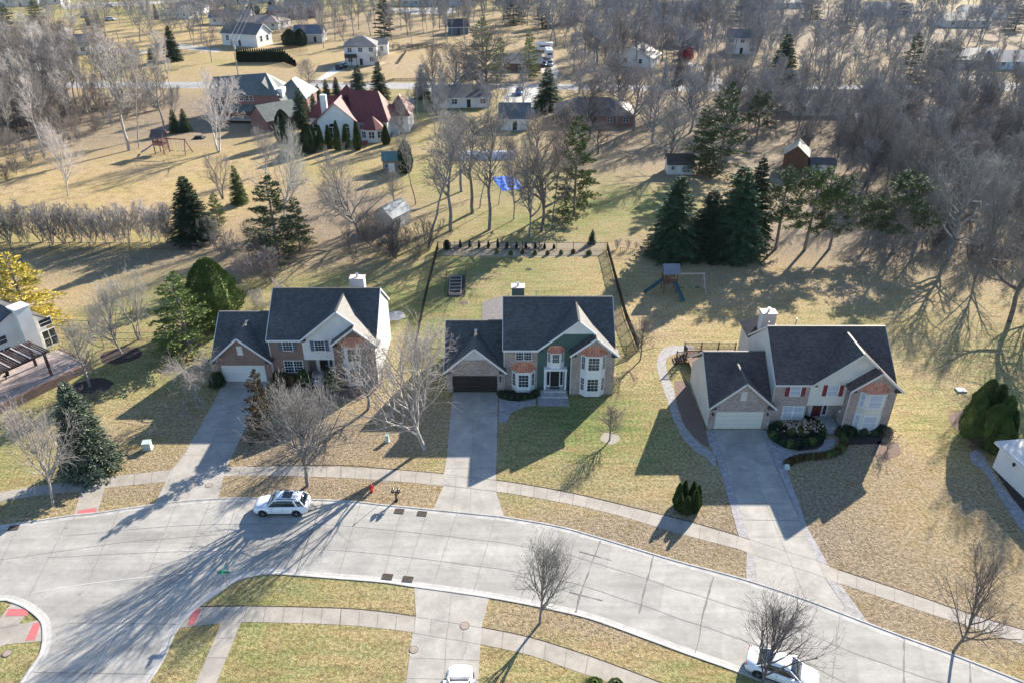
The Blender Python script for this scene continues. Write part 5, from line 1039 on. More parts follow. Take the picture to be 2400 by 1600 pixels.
# nearer bare trees: display-scale base x, base y, top y, crown width
for a in [('upright', 706, 1115, 850, 225, 'mid', 'pale many branched street tree behind the white car parked on the street'),
          ('round', 845, 940, 768, 150, 'mid', 'small bare tree at the white gable side of the red brown brick house'),
          ('vase', 975, 1032, 728, 330, 'pale', 'big spreading pale bare tree left of the centre driveway'),
          ('round', 1400, 1010, 925, 78, 'brown', 'small young bare tree in a pale mulch ring on the centre front lawn'),
          ('round', 1470, 828, 722, 72, 'brown', 'small bare tree just outside the right corner of the fenced yard'),
          ('upright', 1240, 1430, 1215, 150, 'mid', 'bare street tree standing alone on the near kerb strip in the centre'),
          ('vase', 1745, 1592, 1362, 265, 'dark', 'dark bare tree in front of the white car at the bottom right'),
          ('vase', 2190, 1495, 1245, 215, 'brown', 'bare street tree on the far kerb strip at the right with a thick dark trunk'),
          ('vase', 122, 1160, 900, 205, 'pale', 'pale bare street tree near the red ramp at the left'),
          ('vase', 280, 812, 635, 140, 'pale', 'slender pale bare tree in the round dark mulch bed'),
          ('multi', 318, 780, 598, 105, 'pale', 'pale multi-stemmed bare tree just right of the mulch bed tree'),
          ('round', 207, 888, 730, 120, 'mid', 'open bare tree beside the stone terrace at the left'),
          ('weeping', 450, 915, 792, 150, 'pale', 'low pale weeping bare tree left of the white garage door'),
          ('round', 240, 800, 690, 60, 'pale', 'thin young bare tree behind the stone terrace'),
          ('wide', 825, 548, 322, 185, 'mid', 'wide spreading bare tree in the reddish leaf litter left of the metal roof shed'),
          ('vase', 156, 450, 262, 105, 'white', 'whitish lone bare tree on the tan lawn at the left'),
          ('tall', 296, 346, 95, 95, 'pale', 'left one of two tall thin bare trees left of the wooden playset'),
          ('tall2', 319, 341, 80, 95, 'pale', 'right one of two tall thin bare trees left of the wooden playset'),
          ('tall', 380, 308, 140, 70, 'mid', 'tall bare tree directly behind the wooden playset'),
          ('multi', 503, 350, 150, 150, 'white', 'tall whitish many stemmed bare tree left of the brick mansion'),
          ('multi', 512, 458, 345, 80, 'mid', 'low bushy bare tree on the tan lawn beside the small spruce'),
          ('wide', 655, 520, 262, 150, 'white', 'whitish bare tree rising above the loose pine'),
          ('tall2', 985, 570, 235, 217, 'mid', 'tallest twin trunk bare tree behind the left corner of the fenced yard'),
          ('tall', 1035, 530, 290, 123, 'mid', 'tall thin bare tree right of the twin trunk tree'),
          ('tall', 1085, 490, 262, 116, 'mid', 'bare tree left of the blue tarp, first of the close group'),
          ('tall2', 1102, 478, 270, 101, 'mid', 'bare tree left of the blue tarp, second of the close group'),
          ('tall', 1124, 528, 255, 123, 'mid', 'bare tree in front of the blue tarp with a forked top'),
          ('big', 1243, 532, 235, 175, 'brown', 'massive many stemmed bare tree right of the blue tarp'),
          ('tall2', 1268, 528, 262, 120, 'brown', 'second trunk of the massive bare clump right of the blue tarp'),
          ('round', 905, 470, 385, 60, 'mid', 'small bare tree between the playhouse and the metal roof shed'),
          ('round', 1350, 326, 165, 130, 'dark', 'dark bare tree in front of the brown hipped ranch house'),
          ('round', 1372, 354, 275, 80, 'dark', 'small dark bare tree below the brown hipped ranch house'),
          ('big', 1455, 300, 135, 115, 'pink', 'pinkish bare tree right of the brown hipped ranch house'),
          ('round', 1540, 385, 212, 135, 'grey', 'grey bare tree beside the white shed'),
          ('tall2', 1145, 470, 290, 70, 'mid', 'thin bare tree directly behind the blue tarp'),
          ('round', 712, 205, 130, 60, 'mid', 'small bare roadside tree left of the pale driveway'),
          ('big', 1000, 240, 90, 60, 'dark', 'dark bare tree behind the grey ranch house'),
          ('big', 1120, 240, 45, 170, 'brown', 'broad brown bare tree behind the grey ranch house'),
          ('big', 1045, 230, 95, 120, 'grey', 'grey bare tree over the back road above the grey ranch house'),
          ('round', 870, 165, 110, 60, 'mid', 'small bare tree at the corner of the white two-storey house'),
          ('big', 1180, 505, 300, 60, 'mid', 'thin leaning bare tree left of the massive bare clump'),
          ('multi', 770, 480, 400, 60, 'mid', 'small bare shrub tree in the leaf litter left of the wide tree'),
          ('tall2', 955, 470, 270, 100, 'mid', 'bare tree behind the round evergreen of the playhouse'), ('tall', 1060, 440, 250, 100, 'mid', 'bare tree in front of the long white canopy'), ('tall2', 1180, 420, 230, 90, 'mid', 'bare tree above the blue tarp to its right'),
          ('tall', 1300, 470, 235, 110, 'brown', 'brown bare tree between the massive clump and the green pine'), ('big', 1215, 545, 300, 90, 'mid', 'slim bare tree touching the left side of the massive clump'), ('tall2', 1010, 400, 245, 90, 'pale', 'pale bare tree below the grey ranch house'),
          ('big', 1420, 262, 120, 120, 'dark', 'dark bare tree at the back corner of the brown ranch house'), ('big', 1500, 330, 190, 120, 'grey', 'grey bare tree on the lawn between ranch house and white shed'), ('big', 1585, 305, 150, 130, 'grey', 'broad grey bare tree above the white shed'),
          ('big', 1665, 300, 165, 120, 'pink', 'pinkish bare tree behind the tall blue green pine'), ('vase', 1390, 205, 85, 110, 'dark', 'dark bare tree beside the back road above the brown ranch house'), ('round', 1330, 215, 110, 90, 'mid', 'bare tree beside the gravel drive'), ('vase', 1555, 260, 120, 110, 'dark', 'dark bare tree just below the back road near the olive conifer'),
          ('big', 1740, 300, 150, 130, 'grey', 'grey bare tree left of the long dark roofed ranch house'), ('big', 930, 330, 215, 70, 'mid', 'bare tree at the right side of the red roof house'), ('vase', 610, 400, 280, 90, 'mid', 'bare tree below the brick mansion'),
          ('big', 1480, 125, 40, 110, 'dark', 'tall dark bare tree behind the yard with the swing'), ('big', 1560, 140, 50, 110, 'blue', 'tall bluish bare tree left of the pale grey roof'), ('tall', 1370, 150, 60, 80, 'dark', 'tall dark bare tree right of the camper trailer'),
          ('upright', 400, 275, 195, 40, 'mid', 'thin bare tree left of the two small spruces')]:
    TD(*a)
# big trees at the right edge and their row
for a in [('big', 2178, 596, 330, 200, 'grey', 'large grey bare tree at the lawn edge nearest the pines'), ('big', 2318, 738, 350, 230, 'brown', 'largest bare tree at the right edge with a thick leaning trunk'),
          ('vase', 2240, 640, 380, 170, 'grey', 'grey bare tree between the two largest bare trees at the right edge'), ('round', 2095, 585, 420, 120, 'grey', 'grey bare tree just right of the last pine'),
          ('wide', 2360, 700, 420, 190, 'mid', 'bare tree half cut by the right edge above the white deck'), ('big', 2400, 830, 470, 220, 'mid', 'bare tree just outside the right edge behind the white deck'),
          ('tall2', 1900, 460, 250, 90, 'dark', 'dark leaning bare tree right of the brown barn'), ('tall2', 1845, 350, 235, 90, 'dark', 'dark bare tree left of the brown barn'), ('big', 1985, 430, 215, 120, 'dark', 'broad dark bare tree behind the last pines'), ('vase', 1640, 190, 120, 70, 'pink', 'pinkish bare tree beside the curved drive')]:
    TD(*a)
# woods: trees that nothing tells apart share a label
def inpoly(x, y, poly):
    c = False; n = len(poly)
    for i in range(n):
        (x0, y0), (x1, y1) = poly[i], poly[i-1]
        if (y0 > y) != (y1 > y) and x < (x1-x0)*(y-y0)/(y1-y0)+x0: c = not c
    return c
KEEP = [(GP('s', 280, 905), 13), (GP('c', 1080, 800), 12), (GP('c', 400, 375), 10)]
def wood(poly, n, kinds, cols, hh, ww, label, group, seed, mind=3.0, name='bare_tree', cat='tree', tcol='brown'):
    rn = random.Random(seed); g = PL('D', poly); xs_ = [p[0] for p in g]; ys_ = [p[1] for p in g]; done = []; t = 0
    while len(done) < n and t < n*60:
        t += 1; x = rn.uniform(min(xs_), max(xs_)); y = rn.uniform(min(ys_), max(ys_))
        if not inpoly(x, y, g) or any((x-a)**2+(y-b)**2 < mind**2 for a, b in done): continue
        if 226 < y < 242 and not (poly[0][0] < 0 and False): continue
        done.append((x, y)); h = rn.uniform(*hh); fx = (x-min(xs_))/(max(xs_)-min(xs_)); fy = (y-min(ys_))/(max(ys_)-min(ys_)); cl = rn.choice(cols)
        lb = ('tall ' if h > (hh[0]+hh[1])/2 else 'lower ')+{'white': 'whitish', 'pale': 'pale', 'mid': 'greyish', 'grey': 'grey', 'dark': 'dark', 'pink': 'pinkish', 'blue': 'bluish', 'brown': 'brown'}[cl]+' bare tree in the '+('front ' if fy < .33 else 'middle ' if fy < .66 else 'back ')+('left' if fx < .33 else 'centre' if fx < .66 else 'right')+' of '+label
        tree(rn.choice(kinds), x, y, h, h*rn.uniform(*ww), cl, lb, cat, name, group, lean=(rn.gauss(0, .04), rn.gauss(0, .04)), tcol=tcol)
wood([(-60, 190), (60, 150), (200, 150), (330, 215), (400, 215), (345, 255), (200, 305), (90, 355), (0, 395), (-60, 400)], 60, ['forest', 'forest', 'tall', 'forest2'], ['white', 'pale', 'pale', 'mid'], (13, 18), (.3, .45), 'the left wood', 'bare trees in the left wood', 1, 2.6)
wood([(-80, 40), (120, 30), (300, 60), (330, 150), (200, 150), (-80, 180)], 22, ['forest2', 'forest3', 'forest'], ['pale', 'mid'], (12, 18), (.5, .75), 'the gaps between the top left houses', 'bare trees at the top left', 2, 9)
wood([(300, 20), (560, 60), (520, 160), (330, 170)], 18, ['forest2', 'forest3'], ['pale', 'mid', 'pink'], (12, 17), (.5, .8), 'the yards by the utility poles', 'bare trees near the utility poles', 3, 8)
wood([(720, 10), (860, 0), (880, 90), (780, 120), (700, 110)], 16, ['forest2', 'forest3', 'forest'], ['mid', 'grey', 'dark'], (12, 18), (.4, .6), 'the trees behind the white two-storey house', 'bare trees behind the white two-storey house', 4, 6)
wood([(880, 70), (1080, 60), (1080, 105), (890, 108)], 14, ['forest', 'tall'], ['mid', 'brown'], (9, 15), (.25, .4), 'the tree line behind the empty lot', 'thin bare trees behind the empty lot', 5, 5)
wood([(1290, 100), (1660, 85), (1690, 160), (1560, 175), (1330, 165)], 22, ['forest3', 'forest2', 'tall'], ['grey', 'dark', 'brown', 'pink'], (12, 18), (.45, .65), 'the yard behind the brown ranch house', 'bare trees behind the brown ranch house', 7, 6)
wood([(1590, 235), (2420, 225), (2420, 330), (1900, 330), (1620, 300)], 38, ['forest2', 'forest3', 'vase'], ['grey', 'pink', 'dark', 'grey'], (11, 16), (.5, .75), 'the right wood around the ranch houses', 'bare trees in the right wood', 10, 5)
wood([(1900, 345), (2420, 330), (2420, 560), (2200, 560), (2090, 520), (2000, 440), (1920, 420)], 40, ['forest2', 'forest3', 'vase', 'tall2', 'round'], ['brown', 'pink', 'grey', 'dark'], (10, 15), (.5, .75), 'the thick wood near the right edge', 'bare trees in the right wood', 11, 3.6)
wood([(2150, 190), (2350, 190), (2350, 215), (2150, 215)], 6, ['tall2', 'forest2'], ['dark'], (12, 16), (.3, .45), 'the line beside the far green lawn', 'bare trees beside the far green lawn', 12, 6)
# far-off woods that read as one mass
def barkmix(name, c1, c2):
    m, t, b = node_mat(name); n1 = noise(t, .06, 3, pos(t)); n2 = noise(t, .7, 3, pos(t))
    c = mixc(t, ramp(t, n1, .35, .65), c1, c2); c = mixc(t, 1, c, ramp(t, n2, .3, .7, (.7, .7, .7), (1.3, 1.3, 1.3)), 'MULTIPLY')
    t.links.new(c, b.inputs['Base Color']); b.inputs['Roughness'].default_value = .9; b.inputs['Specular IOR Level'].default_value = .2; return m
def mesh_np(me):
    co = np.empty(len(me.vertices)*3); me.vertices.foreach_get('co', co); li = np.empty(len(me.loops), np.int32); me.loops.foreach_get('vertex_index', li); return co.reshape(-1, 3), li
def wood_mass(name, areas, m, seed, protos=('forest3', 'forest2', 'forest3')):
    rn = random.Random(seed); V = []; Lp = []; off = 0; cache = {k: [mesh_np(PROTO[k][0]), mesh_np(PROTO[k][1])] for k in set(protos)}
    for poly, n, hh, ww, mind in areas:
        g = PL('D', poly); xs_ = [p[0] for p in g]; ys_ = [p[1] for p in g]; done = []; t = 0
        while len(done) < n and t < n*40:
            t += 1; x = rn.uniform(min(xs_), max(xs_)); y = rn.uniform(min(ys_), max(ys_))
            if not inpoly(x, y, g) or any((x-a)**2+(y-b)**2 < mind**2 for a, b in done) or 222 < y < 246: continue
            done.append((x, y)); k = rn.choice(protos); zt, w0 = PROTO[k][2:]; h = rn.uniform(*hh); s1 = h*rn.uniform(*ww)/w0; s2 = h/zt; a = rn.uniform(0, 6.28); ca_, sa_ = cos(a), sin(a)
            for co, li in cache[k]:
                c2 = np.empty_like(co); c2[:, 0] = (co[:, 0]*ca_-co[:, 1]*sa_)*s1+x; c2[:, 1] = (co[:, 0]*sa_+co[:, 1]*ca_)*s1+y; c2[:, 2] = co[:, 2]*s2
                V.append(c2); Lp.append(li+off); off += len(co)
    V = np.concatenate(V); Lp = np.concatenate(Lp); me = bpy.data.meshes.new(name); me.vertices.add(len(V)); me.vertices.foreach_set('co', V.ravel())
    me.loops.add(len(Lp)); me.loops.foreach_set('vertex_index', Lp); me.polygons.add(len(Lp)//4); me.polygons.foreach_set('loop_start', np.arange(0, len(Lp), 4)); me.update(calc_edges=True); me.materials.append(m)
    o = bpy.data.objects.new(name, me); COL.objects.link(o); o['kind'] = 'stuff'; return o
wood_mass('distant_wood', [([(950, -5), (1750, -8), (1750, 75), (1500, 100), (1250, 110), (1130, 60), (960, 25)], 150, (13, 19), (.6, .95), 4.5),
    ([(1700, -12), (2460, -12), (2460, 130), (2100, 130), (1720, 110)], 130, (13, 18), (.6, .95), 5), ([(1700, 110), (2200, 110), (2220, 185), (1720, 192)], 40, (12, 16), (.5, .75), 5), ([(1290, 60), (1660, 60), (1690, 110), (1330, 110)], 26, (12, 17), (.5, .7), 7),
    ([(-80, -12), (760, -12), (700, 60), (560, 100), (300, 110), (200, 60), (-80, 70)], 75, (12, 18), (.5, .8), 7), ([(560, 60), (760, 40), (740, 130), (700, 150), (690, 110), (560, 70)], 14, (12, 17), (.5, .75), 7), ([(740, 0), (1130, -5), (1090, 100), (880, 95), (760, 110)], 50, (12, 18), (.45, .7), 6), ([(1280, 90), (1760, 60), (1740, 190), (1320, 190)], 48, (12, 18), (.5, .75), 6), ([(1290, 225), (1640, 222), (1600, 300), (1450, 320), (1320, 260)], 14, (11, 15), (.5, .75), 7), ([(940, 245), (1230, 245), (1200, 330), (960, 340)], 14, (11, 15), (.4, .6), 7), ([(560, -10), (950, -10), (900, 20), (600, 10)], 22, (12, 16), (.5, .8), 9)], barkmix('distant bark', (.20, .215, .24), (.24, .235, .235)), 5)  # bluish bark colour stands in for the haze of distance
wood_mass('wood_undergrowth', [([(1590, 225), (2440, 220), (2440, 560), (2210, 570), (2090, 520), (1980, 430), (1850, 330)], 70, (11, 17), (.45, .7), 4),([(1880, 340), (2440, 330), (2440, 560), (2230, 575), (2090, 530), (1990, 450)], 55, (8, 13), (.6, .9), 3), ([(1600, 250), (2440, 245), (2440, 330), (1850, 335), (1620, 310)], 42, (8, 13), (.6, .9), 4)], barkmix('undergrowth bark', (.28, .27, .26), (.21, .205, .20)), 8, ('forest2', 'forest3', 'thicket2'))
wood_mass('wood_undergrowth', [([(-60, 240), (150, 190), (330, 225), (400, 220), (330, 262), (200, 318), (60, 385), (-60, 410)], 80, (4, 9), (.6, .9), 2.2), ([(-90, 150), (120, 130), (330, 200), (400, 215), (330, 250), (60, 330), (-90, 350)], 50, (12, 17), (.35, .5), 3)], barkmix('left undergrowth bark', (.28, .24, .21), (.19, .165, .15)), 9, ('forest2', 'thicket2', 'thicket'))
# bare shrubs
ORD = ['first', 'second', 'third', 'fourth', 'fifth', 'sixth', 'seventh', 'eighth', 'ninth', 'tenth', 'eleventh', 'twelfth', 'thirteenth', 'fourteenth', 'fifteenth', 'sixteenth', 'seventeenth', 'eighteenth', 'nineteenth', 'twentieth', 'twenty-first', 'twenty-second', 'twenty-third']
def shrub_row(pts, n, hh, ww, cols, label, group, seed, jit=1.0, kinds=('thicket', 'thicket2')):
    rn = random.Random(seed); g = PL('D', pts); out = []
    for i in range(n):
        f = (i+rn.uniform(-.3, .3))/max(1, n-1)*(len(g)-1); f = max(0, min(len(g)-1.001, f)); k = int(f); u = f-k
        x = g[k][0]+(g[k+1][0]-g[k][0])*u+rn.gauss(0, jit*.4); y = g[k][1]+(g[k+1][1]-g[k][1])*u+rn.gauss(0, jit)
        h = rn.uniform(*hh); out.append((x/(y+20), tree(rn.choice(kinds), x, y, h, h*rn.uniform(*ww), rn.choice(cols), label, 'shrub', 'bare_shrub', group)))
    out.sort(key=lambda t: t[0])
    for i, (_, o_) in enumerate(out): o_['label'] = ORD[min(i, 22)]+' '+label+(', from the left' if len(label.split()) < 13 else '')
shrub_row([(-30, 560), (400, 556)], 23, (5.2, 7.6), (.6, 1.0), ['mid', 'pale', 'mid'], 'bare shrub in the row along the left back fence', 'bare shrubs along the left fence', 1, .6, ('thicket',))
shrub_row([(430, 560), (500, 555)], 3, (4, 5), (.8, 1.1), ['mid'], 'bushy bare shrub below the dark spruce at the fence', 'bare shrubs below the spruce', 2, 1)
shrub_row([(530, 590), (620, 600), (560, 640), (620, 640)], 9, (3.5, 5.5), (.8, 1.1), ['mid', 'pink', 'brown'], 'grey bare shrub in the thicket left of the loose pine', 'bare shrubs by the loose pine', 3, 1.6)
shrub_row([(790, 580), (860, 590), (930, 600), (985, 590)], 11, (3.5, 6), (.8, 1.15), ['dark', 'brown', 'dark'], 'dark bare shrub in the thicket at the left corner of the fenced yard', 'dark thicket shrubs', 4, 2)
shrub_row([(840, 540), (930, 560)], 5, (3, 5), (.9, 1.2), ['dark', 'brown'], 'dark bare shrub below the metal roof shed', 'dark thicket shrubs', 41, 1.4)
shrub_row([(0, 425), (60, 380), (150, 335), (230, 300), (330, 262), (400, 240)], 22, (3, 5), (.8, 1.2), ['brown', 'mid', 'grey'], 'bare bush at the edge of the left wood', 'bushes at the left wood edge', 5, 2.2)
shrub_row([(0, 330), (100, 290), (220, 255), (330, 235)], 18, (3, 5.5), (.8, 1.2), ['brown', 'mid', 'dark'], 'bare bush under the trees of the left wood', 'bushes in the left wood', 6, 5)
shrub_row([(2010, 505), (2120, 560), (2230, 590), (2352, 620)], 14, (2.5, 4.5), (.9, 1.3), ['brown', 'dark', 'pink'], 'dark bare bush at the lawn edge of the right wood', 'bushes at the right wood edge', 7, 2.4)
shrub_row([(1930, 480), (2080, 470), (2230, 500), (2380, 520)], 16, (2.5, 4.5), (.9, 1.3), ['brown', 'pink', 'grey'], 'bare bush inside the right wood', 'bushes in the right wood', 8, 7)
shrub_row([(1880, 345), (2080, 370), (2380, 390)], 18, (2.5, 5), (.9, 1.4), ['brown', 'pink', 'grey'], 'bare bush behind the ranch houses on the right', 'bushes behind the ranch houses', 9, 9)
shrub_row([(610, 715), (560, 720), (640, 690)], 4, (2, 3.2), (.9, 1.2), ['pale'], 'low pale bare shrub behind the garage of the red brown brick house', 'pale shrubs behind the garage', 10, .8)
shrub_row([(890, 112), (960, 115), (1080, 112)], 10, (1.5, 3), (1.2, 2), ['dark', 'brown', 'mid'], 'low brush along the back of the empty lot', 'brush behind the empty lot', 11, 2)
shrub_row([(180, 905), (225, 915)], 2, (1.2, 1.6), (1.2, 1.5), ['dark'], 'low dark shrub at the brick side of the terrace', 'shrubs at the terrace', 12, .3)
for a in [('thicket', 'e', 1900, 150, 75, 80, 'pink', 'first small bare shrub right of the fenced yard'), ('thicket', 'e', 1975, 152, 80, 60, 'pink', 'second small bare shrub right of the fenced yard'), ('thicket', 'e', 2030, 150, 95, 40, 'pink', 'third and thinnest bare shrub right of the fenced yard'),
          ('thicket2', 'f', 1410, 1525, 1395, 150, 'dark', 'low spreading bare shrub in the leafy bed right of the beige house'), ('thicket2', 'd', 1080, 1440, 1365, 90, 'pink', 'little pinkish bare shrub behind the pale utility box'),
          ('thicket2', 'R', 0, 0, 0, 0, None, None)][:5]:
    TD(a[0], a[2], a[3], a[4], a[5], a[6], a[7], 'shrub', 'bare_shrub', c=a[1])
# evergreens
for a in [('spruce2', 215, 1078, 878, 132, 'blue', 'blue grey spruce on the left front lawn', 'spruce', 'spruce_tree'),
          ('openpine', 610, 1002, 845, 82, 'brown', 'narrow olive brown spruce beside the left driveway', 'spruce', 'spruce_tree'),
          ('openpine', 435, 806, 622, 150, 'lime', 'bright green bushy pine left of the brick garage', 'pine', 'pine_tree'),
          ('egg', 500, 745, 590, 122, 'arb', 'large dark egg shaped evergreen behind the bright green pine', 'evergreen', 'arborvitae'),
          ('openpine', 70, 742, 580, 165, 'yellow', 'golden yellow pine at the left edge', 'pine', 'pine_tree'),
          ('openpine', 640, 592, 400, 135, 'pine', 'loose green pine behind the left house', 'pine', 'pine_tree'),
          ('openpine', 690, 575, 450, 75, 'pine', 'smaller pine touching the right side of the loose green pine', 'pine', 'pine_tree'),
          ('spruce2', 450, 552, 406, 105, 'dark', 'dark spruce at the left back fence', 'spruce', 'spruce_tree'),
          ('openpine', 503, 520, 440, 45, 'lime', 'yellow green young pine right of the dark spruce', 'pine', 'pine_tree'),
          ('spruce', 551, 468, 380, 42, 'green', 'slim young spruce alone on the tan lawn', 'spruce', 'spruce_tree'),
          ('spruce2', 1545, 585, 404, 140, 'spruce', 'leftmost of the dense dark spruces behind the wooden swing set', 'spruce', 'spruce_tree'),
          ('spruce2', 1622, 584, 436, 125, 'dark', 'shortest of the dense dark spruces behind the wooden swing set', 'spruce', 'spruce_tree'),
          ('spruce2', 1682, 582, 382, 150, 'spruce', 'widest of the dense dark spruces behind the wooden swing set', 'spruce', 'spruce_tree'),
          ('spruce2', 1722, 562, 362, 90, 'dark', 'narrow tall spruce right of the dense dark ones', 'spruce', 'spruce_tree'),
          ('pine', 1782, 572, 378, 128, 'pine', 'first pine from the left with a bare lower trunk at the lawn edge', 'pine', 'pine_tree'),
          ('pine', 1848, 575, 380, 132, 'green', 'second pine from the left with a bare lower trunk at the lawn edge', 'pine', 'pine_tree'),
          ('pine', 1905, 572, 400, 118, 'pine', 'third pine from the left with a bare lower trunk, lower than its neighbours', 'pine', 'pine_tree'),
          ('pine', 2050, 580, 392, 150, 'pine', 'broad green pine nearest the right wood', 'pine', 'pine_tree'), ('pine', 1990, 570, 440, 85, 'pine', 'pine between the third trunk and the broad green pine', 'pine', 'pine_tree'),
          ('openpine', 1318, 498, 262, 115, 'green', 'green pine behind the massive bare clump', 'pine', 'pine_tree'),
          ('openpine', 1650, 400, 185, 120, 'pine', 'tall blue green pine right of the white shed', 'pine', 'pine_tree'), ('openpine', 1605, 398, 240, 90, 'pine', 'pine behind the roof of the white shed', 'pine', 'pine_tree'), ('pine', 1735, 330, 205, 80, 'pine', 'pine in front of the long ranch house', 'pine', 'pine_tree'),
          ('spruce', 1257, 252, 155, 72, 'spruce', 'dark pointed spruce beside the blue pickup', 'spruce', 'spruce_tree'),
          ('spruce', 825, 224, 150, 48, 'bluegreen', 'left one of two spruces behind the red roof house', 'spruce', 'spruce_tree'), ('spruce', 873, 230, 142, 50, 'spruce', 'right one of two spruces behind the red roof house', 'spruce', 'spruce_tree'), ('spruce', 970, 226, 160, 46, 'green', 'spruce on the verge left of the grey ranch house', 'spruce', 'spruce_tree'),
          ('spruce', 695, 292, 202, 45, 'spruce', 'narrow spruce between the brick mansion and the red roof house', 'spruce', 'spruce_tree'), ('egg', 655, 330, 250, 45, 'dark', 'dark evergreen in front of the brick mansion', 'evergreen', 'spruce_tree'),
          ('spruce', 733, 242, 194, 28, 'bluegreen', 'first small spruce left of the red roof', 'spruce', 'spruce_tree'), ('spruce', 752, 232, 182, 26, 'bluegreen', 'second small spruce left of the red roof', 'spruce', 'spruce_tree'), ('spruce', 775, 226, 177, 28, 'bluegreen', 'third small spruce behind the red roof chimney', 'spruce', 'spruce_tree'), ('spruce', 722, 262, 215, 26, 'blue', 'small grey blue spruce beside the white chimney', 'spruce', 'spruce_tree'),
          ('spruce', 404, 305, 252, 30, 'spruce', 'left one of the two small spruces on the far tan lawn', 'spruce', 'spruce_tree'), ('spruce', 428, 302, 250, 32, 'spruce', 'right one of the two small spruces on the far tan lawn', 'spruce', 'spruce_tree'),
          ('openpine', 1108, 195, 38, 115, 'pale', 'big pale green pine above the grey ranch house', 'pine', 'pine_tree'), ('openpine', 1150, 185, 85, 50, 'pale', 'narrow pale pine right of the big pale green pine', 'pine', 'pine_tree'), ('openpine', 1215, 180, 64, 52, 'pale', 'pale yellow green pine in front of the low ranch house', 'pine', 'pine_tree'),
          ('spruce2', 1790, 208, 78, 80, 'spruce', 'tall dark spruce right of the white two-storey house in the wood', 'spruce', 'spruce_tree'), ('pine', 2165, 190, 92, 80, 'spruce', 'dark spruce in front of the low pale grey house', 'spruce', 'spruce_tree'), ('openpine', 2085, 185, 75, 55, 'pine', 'thin pine left of the dark spruce at the upper right', 'pine', 'pine_tree'), ('openpine', 2122, 195, 95, 45, 'pine', 'small pine right of the thin pine at the upper right', 'pine', 'pine_tree'),
          ('spruce', 2325, 305, 245, 45, 'dark', 'dark spruce near the right edge in the tan clearing', 'spruce', 'spruce_tree'), ('openpine', 884, 92, -10, 50, 'dark', 'tall dark pine behind the empty lot', 'pine', 'pine_tree'), ('spruce', 1555, 195, 140, 30, 'dark', 'dark small spruce below the pale grey roof', 'spruce', 'spruce_tree'), ('spruce', 1525, 190, 165, 18, 'olive', 'small olive conifer at the back road', 'spruce', 'spruce_tree'),
          ('egg', 933, 396, 320, 36, 'dark', 'round dark evergreen beside the playhouse', 'evergreen', 'arborvitae'), ('spruce', 350, 145, 110, 22, 'spruce', 'spruce near the white swing at the top left', 'spruce', 'spruce_tree'), ('spruce2', 400, 140, 60, 45, 'spruce', 'dark spruce left of the utility pole', 'spruce', 'spruce_tree'),
          ('spruce', 205, 60, 20, 16, 'spruce', 'left one of two small dark conifers by the blue car', 'spruce', 'spruce_tree'), ('spruce', 228, 62, 22, 18, 'dark', 'right one of two small dark conifers by the blue car', 'spruce', 'spruce_tree'), ('spruce', 360, 45, 8, 14, 'dark', 'thin dark conifer near the top edge', 'spruce', 'spruce_tree'),
          ('spruce2', 528, 36, -5, 32, 'dark', 'dark conifer at the top edge left of the blue roofed house', 'spruce', 'spruce_tree'), ('spruce2', 628, 30, -8, 32, 'dark', 'dark conifer left of the dark brick house at the top', 'spruce', 'spruce_tree'), ('egg', 583, 34, 8, 34, 'pine', 'round conifer between the two dark ones at the top', 'evergreen', 'pine_tree'),
          ('egg', 668, 108, 66, 40, 'dark', 'left round dark evergreen behind the fence of the brown field', 'evergreen', 'arborvitae'), ('egg', 692, 106, 66, 34, 'dark', 'right round dark evergreen behind the fence of the brown field', 'evergreen', 'arborvitae'), ('openpine', 90, 60, 0, 60, 'pale', 'pale green pine at the top left corner', 'pine', 'pine_tree'), ('openpine', 20, 75, 5, 70, 'pine', 'green pine cut by the left edge near the top', 'pine', 'pine_tree'),
          ('spruce2', 1000, 640, 600, 1, 'dark', 'x', 'x', 'x')][:-1]:
    TD(a[0], a[1], a[2], a[3], a[4], a[5], a[6], a[7], a[8])
for i, (x, y) in enumerate([(1310, 30), (1245, 40), (1490, 30), (1610, 20), (1860, 25), (1940, 45), (2060, 30), (2330, 45), (1180, 30), (1700, 20)]):
    TD('openpine', x, y+25, y-35, 60, 'bluegreen', 'blue green pine top standing out of the distant wood, '+['fourth', 'third', 'fifth', 'sixth', 'eighth', 'ninth', 'tenth', 'last', 'second', 'seventh'][i]+' from the left', 'pine', 'pine_tree', 'pines in the distant wood')
# clipped and columnar evergreens
names = ORD
for i, x in enumerate((705, 722, 738, 757, 777, 796, 822)):
    TD('flame', x, 345-(i % 2)*4, 286-(10 if i in (4, 6) else 0), 20, 'arb', names[i]+' columnar evergreen from the left in front of the red roof house', 'evergreen', 'arborvitae', 'columnar evergreens at the red roof house')
TD('flame', 887, 332, 286, 22, 'arb', 'columnar evergreen at the right corner of the red roof house', 'evergreen', 'arborvitae')
TD('egg', 712, 352, 282, 40, 'dark', 'dark wide evergreen at the left corner of the red roof house', 'evergreen', 'arborvitae')
for i in range(26):
    x = 548+i*5.2; TD('flame', x, 143+(i > 20)*(i-20)*2, 111+(i > 20)*(i-20)*5, 9, 'dark', 'narrow evergreen in the long dark hedge by the brown field', 'hedge plant', 'arborvitae', 'long dark hedge evergreens')
for i in range(7):
    an = 2*pi*i/7; gx, gy = GP('D', 1577, 1165); tree('flame', gx+.85*cos(an), gy+.7*sin(an), 2.6 if i not in (4, 5) else 2.0, 1.0, 'arb', 'pointed evergreen in the tight clump on the lawn beside the right driveway', 'evergreen', 'arborvitae', 'evergreen clump by the right driveway')
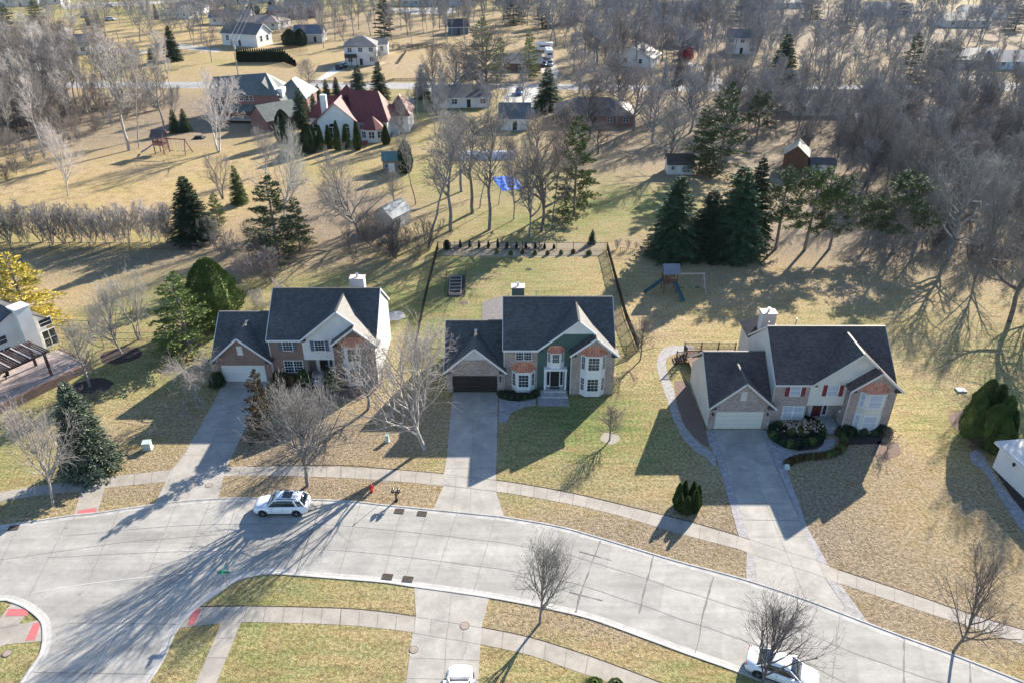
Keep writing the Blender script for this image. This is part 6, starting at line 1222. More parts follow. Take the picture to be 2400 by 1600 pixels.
for i, (x, y, t_, w_) in enumerate([(2240, 985, 868, 60), (2262, 1000, 880, 62), (2285, 1012, 905, 52), (2303, 1025, 940, 46), (2225, 1000, 905, 60), (2262, 1025, 925, 60), (2286, 1040, 955, 46)]):
    TD('flame' if i in (1, 3) else 'egg', x, y, t_, w_, 'arb', ['rearmost left', 'rearmost middle tallest', 'middle', 'rightmost', 'front left', 'front middle', 'front right'][i]+' dense evergreen of the dark group beside the white deck', 'evergreen', 'arborvitae', 'dense evergreen group by the white deck')
TD('bush', 1363, 1605, 1560, 60, 'lime', 'left one of two round green shrubs at the bottom edge', 'shrub', 'round_shrub'); TD('bush', 1412, 1608, 1562, 58, 'lime', 'right one of two round green shrubs at the bottom edge', 'shrub', 'round_shrub')
names = ['first', 'second', 'third', 'fourth', 'fifth', 'sixth', 'seventh', 'eighth', 'ninth', 'tenth', 'eleventh']
for i in range(11):
    TD('flame', 820+64.5*i, 137+i*1.0, 82+i*3 if i != 4 else 72, 22, 'dark', names[i]+' pointed dwarf evergreen from the left along the back fence', 'evergreen', 'dwarf_evergreen', 'dwarf evergreens along the back fence', c='e')
for i, (x, y, w_) in enumerate([(1070, 180, 34), (1168, 190, 34), (1248, 183, 30), (1333, 190, 36), (1420, 190, 32), (1513, 187, 34), (1597, 180, 36), (1706, 188, 46)]):
    TD('bush', x, y, y-32, w_, 'brown' if i in (2, 4, 6) else 'arb', names[i]+' low round shrub from the left in the front row of the back bed', 'shrub', 'dwarf_shrub', 'round shrubs of the back bed', c='e')
TD('spruce', 1727, 112, 15, 62, 'spruce', 'small blue green spruce behind the back bed', 'spruce', 'dwarf_spruce', c='e'); TD('bush', 728, 148, 85, 60, 'dark', 'dark round bush at the left back corner of the fenced yard', 'shrub', 'round_shrub', c='e')
# foundation planting
def bushat(c, x, y, h, wd, col, label, group=None, kind='bush'):
    gx, gy = GP(c, x, y); tree(kind, gx, gy, h, wd, col, label, 'shrub', 'shrub', group)
for i, (x, y) in enumerate([(820, 1340), (875, 1365), (940, 1385), (1010, 1392), (1080, 1385), (1150, 1368), (1200, 1340)]): bushat('x', x, y, .6, 1.0, 'dark', 'clipped low shrub of the dark hedge below the copper bay window', 'low hedge of the green house')
for i in range(20):
    a = pi*2*i/20; bushat('z', 1125+225*cos(a), 1235+118*sin(a), .75, 1.15, 'dark' if i % 3 else 'arb', 'clipped shrub of the oval dark hedge beside the beige house entry', 'oval hedge of the beige house')
for i in range(7): bushat('z', 1070+(i % 4)*65, 1185+(i//4)*60, .9, 1.1, 'pink' if 0 else 'olive', 'dry hydrangea shrub inside the oval hedge', 'hydrangeas inside the oval hedge')
hedge = spline([(1500, 1240), (1555, 1290), (1545, 1370), (1470, 1430), (1330, 1455), (1180, 1470), (1080, 1500), (1035, 1525)], 4)
hp = [(1505, 1245), (1545, 1270), (1560, 1310), (1555, 1350), (1530, 1385), (1495, 1410), (1455, 1430), (1410, 1442), (1360, 1450), (1310, 1455), (1260, 1460), (1210, 1465), (1160, 1472), (1115, 1482), (1075, 1496), (1045, 1515)]
for x, y in hp: bushat('z', x, y, .6, .95, 'brown' if int(x) % 3 else 'arb', 'low clipped shrub of the curved brown green hedge by the right driveway', 'curved hedge of the beige house')
for i, x in enumerate(range(1560, 1960, 55)): bushat('z', x, 1225+(i % 2)*18, .95, 1.3, 'dark', 'dark shrub of the hedge under the beige house bay windows', 'hedge under the bay windows')
for i, (x, y) in enumerate([(900, 1270), (980, 1290), (1060, 1300)]): bushat('w', x, y, 1.2, 1.6, 'brown', 'dark leafless bush below the front window of the brick house', 'bushes of the brick house')
for i, (x, y) in enumerate([(1200, 1290), (1490, 1330), (1560, 1360), (1500, 1270)]): bushat('w', x, y, 1.6, 1.9, 'arb', 'green shrub at the entry of the brick house', 'green shrubs of the brick house')
bushat('w', 240, 1330, 1.7, 2.0, 'dark', 'dark bush at the left corner of the white garage door')
# dry flower heads on the hydrangeas
rn = random.Random(9); Q = []
gx, gy = GP('z', 1150, 1225)
for i in range(150):
    p = Vector((gx+rn.gauss(0, 1.2), gy+rn.gauss(0, .6), rn.uniform(.75, 1.25)))
    for k in range(5):
        e = Vector((rn.gauss(0, 1), rn.gauss(0, 1), rn.gauss(.5, 1))).normalized(); Q.append(card(p, e, .13, .12, rn))
o = bpy.data.objects.new('flower_heads', quads_mesh(Q, 'flower_heads', plain('dry flower heads', (.50, .40, .33), .9, .2, 8))); COL.objects.link(o); o['kind'] = 'stuff'
tag(o, 'pale dry flower heads over the oval hedge by the beige house', 'flowers')
TD('bush', 1575, 135, 105, 40, 'redbush', 'dark red bush beside the pale grey roof', 'shrub', 'red_bush')
# fallen leaves and dry tufts: uncountable litter lying on the lawns
rn = np.random.default_rng(4); QL = []
zones = [('D', 800, 1010, 11, 8, 2600), ('D', 640, 1050, 6, 6, 900), ('D', 2050, 1150, 14, 13, 3200), ('D', 1430, 1235, 14, 3, 1400), ('D', 760, 1125, 11, 2.2, 900), ('D', 1350, 1440, 15, 3, 1200), ('D', 2150, 1440, 15, 4, 1300), ('D', 330, 1060, 9, 4, 700), ('D', 800, 510, 13, 14, 2200), ('D', 1900, 560, 26, 5, 2200), ('D', 200, 1140, 14, 2, 600)]
for c, x, y, rx, ry, n in zones:
    gx, gy = GP(c, x, y); a = rn.normal(size=(n, 2))*(.5, .5); px_ = gx+a[:, 0]*rx; py_ = gy+a[:, 1]*ry; an = rn.uniform(0, 6.28, n); s_ = rn.uniform(.03, .06, n)*(1.6 if gy > 85 else 1)
    cth, sth = np.cos(an)*s_, np.sin(an)*s_; zz = rn.uniform(.01, .05, n)
    QL.append(np.stack([np.stack([px_+cth, py_+sth, zz], 1), np.stack([px_-sth*.6, py_+cth*.6, zz+.03], 1), np.stack([px_-cth, py_-sth, zz], 1), np.stack([px_+sth*.6, py_-cth*.6, zz+.02], 1)], 1))
lm, lt_, lb = node_mat('fallen leaves'); gg = N(lt_, 'ShaderNodeNewGeometry'); lt_.links.new(ramp(lt_, gg.outputs['Random Per Island'], 0, 1, (.16, .10, .07), (.50, .40, .32)), lb.inputs['Base Color']); lb.inputs['Roughness'].default_value = .9
QL = np.concatenate(QL); cxy = QL[:, 0, :2]; okm = np.ones(len(QL), bool)
for poly in PAVED:
    ins = np.zeros(len(QL), bool); pn = len(poly)
    for i in range(pn):
        (ax_, ay_), (bx2, by2) = poly[i], poly[i-1]
        if ay_ == by2: continue
        ins ^= ((ay_ > cxy[:, 1]) != (by2 > cxy[:, 1])) & (cxy[:, 0] < (bx2-ax_)*(cxy[:, 1]-ay_)/(by2-ay_)+ax_)
    okm &= ~ins
QL = QL[okm]
o = bpy.data.objects.new('fallen_leaves', quads_mesh(QL, 'fallen_leaves', lm)); COL.objects.link(o); o['kind'] = 'stuff'
# ------------------------------------------------------------------ fences
def picket(name, label, c, pts, h=1.35, group=None, step=.11, col=None, post=2.4, rails=(.15, 1.2)):
    g = PL(c, pts); m = col or BLACKM
    x0, y0 = g[0]; F = thing(name, label, 'fence', (x0, y0, 0), 0, group); pk = MB(); rl = MB(); ps = MB()
    for (ax, ay), (bx, by) in zip(g[:-1], g[1:]):
        ax -= x0; bx -= x0; ay -= y0; by -= y0; L = hypot(bx-ax, by-ay); n = int(L/step)
        for k in range(n+1):
            f = k/max(n, 1); x, y = ax+(bx-ax)*f, ay+(by-ay)*f; pk.box(x-.012, x+.012, y-.012, y+.012, .06, h-.05)
        for z in rails: rl.bar((ax, ay, z*h/1.35), (bx, by, z*h/1.35), .035, .045)
        for k in range(int(L/post)+1):
            f = k/max(1, int(L/post)); x, y = ax+(bx-ax)*f, ay+(by-ay)*f; ps.box(x-.035, x+.035, y-.035, y+.035, 0, h)
    pk.build('pickets', m, F); rl.build('rails', m, F); ps.build('posts', m, F); return F
picket('picket_fence', 'black metal picket fence along the left side of the fenced backyard', 'e', [(665, 155), (630, 300), (580, 500), (520, 800), (505, 900)], 1.4, 'black fences of the centre backyard')
picket('picket_fence', 'black metal picket fence along the back of the fenced backyard', 'e', [(668, 155), (1830, 158)], 1.4, 'black fences of the centre backyard')
picket('picket_fence', 'black metal picket fence along the right side of the fenced backyard', 'e', [(1832, 160), (1895, 400), (1960, 640), (2045, 850)], 1.4, 'black fences of the centre backyard')
picket('picket_fence', 'short black fence run with a gate left of the centre garage', 'e', [(505, 900), (712, 895)], 1.4, 'black fences of the centre backyard')
picket('picket_fence', 'short black fence run between the centre house and the right side fence', 'e', [(2045, 850), (1960, 880), (1885, 880)], 1.4, 'black fences of the centre backyard')
CHN = plain('weathered fence wire', (.10, .10, .10), .6)
picket('wire_fence', 'long low wire fence along the back of the left yards', 'D', [(-20, 572), (300, 573), (640, 577), (700, 583)], 1.2, step=.3, col=CHN, post=3)
picket('wire_fence', 'low wire fence running right from the fenced yard below the spruces', 'D', [(1424, 583), (1500, 590), (1760, 590)], 1.1, step=.3, col=CHN, post=3)
picket('wire_fence', 'thin dark fence behind the terrace yard on the left', 'd', [(340, 680), (620, 690), (800, 775), (1150, 770)], 1.1, step=.2, col=CHN, post=2.5)
picket('board_fence', 'brown board fence behind the round dark evergreens', 'D', [(655, 117), (706, 117)], 1.8, step=.13, col=WOOD, post=2.4)
picket('silt_fence', 'black silt fence along the front of the empty lot', 'D', [(705, 190), (775, 191)], .8, step=.06, col=BLACKM, post=2)
picket('silt_fence', 'long black silt fence along the back road in front of the empty lot', 'D', [(790, 193), (880, 193), (905, 186), (965, 186), (1050, 188)], .8, step=.06, col=BLACKM, post=2)
picket('silt_fence', 'short slanting black silt fence beside the white two-storey house', 'D', [(915, 147), (932, 122)], 1.0, step=.06, col=BLACKM, post=2)
# ------------------------------------------------------------------ raised bed with wire frame
gx, gy = GP('e', 783, 470)
RB = thing('raised_garden_bed', 'long raised garden bed with five sections inside a dark edged plot', 'garden bed', (gx, gy, 0), .04)
b = MB(); 
for x in (-.85, .78): b.box(x, x+.08, 0, 5.6, 0, .4)
for k in range(6): b.box(-.77, .78, k*1.1, k*1.1+.08, 0, .38)
b.build('timber_frame', plain('weathered timber', (.42, .38, .33), .9), RB); MB().box(-.76, .77, .08, 5.55, .0, .25).build('soil', MULCH, RB)
b = MB()
for x in (-1.35, 1.35):
    for y in np.linspace(-.4, 6.6, 6): b.box(x-.025, x+.025, y-.025, y+.025, 0, 1.1)
    b.bar((x, -.4, 1.05), (x, 6.6, 1.05), .03, .03).bar((x, -.4, .5), (x, 6.6, .5), .02, .02)
b.build('plot_fence', BLACKM, RB)
# ------------------------------------------------------------------ playsets
def playset(label, c, x, y, rz, wood, roof, slide, sc=1.0, two=True):
    gx, gy = GP(c, x, y); o = thing('playset', label, 'playset', (gx, gy, 0), rz); o.scale = (sc, sc, sc)
    b = MB()
    for px_, py_ in ((-.8, -.8), (.8, -.8), (.8, .8), (-.8, .8)): b.box(px_-.06, px_+.06, py_-.06, py_+.06, 0, 3.0)
    b.build('tower_posts', wood, o); MB().box(-.9, .9, -.9, .9, 1.45, 1.55).build('platform', wood, o)
    b = MB()
    for k in range(9):
        t = -.8+k*.2; b.box(t-.04, t+.04, -.9, -.84, 1.55, 2.2); b.box(-.9, -.84, t-.04, t+.04, 1.55, 2.2); b.box(t-.04, t+.04, .84, .9, 1.55, 2.2)
    b.box(-.9, .9, -.92, -.86, 2.15, 2.25).build('railing', wood, o)
    MB().slab([(-1.1, -1.1, 2.9), (1.1, -1.1, 2.9), (1.1, 0, 3.9), (-1.1, 0, 3.9)], .06).slab([(-1.1, 0, 3.9), (1.1, 0, 3.9), (1.1, 1.1, 2.9), (-1.1, 1.1, 2.9)], .06).build('roof', roof, o)
    def slide_(p0, d, m):
        b = MB(); n = 8; L = 2.6; sx, sy = -d[1], d[0]; pr = []
        for k in range(n+1):
            f = k/n; z = 1.5*(1-f)**1.15+.18; x_, y_ = p0[0]+d[0]*L*f, p0[1]+d[1]*L*f
            pr.append([(x_+sx*.26, y_+sy*.26, z+.15), (x_+sx*.22, y_+sy*.22, z), (x_-sx*.22, y_-sy*.22, z), (x_-sx*.26, y_-sy*.26, z+.15)])
        for k in range(n):
            for i in range(3): b.add([pr[k][i], pr[k][i+1], pr[k+1][i+1], pr[k+1][i]], [(0, 1, 2, 3)])
            b.add([(q[0], q[1], q[2]-.05) for q in (pr[k][1], pr[k][2], pr[k+1][2], pr[k+1][1])], [(0, 1, 2, 3)])
        return b.build('slide', m, o)
    slide_((-.9, 0), (-.95, -.3), slide)
    if two: slide_((.5, -.9), (.25, -.97), slide)
    b = MB().bar((.8, 0, 2.45), (4.6, 0, 2.45), .12, .14)
    for s_ in (-1, 1): b.bar((4.4, 0, 2.45), (4.7, s_*1.2, 0), .1, .1)
    b.bar((4.6, -.9, .6), (4.6, .9, .6), .08, .08).build('swing_frame', plain('pale swing beam', (.38, .34, .30)) if two else wood, o)
    b = MB()
    for xs_ in (1.7, 2.9, 3.8):
        s1 = MB()
        for d in (-.22, .22): s1.tube((xs_+d, 0, .5), (xs_+d, 0, 2.4), .012, n=4)
        s1.box(xs_-.25, xs_+.25, -.1, .1, .45, .5).build('swing', BLACKM if xs_ != 2.9 else plain('green swing seat', (.05, .2, .1)), o)
    b = MB()
    for k in range(6): b.box(-.35, .35, .95+.12*(5-k), 1.0+.12*(5-k), .2+k*.25, .26+k*.25)
    b.bar((-.38, 1.7, 0), (-.38, .9, 1.5), .06, .08).bar((.38, 1.7, 0), (.38, .9, 1.5), .06, .08).build('ladder', wood, o); return o
playset('wooden play tower with grey canopy, teal slides and a swing beam on the right lawn', 'D', 1535, 668, .03, plain('red brown play wood', (.16, .075, .05)), plain('grey canopy', (.17, .19, .23), .7), plain('teal slide', (.015, .09, .11), .35), 1.05)
playset('dark red wooden playset with blue monkey bar on the tan lawn at the left', 'D', 374, 352, -.15, plain('dark red play wood', (.11, .04, .04)), plain('dark canopy', (.10, .08, .09), .7), plain('blue slide', (.03, .07, .35), .35), 1.3, two=False)
sw = thing('swing_frame', 'white wooden swing frame near the back road at the top left', 'swing', (*GP('D', 355, 158), 0), .5)
b = MB()
for s_ in (-1, 1):
    for t in (-1, 1): b.bar((s_*2, 0, 2.6), (s_*2.1, t*1.3, 0), .14, .14)
b.bar((-2.1, 0, 2.6), (2.1, 0, 2.6), .14, .16).build('frame', WHITE, sw); MB().box(-.8, .8, -.25, .25, .5, .56).tube((-.75, 0, .5), (-.75, 0, 2.55), .02).tube((.75, 0, .5), (.75, 0, 2.55), .02).build('bench_seat', WHITE, sw)
# blue tarp: rumpled sheet
g = PL('b', [(1035, 1222), (1180, 1212), (1262, 1300), (1110, 1320)]); b = MB(); n = 26; rn = random.Random(3); vs = []
for i in range(n+1):
    for j in range(n+1):
        u, v = i/n, j/n; x = (g[0][0]*(1-u)+g[1][0]*u)*(1-v)+(g[3][0]*(1-u)+g[2][0]*u)*v; y = (g[0][1]*(1-u)+g[1][1]*u)*(1-v)+(g[3][1]*(1-u)+g[2][1]*u)*v
        e = min(u, v, 1-u, 1-v); vs.append((x, y, (.18+.09*sin(u*17+v*5)+.07*sin(v*23-u*6)+rn.uniform(0, .05))*min(1, e*6+.15)))
b.add(vs, [(i*(n+1)+j, (i+1)*(n+1)+j, (i+1)*(n+1)+j+1, i*(n+1)+j+1) for i in range(n) for j in range(n)])
tag(b.build('blue_tarp', plain('blue tarpaulin', (.05, .16, .62), .45, .3, 1.5)), 'bright blue tarpaulin spread on the lawn behind the tall bare trees', 'tarpaulin')
# white covered pool or long tunnel behind the tall trees
gx, gy = GP('b', 1000, 1085); o = thing('white_canopy', 'long white sheeted canopy behind the tall bare trees left of the blue tarp', 'canopy', (gx, gy, 0), .06)
b = MB().prism([(y, 1.1*sin(pi*(y+2.2)/4.4)+.25) for y in np.linspace(-2.2, 2.2, 9)]+[(2.2, 0), (-2.2, 0)], 'x', -6, 6); b.build('sheet_cover', plain('white sheet', (.55, .58, .62), .5, .1), o)
rr_ = MB()
for x in np.linspace(-6, 6, 7): rr_.tube((x, -2.25, 0), (x, -2.25, .3), .05)
rr_.build('frame', FLUE, o)
# ------------------------------------------------------------------ street furniture
def hydrant():
    o = thing('fire_hydrant', 'red fire hydrant on the kerb strip near the twin mailboxes', 'fire hydrant', (*GP('M', 210, 250), 0)); RED = plain('hydrant red', (.55, .03, .02), .45)
    MB().tube((0, 0, 0), (0, 0, .08), .17, n=12).tube((0, 0, .08), (0, 0, .68), .12, n=12).tube((0, 0, .62), (0, 0, .68), .16, n=12).tube((0, 0, .68), (0, 0, .84), .13, .04, n=12).tube((0, 0, .84), (0, 0, .9), .035).build('body', RED, o)
    for p in ((.22, 0), (-.22, 0), (0, -.24)): MB().tube((0, 0, .48), (p[0], p[1], .48), .07, n=8).tube((p[0]*.9, p[1]*.9, .48), (p[0]*1.08, p[1]*1.08, .48), .085, n=8).build('nozzle', RED, o)
hydrant()
o = thing('mailbox_stand', 'two black mailboxes on one black post at the kerb', 'mailbox', (*GP('M', 380, 312), 0), 0)
MB().box(-.06, .06, -.06, .06, 0, 1.05).box(-.42, .42, -.05, .05, .98, 1.06).bar((-.3, 0, .98), (0, 0, .6), .05, .05).bar((.3, 0, .98), (0, 0, .6), .05, .05).box(-.14, .14, -.14, .14, 0, .12).build('post', BLACKM, o)
for s_ in (-1, 1):
    m_ = MB().prism([(s_*.25+.11*cos(pi*k/8), 1.24+.11*sin(pi*k/8)) for k in range(9)]+[(s_*.25-.11, 1.08), (s_*.25+.11, 1.08)], 'y', -.28, .28).build('mailbox', BLACKM, o)
    MB().box(s_*.25+.115, s_*.25+.13, -.15, .0, 1.2, 1.42).build('flag', BLACKM, m_)
o = thing('marker_post', 'thin white marker post beside the twin mailboxes', 'post', (*GP('M', 318, 293), 0)); MB().tube((0, 0, 0), (0, 0, 2.0), .025).build('rod', WHITE, o); MB().box(-.06, .06, -.01, .01, 1.8, 2.0).build('tip_plate', WHITE, o)
o = thing('street_sign', 'green street name sign on a thin grey post at the side street corner', 'street sign', (*GP('L', 1588, 988), 0), .0)
MB().tube((0, 0, 0), (0, 0, 2.75), .035).build('post', FLUE, o); SG = plain('sign green', (.01, .16, .10), .4)
MB().box(-.48, .48, -.015, .015, 2.78, 2.98).build('name_plate', SG, o); MB().box(-.015, .015, -.45, .45, 2.99, 3.19).build('name_plate', SG, o)
def ubox(label, c, x, y, w_, d_, h_, col, rz=0):
    o = thing('utility_box', label, 'utility box', (*GP(c, x, y), 0), rz)
    MB().box(-w_/2, w_/2, -d_/2, d_/2, .05, h_).box(-w_/2-.08, w_/2+.08, -d_/2-.08, d_/2+.08, 0, .06).build('cabinet', plain('pale green box paint', col, .5, .06), o)
    MB().slab([(-w_/2-.03, -d_/2-.03, h_+.02), (w_/2+.03, -d_/2-.03, h_+.02), (w_/2+.03, d_/2+.03, h_+.1), (-w_/2-.03, d_/2+.03, h_+.1)], .05).build('lid', plain('pale green box paint', col, .5, .06), o)
    MB().box(-w_/2+.04, w_/2-.04, -d_/2-.02, -d_/2, .12, h_-.08).build('door', plain('box door', tuple(q*.85 for q in col), .5), o)
ubox('pale green electrical box on the lawn left of the left driveway', 'd', 1020, 1520, .75, .6, .75, (.50, .58, .52), .15)
ubox('pale utility pedestal beside the big spreading tree', 'e', 318, 1470, .32, .3, .75, (.58, .60, .58)); ubox('small pale rock cover beside the right driveway', 'R', 717, 90, .35, .35, .25, (.50, .48, .40))
GRT = plain('rusty cast iron', (.09, .07, .06), .7, .3, 5)
def grate(label, c, x, y, rz):
    gx, gy = GP(c, x, y); o = thing('storm_drain', label, 'drain grate', (gx, gy, .014), rz); b = MB().box(-.4, .4, -.26, .26, 0, .01); b.build('pit', MULCH, o)
    b = MB().box(-.42, .42, -.28, -.24, 0, .04).box(-.42, .42, .24, .28, 0, .04)
    for k in range(8): b.box(-.42+k*.112, -.37+k*.112, -.24, .24, 0, .035)
    b.build('grate', GRT, o)
for a in [('left storm drain grate at the far kerb near the mailboxes', 'M', 400, 385, -.12), ('right storm drain grate at the far kerb near the mailboxes', 'M', 556, 402, -.12), ('left storm drain grate at the near kerb', 'M', 318, 836, -.12), ('right storm drain grate at the near kerb', 'M', 458, 853, -.12), ('storm drain grate at the kerb near the left edge', 'L', 95, 500, .2)]: grate(*a)
def manhole(label, c, x, y, r=.36, z=.03):
    gx, gy = GP(c, x, y); o = thing('manhole', label, 'manhole cover', (gx, gy, 0)); MB().tube((0, 0, 0), (0, 0, z), r, n=20).build('frame', GRT, o); MB().tube((0, 0, z), (0, 0, z+.008), r*.86, n=20).build('lid', plain('manhole lid', (.30, .24, .20), .7, .3, 6), o)
manhole('round rusty manhole cover in the left driveway apron', 'L', 1437, 208, .33); manhole('round manhole cover in the sidewalk of the bottom driveway', 'M', 848, 1173, .36); manhole('round cover at the left edge of the bottom driveway', 'M', 498, 1338, .33); manhole('round brown cover in the grass at the bottom left', 'L', 50, 1363, .33)
tag(MB().bar((0, 0, .08), (2.6, .35, .1), .22, .14).bar((1.2, .1, .14), (2.2, .3, .5), .06, .06).build('garden_bench', plain('weathered timber', (.42, .38, .33), .9), loc=(*GP('f', 430, 160), 0)), 'low weathered timber beam lying at the corner of the dense spruces', 'timber')
tag(MB().box(-1.2, 1.2, -.8, .8, 0, .25).box(-.9, .7, -.5, .5, .25, .6).build('log_pile', BLACKM, loc=(*GP('a', 1375, 955), 0)), 'dark heap of logs on the tan lawn right of the dark red playset', 'heap')
bp = MB(); rn = random.Random(6)
for k in range(120): x, y, a = rn.gauss(0, 7), rn.gauss(0, 2.5), rn.uniform(-1, 1); bp.tube((x, y, rn.uniform(.1, .8)), (x+3*cos(a), y+3*sin(a), rn.uniform(.2, 1.4)), .07, .03, 4)
tag(bp.build('brush_pile', BARK, loc=(*GP('s', 1250, 650), 0)), 'dark brush pile at the back of the empty lot', 'brush pile'); bpy.data.objects['brush_pile'].color = (.10, .075, .07, 1)
# ------------------------------------------------------------------ vehicles
CW = plain('white car paint', (.80, .81, .83), .22, .02, 1, 0, .6); CG = glass('car glass', (.015, .02, .03), .05); TY = plain('tyre rubber', (.018, .018, .019), .85); RM = plain('alloy rim', (.35, .35, .37), .3, .1, 3, .8)
HL = plain('headlamp', (.22, .25, .28), .15); TL = plain('tail lamp', (.35, .01, .01), .25); BLK = plain('black plastic', (.02, .02, .02), .6)
def loft(sections):
    b = MB(); n = len(sections[0]); vs = [p for s_ in sections for p in s_]; fs = []
    for k in range(len(sections)-1):
        for i in range(n-1): fs.append((k*n+i, k*n+i+1, (k+1)*n+i+1, (k+1)*n+i))
    fs.append(tuple(range(n))); fs.append(tuple((len(sections)-1)*n+i for i in range(n-1, -1, -1))); b.add(vs, fs); return b
def car(label, loc, rz, L=4.6, W_=1.86, H=1.66, paint=None, cat='car', style='suv', detail=True, name='parked_car', group=None):
    o = thing(name, label, cat, loc, rz, group); paint = paint or CW; hw = W_/2
    def sec(x, w_, zb, zs, zt, crown=.04):
        pts = []
        prof = [(w_*.90, zb), (w_*.985, zb+.12), (w_, zs-.14), (w_*.975, zs), (w_*.86, zt), (w_*.45, zt+crown), (0, zt+crown*1.25)]
        for y, z in prof: pts.append((x, -y, z))
        for y, z in reversed(prof[:-1]): pts.append((x, y, z))
        return pts
    if style == 'pickup': st = [(-L/2, .9, .35, .62, .66), (-L/2+.25, .97, .3, .85, .9), (-L*.2, 1, .25, .95, 1.03), (-L*.13, 1, .25, 1.0, 1.08), (L*.12, 1, .25, 1.0, 1.08), (L*.15, 1, .25, 1.0, .8), (L/2-.1, 1, .3, 1.0, .8), (L/2, .97, .4, .98, 1.02)]
    elif style == 'sedan': st = [(-L/2, .72, .32, .52, .56), (-L/2+.18, .88, .24, .62, .68), (-L/2+.5, .97, .22, .70, .78), (-L*.22, 1, .22, .80, .90), (0, 1, .22, .84, .93), (L*.25, 1, .22, .86, .95), (L/2-.5, .97, .24, .86, .97), (L/2-.12, .90, .3, .82, .92), (L/2, .76, .38, .7, .78)]
    else: st = [(-L/2, .70, .34, .58, .66), (-L/2+.14, .86, .26, .68, .80), (-L/2+.42, .96, .24, .78, .90), (-L*.28, 1, .24, .88, .99), (-L*.1, 1, .24, .93, 1.03), (L*.15, 1, .24, .96, 1.05), (L/2-.5, .98, .26, .99, 1.08), (L/2-.14, .92, .32, .96, 1.05), (L/2, .80, .4, .8, .92)]
    body = loft([sec(x, hw*w_, zb, zs, zt) for x, w_, zb, zs, zt in st]).build('body', paint, o, smooth=True)
    # greenhouse
    if style == 'pickup': cab = [(-L*.2, .84, 1.0, .84, 1.0), (-L*.09, .84, 1.02, .72, H-.08), (-L*.02, .84, 1.02, .70, H), (L*.09, .84, 1.02, .70, H-.03), (L*.13, .84, 1.0, .8, 1.02)]
    elif style == 'sedan': cab = [(-L*.26, .84, .86, .84, .88), (-L*.10, .86, .9, .68, H-.05), (L*.02, .86, .92, .66, H), (L*.18, .86, .93, .66, H-.04), (L*.36, .84, .92, .80, .95)]
    else: cab = [(-L*.24, .86, .96, .86, .98), (-L*.10, .88, 1.0, .72, H-.07), (0, .88, 1.02, .70, H), (L*.25, .88, 1.04, .68, H-.03), (L*.38, .86, 1.05, .66, H-.12), (L*.465, .84, 1.03, .8, 1.06)]
    secs = []
    for x, wb, zb, wt, zt in cab:
        secs.append([(x, -hw*wb, zb), (x, -hw*(wb*.55+wt*.45), zb+(zt-zb)*.5), (x, -hw*wt, zt-.03 if zt-zb > .1 else zt), (x, -hw*wt*.6, zt+.01), (x, 0, zt+.02), (x, hw*wt*.6, zt+.01), (x, hw*wt, zt-.03 if zt-zb > .1 else zt), (x, hw*(wb*.55+wt*.45), zb+(zt-zb)*.5), (x, hw*wb, zb)])
    loft(secs).build('windows', CG, o, smooth=True)
    # roof skin, pillars
    rs = []
    for x, wb, zb, wt, zt in cab[1:-1]: rs.append([(x, -hw*(wt+.03), zt-.07), (x, -hw*wt, zt-.005), (x, -hw*wt*.6, zt+.035), (x, 0, zt+.045), (x, hw*wt*.6, zt+.035), (x, hw*wt, zt-.005), (x, hw*(wt+.03), zt-.07)])
    loft(rs).build('roof', paint, o, smooth=True)
    pb = MB()
    for s_ in (-1, 1):
        for (i, j) in ((0, 1), (len(cab)-2, len(cab)-1)):
            a = cab[i]; c = cab[j]; p0 = (a[0], s_*hw*(a[3] if i else a[1])*1.01, a[4] if i else a[2]); p1 = (c[0], s_*hw*(c[3] if j == 1 else c[1])*1.01, c[4]-.03 if j == 1 else c[2]); pb.bar(p0, p1, .07, .07)
        if style == 'suv': pb.bar((L*.27, s_*hw*.7, H-.08), (L*.33, s_*hw*.885, 1.04), .22, .05)
    pb.build('pillar', paint, o)
    for fx in (-L*.315, L*.30):
        for s_ in (-1, 1):
            MB().tube((fx, s_*(hw-.24), .36), (fx, s_*(hw+.004), .36), .40, n=18).build('wheel_arch', BLK, o)
            t = MB().tube((fx, s_*(hw-.2), .34), (fx, s_*(hw+.025), .34), .34, n=20).build('wheel', TY, o)
            if detail:
                r = MB().tube((fx, s_*(hw+.02), .34), (fx, s_*(hw+.03), .34), .1, n=10)
                for k in range(5): a = 2*pi*k/5; r.bar((fx, s_*(hw+.032), .34), (fx+.23*cos(a), s_*(hw+.032), .34+.23*sin(a)), .05, .02)
                r.build('rim', RM, t)
    if detail:
        for s_ in (-1, 1):
            MB().box(-L/2+.06, -L/2+.3, min(s_*hw*.46, s_*hw*.76), max(s_*hw*.46, s_*hw*.76), .52 if style == 'sedan' else .62, .64 if style == 'sedan' else .76).build('headlight', HL, o)
            MB().box(L/2-.2, L/2-.02, min(s_*hw*.5, s_*hw*.84), max(s_*hw*.5, s_*hw*.84), .74, .88).build('tail_light', TL, o)
            MB().box(-L*.17, -L*.12, s_*hw*1.0-.02 if s_ > 0 else -hw*1.0-.16, s_*hw+.16 if s_ > 0 else -hw+.02, 1.0, 1.13).build('mirror', paint, o)
            if style == 'suv': MB().bar((-L*.05, s_*hw*.66, H+.06), (L*.32, s_*hw*.64, H+.03), .04, .05).build('roof_rail', BLK, o)
            MB().box(-L*.26, L*.25, s_*hw*.995-.01, s_*hw*.995+.012, .25, .34).build('side_skirt', BLK, o)
            dl_ = MB()
            for xx in (-L*.14, L*.06, L*.25): dl_.box(xx-.006, xx+.006, s_*hw-.01, s_*hw+.004, .42, .9)
            dl_.build('door_seam', BLK, o)
        MB().box(-L/2-.02, -L/2+.05, -hw*.45, hw*.45, .38, .56).build('grille', BLK, o)
        hs_ = MB()
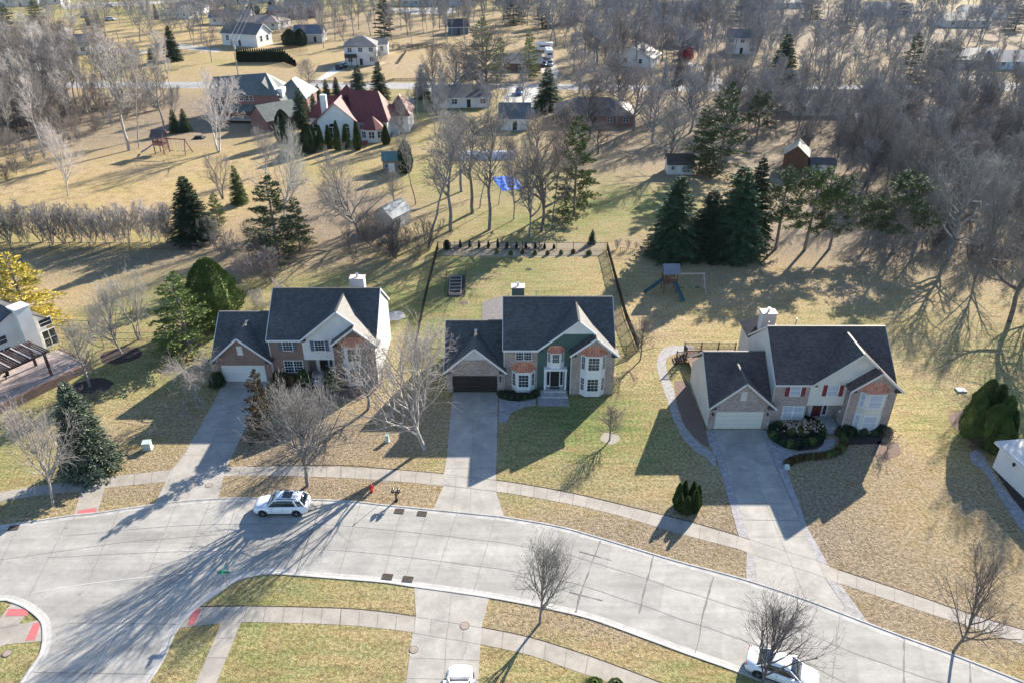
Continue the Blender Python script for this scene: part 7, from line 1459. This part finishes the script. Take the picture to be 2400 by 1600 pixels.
        for s_ in (-1, 1): hs_.bar((-L/2+.4, s_*hw*.80, .80 if style == 'sedan' else .925), (-L*.24, s_*hw*.84, .90 if style == 'sedan' else 1.0), .012, .012)
        hs_.build('bonnet_seam', BLK, o); MB().box(-L/2-.01, -L/2+.03, -.26, .26, .40, .50).build('number_plate', plain('number plate', (.35, .36, .38), .5), o)
        MB().box(L*.05, L*.22, -.4, .4, H+.03, H+.05).build('sunroof', CG, o) if style == 'suv' else None
    return o
x0, y0 = G(659, 1206); car('white sport utility car parked on the street in front of the left house', (x0, y0+.7, .012), 0, 4.75, 1.88, 1.66)
x0, y0 = GP('M', 832, 1568); car('white sedan at the bottom edge in the bottom driveway, only its front half visible', (x0-.1, y0-1.35, .02), radians(-88), 4.7, 1.85, 1.45, style='sedan')
x0, y0 = GP('R', 690, 1500); car('white car behind the dark bare tree at the bottom right', (x0-.2, y0-.1, .012), radians(180-24), 4.8, 1.88, 1.5, style='sedan')
gx, gy = GP('t', 100, 1320); car('blue pickup truck parked on the concrete pad', (gx, gy+2.0, .01), radians(85), 5.6, 2.0, 1.85, plain('blue paint', (.05, .17, .42), .3), style='pickup', cat='truck', name='pickup_truck')
for i, (c, x, y, r, pc, nm, lb, st_) in enumerate([('k', 1460, 65, 250, (.02, .025, .03), 'black car', 'black car in the shaded pale driveway of the white two-storey house', 'suv'), ('s', 10, 945, 75, (.7, .7, .7), 'white', 'white car at the foot of the pale driveway', 'suv'),
        ('t', 435, 925, 88, (.03, .04, .06), 'dark', 'dark car parked left in front of the camper trailer', 'suv'), ('t', 525, 915, 88, (.35, .37, .4), 'silver', 'silver car parked right in front of the camper trailer', 'suv'),
        ('q', 1500, 105, 5, (.7, .7, .7), 'white', 'white car on the road at the very top left', 'sedan'), ('q', 1510, 290, 175, (.7, .7, .7), 'white', 'white car left of the short dark hedge at the top left', 'suv'), ('q', 1170, 250, 60, (.05, .15, .35), 'blue', 'blue car beside the two small conifers at the top left', 'suv')]):
    gx, gy = GP(c, x, y); car(lb, (gx, gy+1, .012), radians(r), 4.7, 1.9, 1.6, plain(nm+' car paint %d' % i, pc, .3, .05), style=st_, detail=False)
def trailer(label, c, x, y, L, W_, H, rz, name='camper_trailer'):
    gx, gy = GP(c, x, y); o = thing(name, label, 'trailer', (gx, gy, 0), rz)
    MB().prism([(-W_/2, .6), (W_/2, .6), (W_/2, H-.25), (W_/2-.25, H), (-W_/2+.25, H), (-W_/2, H-.25)], 'y', 0, L).build('body', plain('white trailer skin', (.7, .7, .7), .35, .05), o)
    MB().box(-W_*.32, W_*.32, -.03, 0, H*.5, H*.7).build('window', CG, o); MB().box(-.5, .5, L*.3, L*.4, H, H+.25).box(-.4, .4, L*.7, L*.78, H, H+.15).build('roof_vent', WHITE, o)
    for s_ in (-1, 1): MB().tube((s_*(W_/2-.2), L*.55, .35), (s_*(W_/2+.02), L*.55, .35), .36, n=12).build('wheel', TY, o)
    MB().bar((0, -1.4, .5), (0, 0, .6), .1, .1).build('tow_bar', BLACKM, o)
trailer('white camper trailer parked behind two cars at the end of the gravel drive', 't', 520, 830, 7.5, 2.5, 3.2, .05); trailer('white box trailer behind the camper trailer near the wood', 't', 450, 710, 3, 6.0, 2.9, 0, 'box_trailer')
# ------------------------------------------------------------------ utility poles and wires
def pole(label, c, x, y, top, arm=True, tr=False):
    px_, py_ = P(c, x, y); h = hgt(px_, py_, P(c, x, top)[1]); gx, gy = G(px_, py_); o = thing('utility_pole', label, 'utility pole', (gx, gy, 0), 0)
    MB().tube((0, 0, 0), (0, 0, h), .17, .11, 8).build('pole', plain('weathered pole wood', (.30, .26, .23), .9), o)
    if arm: MB().box(-1.6, 1.6, -.08, .08, h-1.0, h-.84).build('crossarm', plain('weathered pole wood', (.30, .26, .23), .9), o)
    if tr: MB().tube((.4, 0, h-3), (.4, 0, h-2.0), .28, n=10).build('transformer', plain('grey transformer', (.45, .46, .47)), o)
    return (gx, gy, h)
p1 = pole('tall utility pole with crossarm left of the brick mansion', 'r', 935, 1060, 540, True, True); p2 = pole('utility pole with crossarm in the left wood', 'q', 1700, 830, 430); p3 = pole('utility pole beside the dark hedge', 'r', 1075, 330, 180, False); p4 = pole('plain utility pole beside the bare trees left of the playset road', 'q', 1810, 1500, 950, False)
far_end = (GP('r', 800, 260)[0], GP('r', 800, 260)[1]+60, 14)
for k, (a, c) in enumerate([(p1, far_end), (p1, (p2[0], p2[1], p2[2]))]):
    wr = MB()
    for dx in (-1.4, 0, 1.4):
        pr = None
        for i in range(17):
            f = i/16; q = (a[0]+(c[0]-a[0])*f+dx, a[1]+(c[1]-a[1])*f, (a[2]-.8)+(c[2]-.8-a[2]+.8)*f-6*f*(1-f)*.6)
            if pr: wr.tube(pr, q, .022, n=4, cap=False)
            pr = q
    tag(wr.build('power_line', plain('wire', (.35, .35, .36), .5)), ['three pale wires running from the tall utility pole to the top edge', 'three wires running from the tall utility pole to the pole in the left wood'][k], 'power line')
# ------------------------------------------------------------------ haze
hb_ = MB().box(-420, 420, -30, 620, -1, 50).build('haze', [])
hm = bpy.data.materials.new('haze'); hm.use_nodes = True; ht = hm.node_tree; ht.nodes.clear()
ho = ht.nodes.new('ShaderNodeOutputMaterial'); pv = ht.nodes.new('ShaderNodeVolumePrincipled'); ht.links.new(pv.outputs[0], ho.inputs['Volume'])
pv.inputs['Density'].default_value = .00002; pv.inputs['Color'].default_value = (.72, .82, 1, 1); pv.inputs['Anisotropy'].default_value = .2
hb_.data.materials.append(hm); hb_['kind'] = 'stuff'
S.cycles.volume_bounces = 0
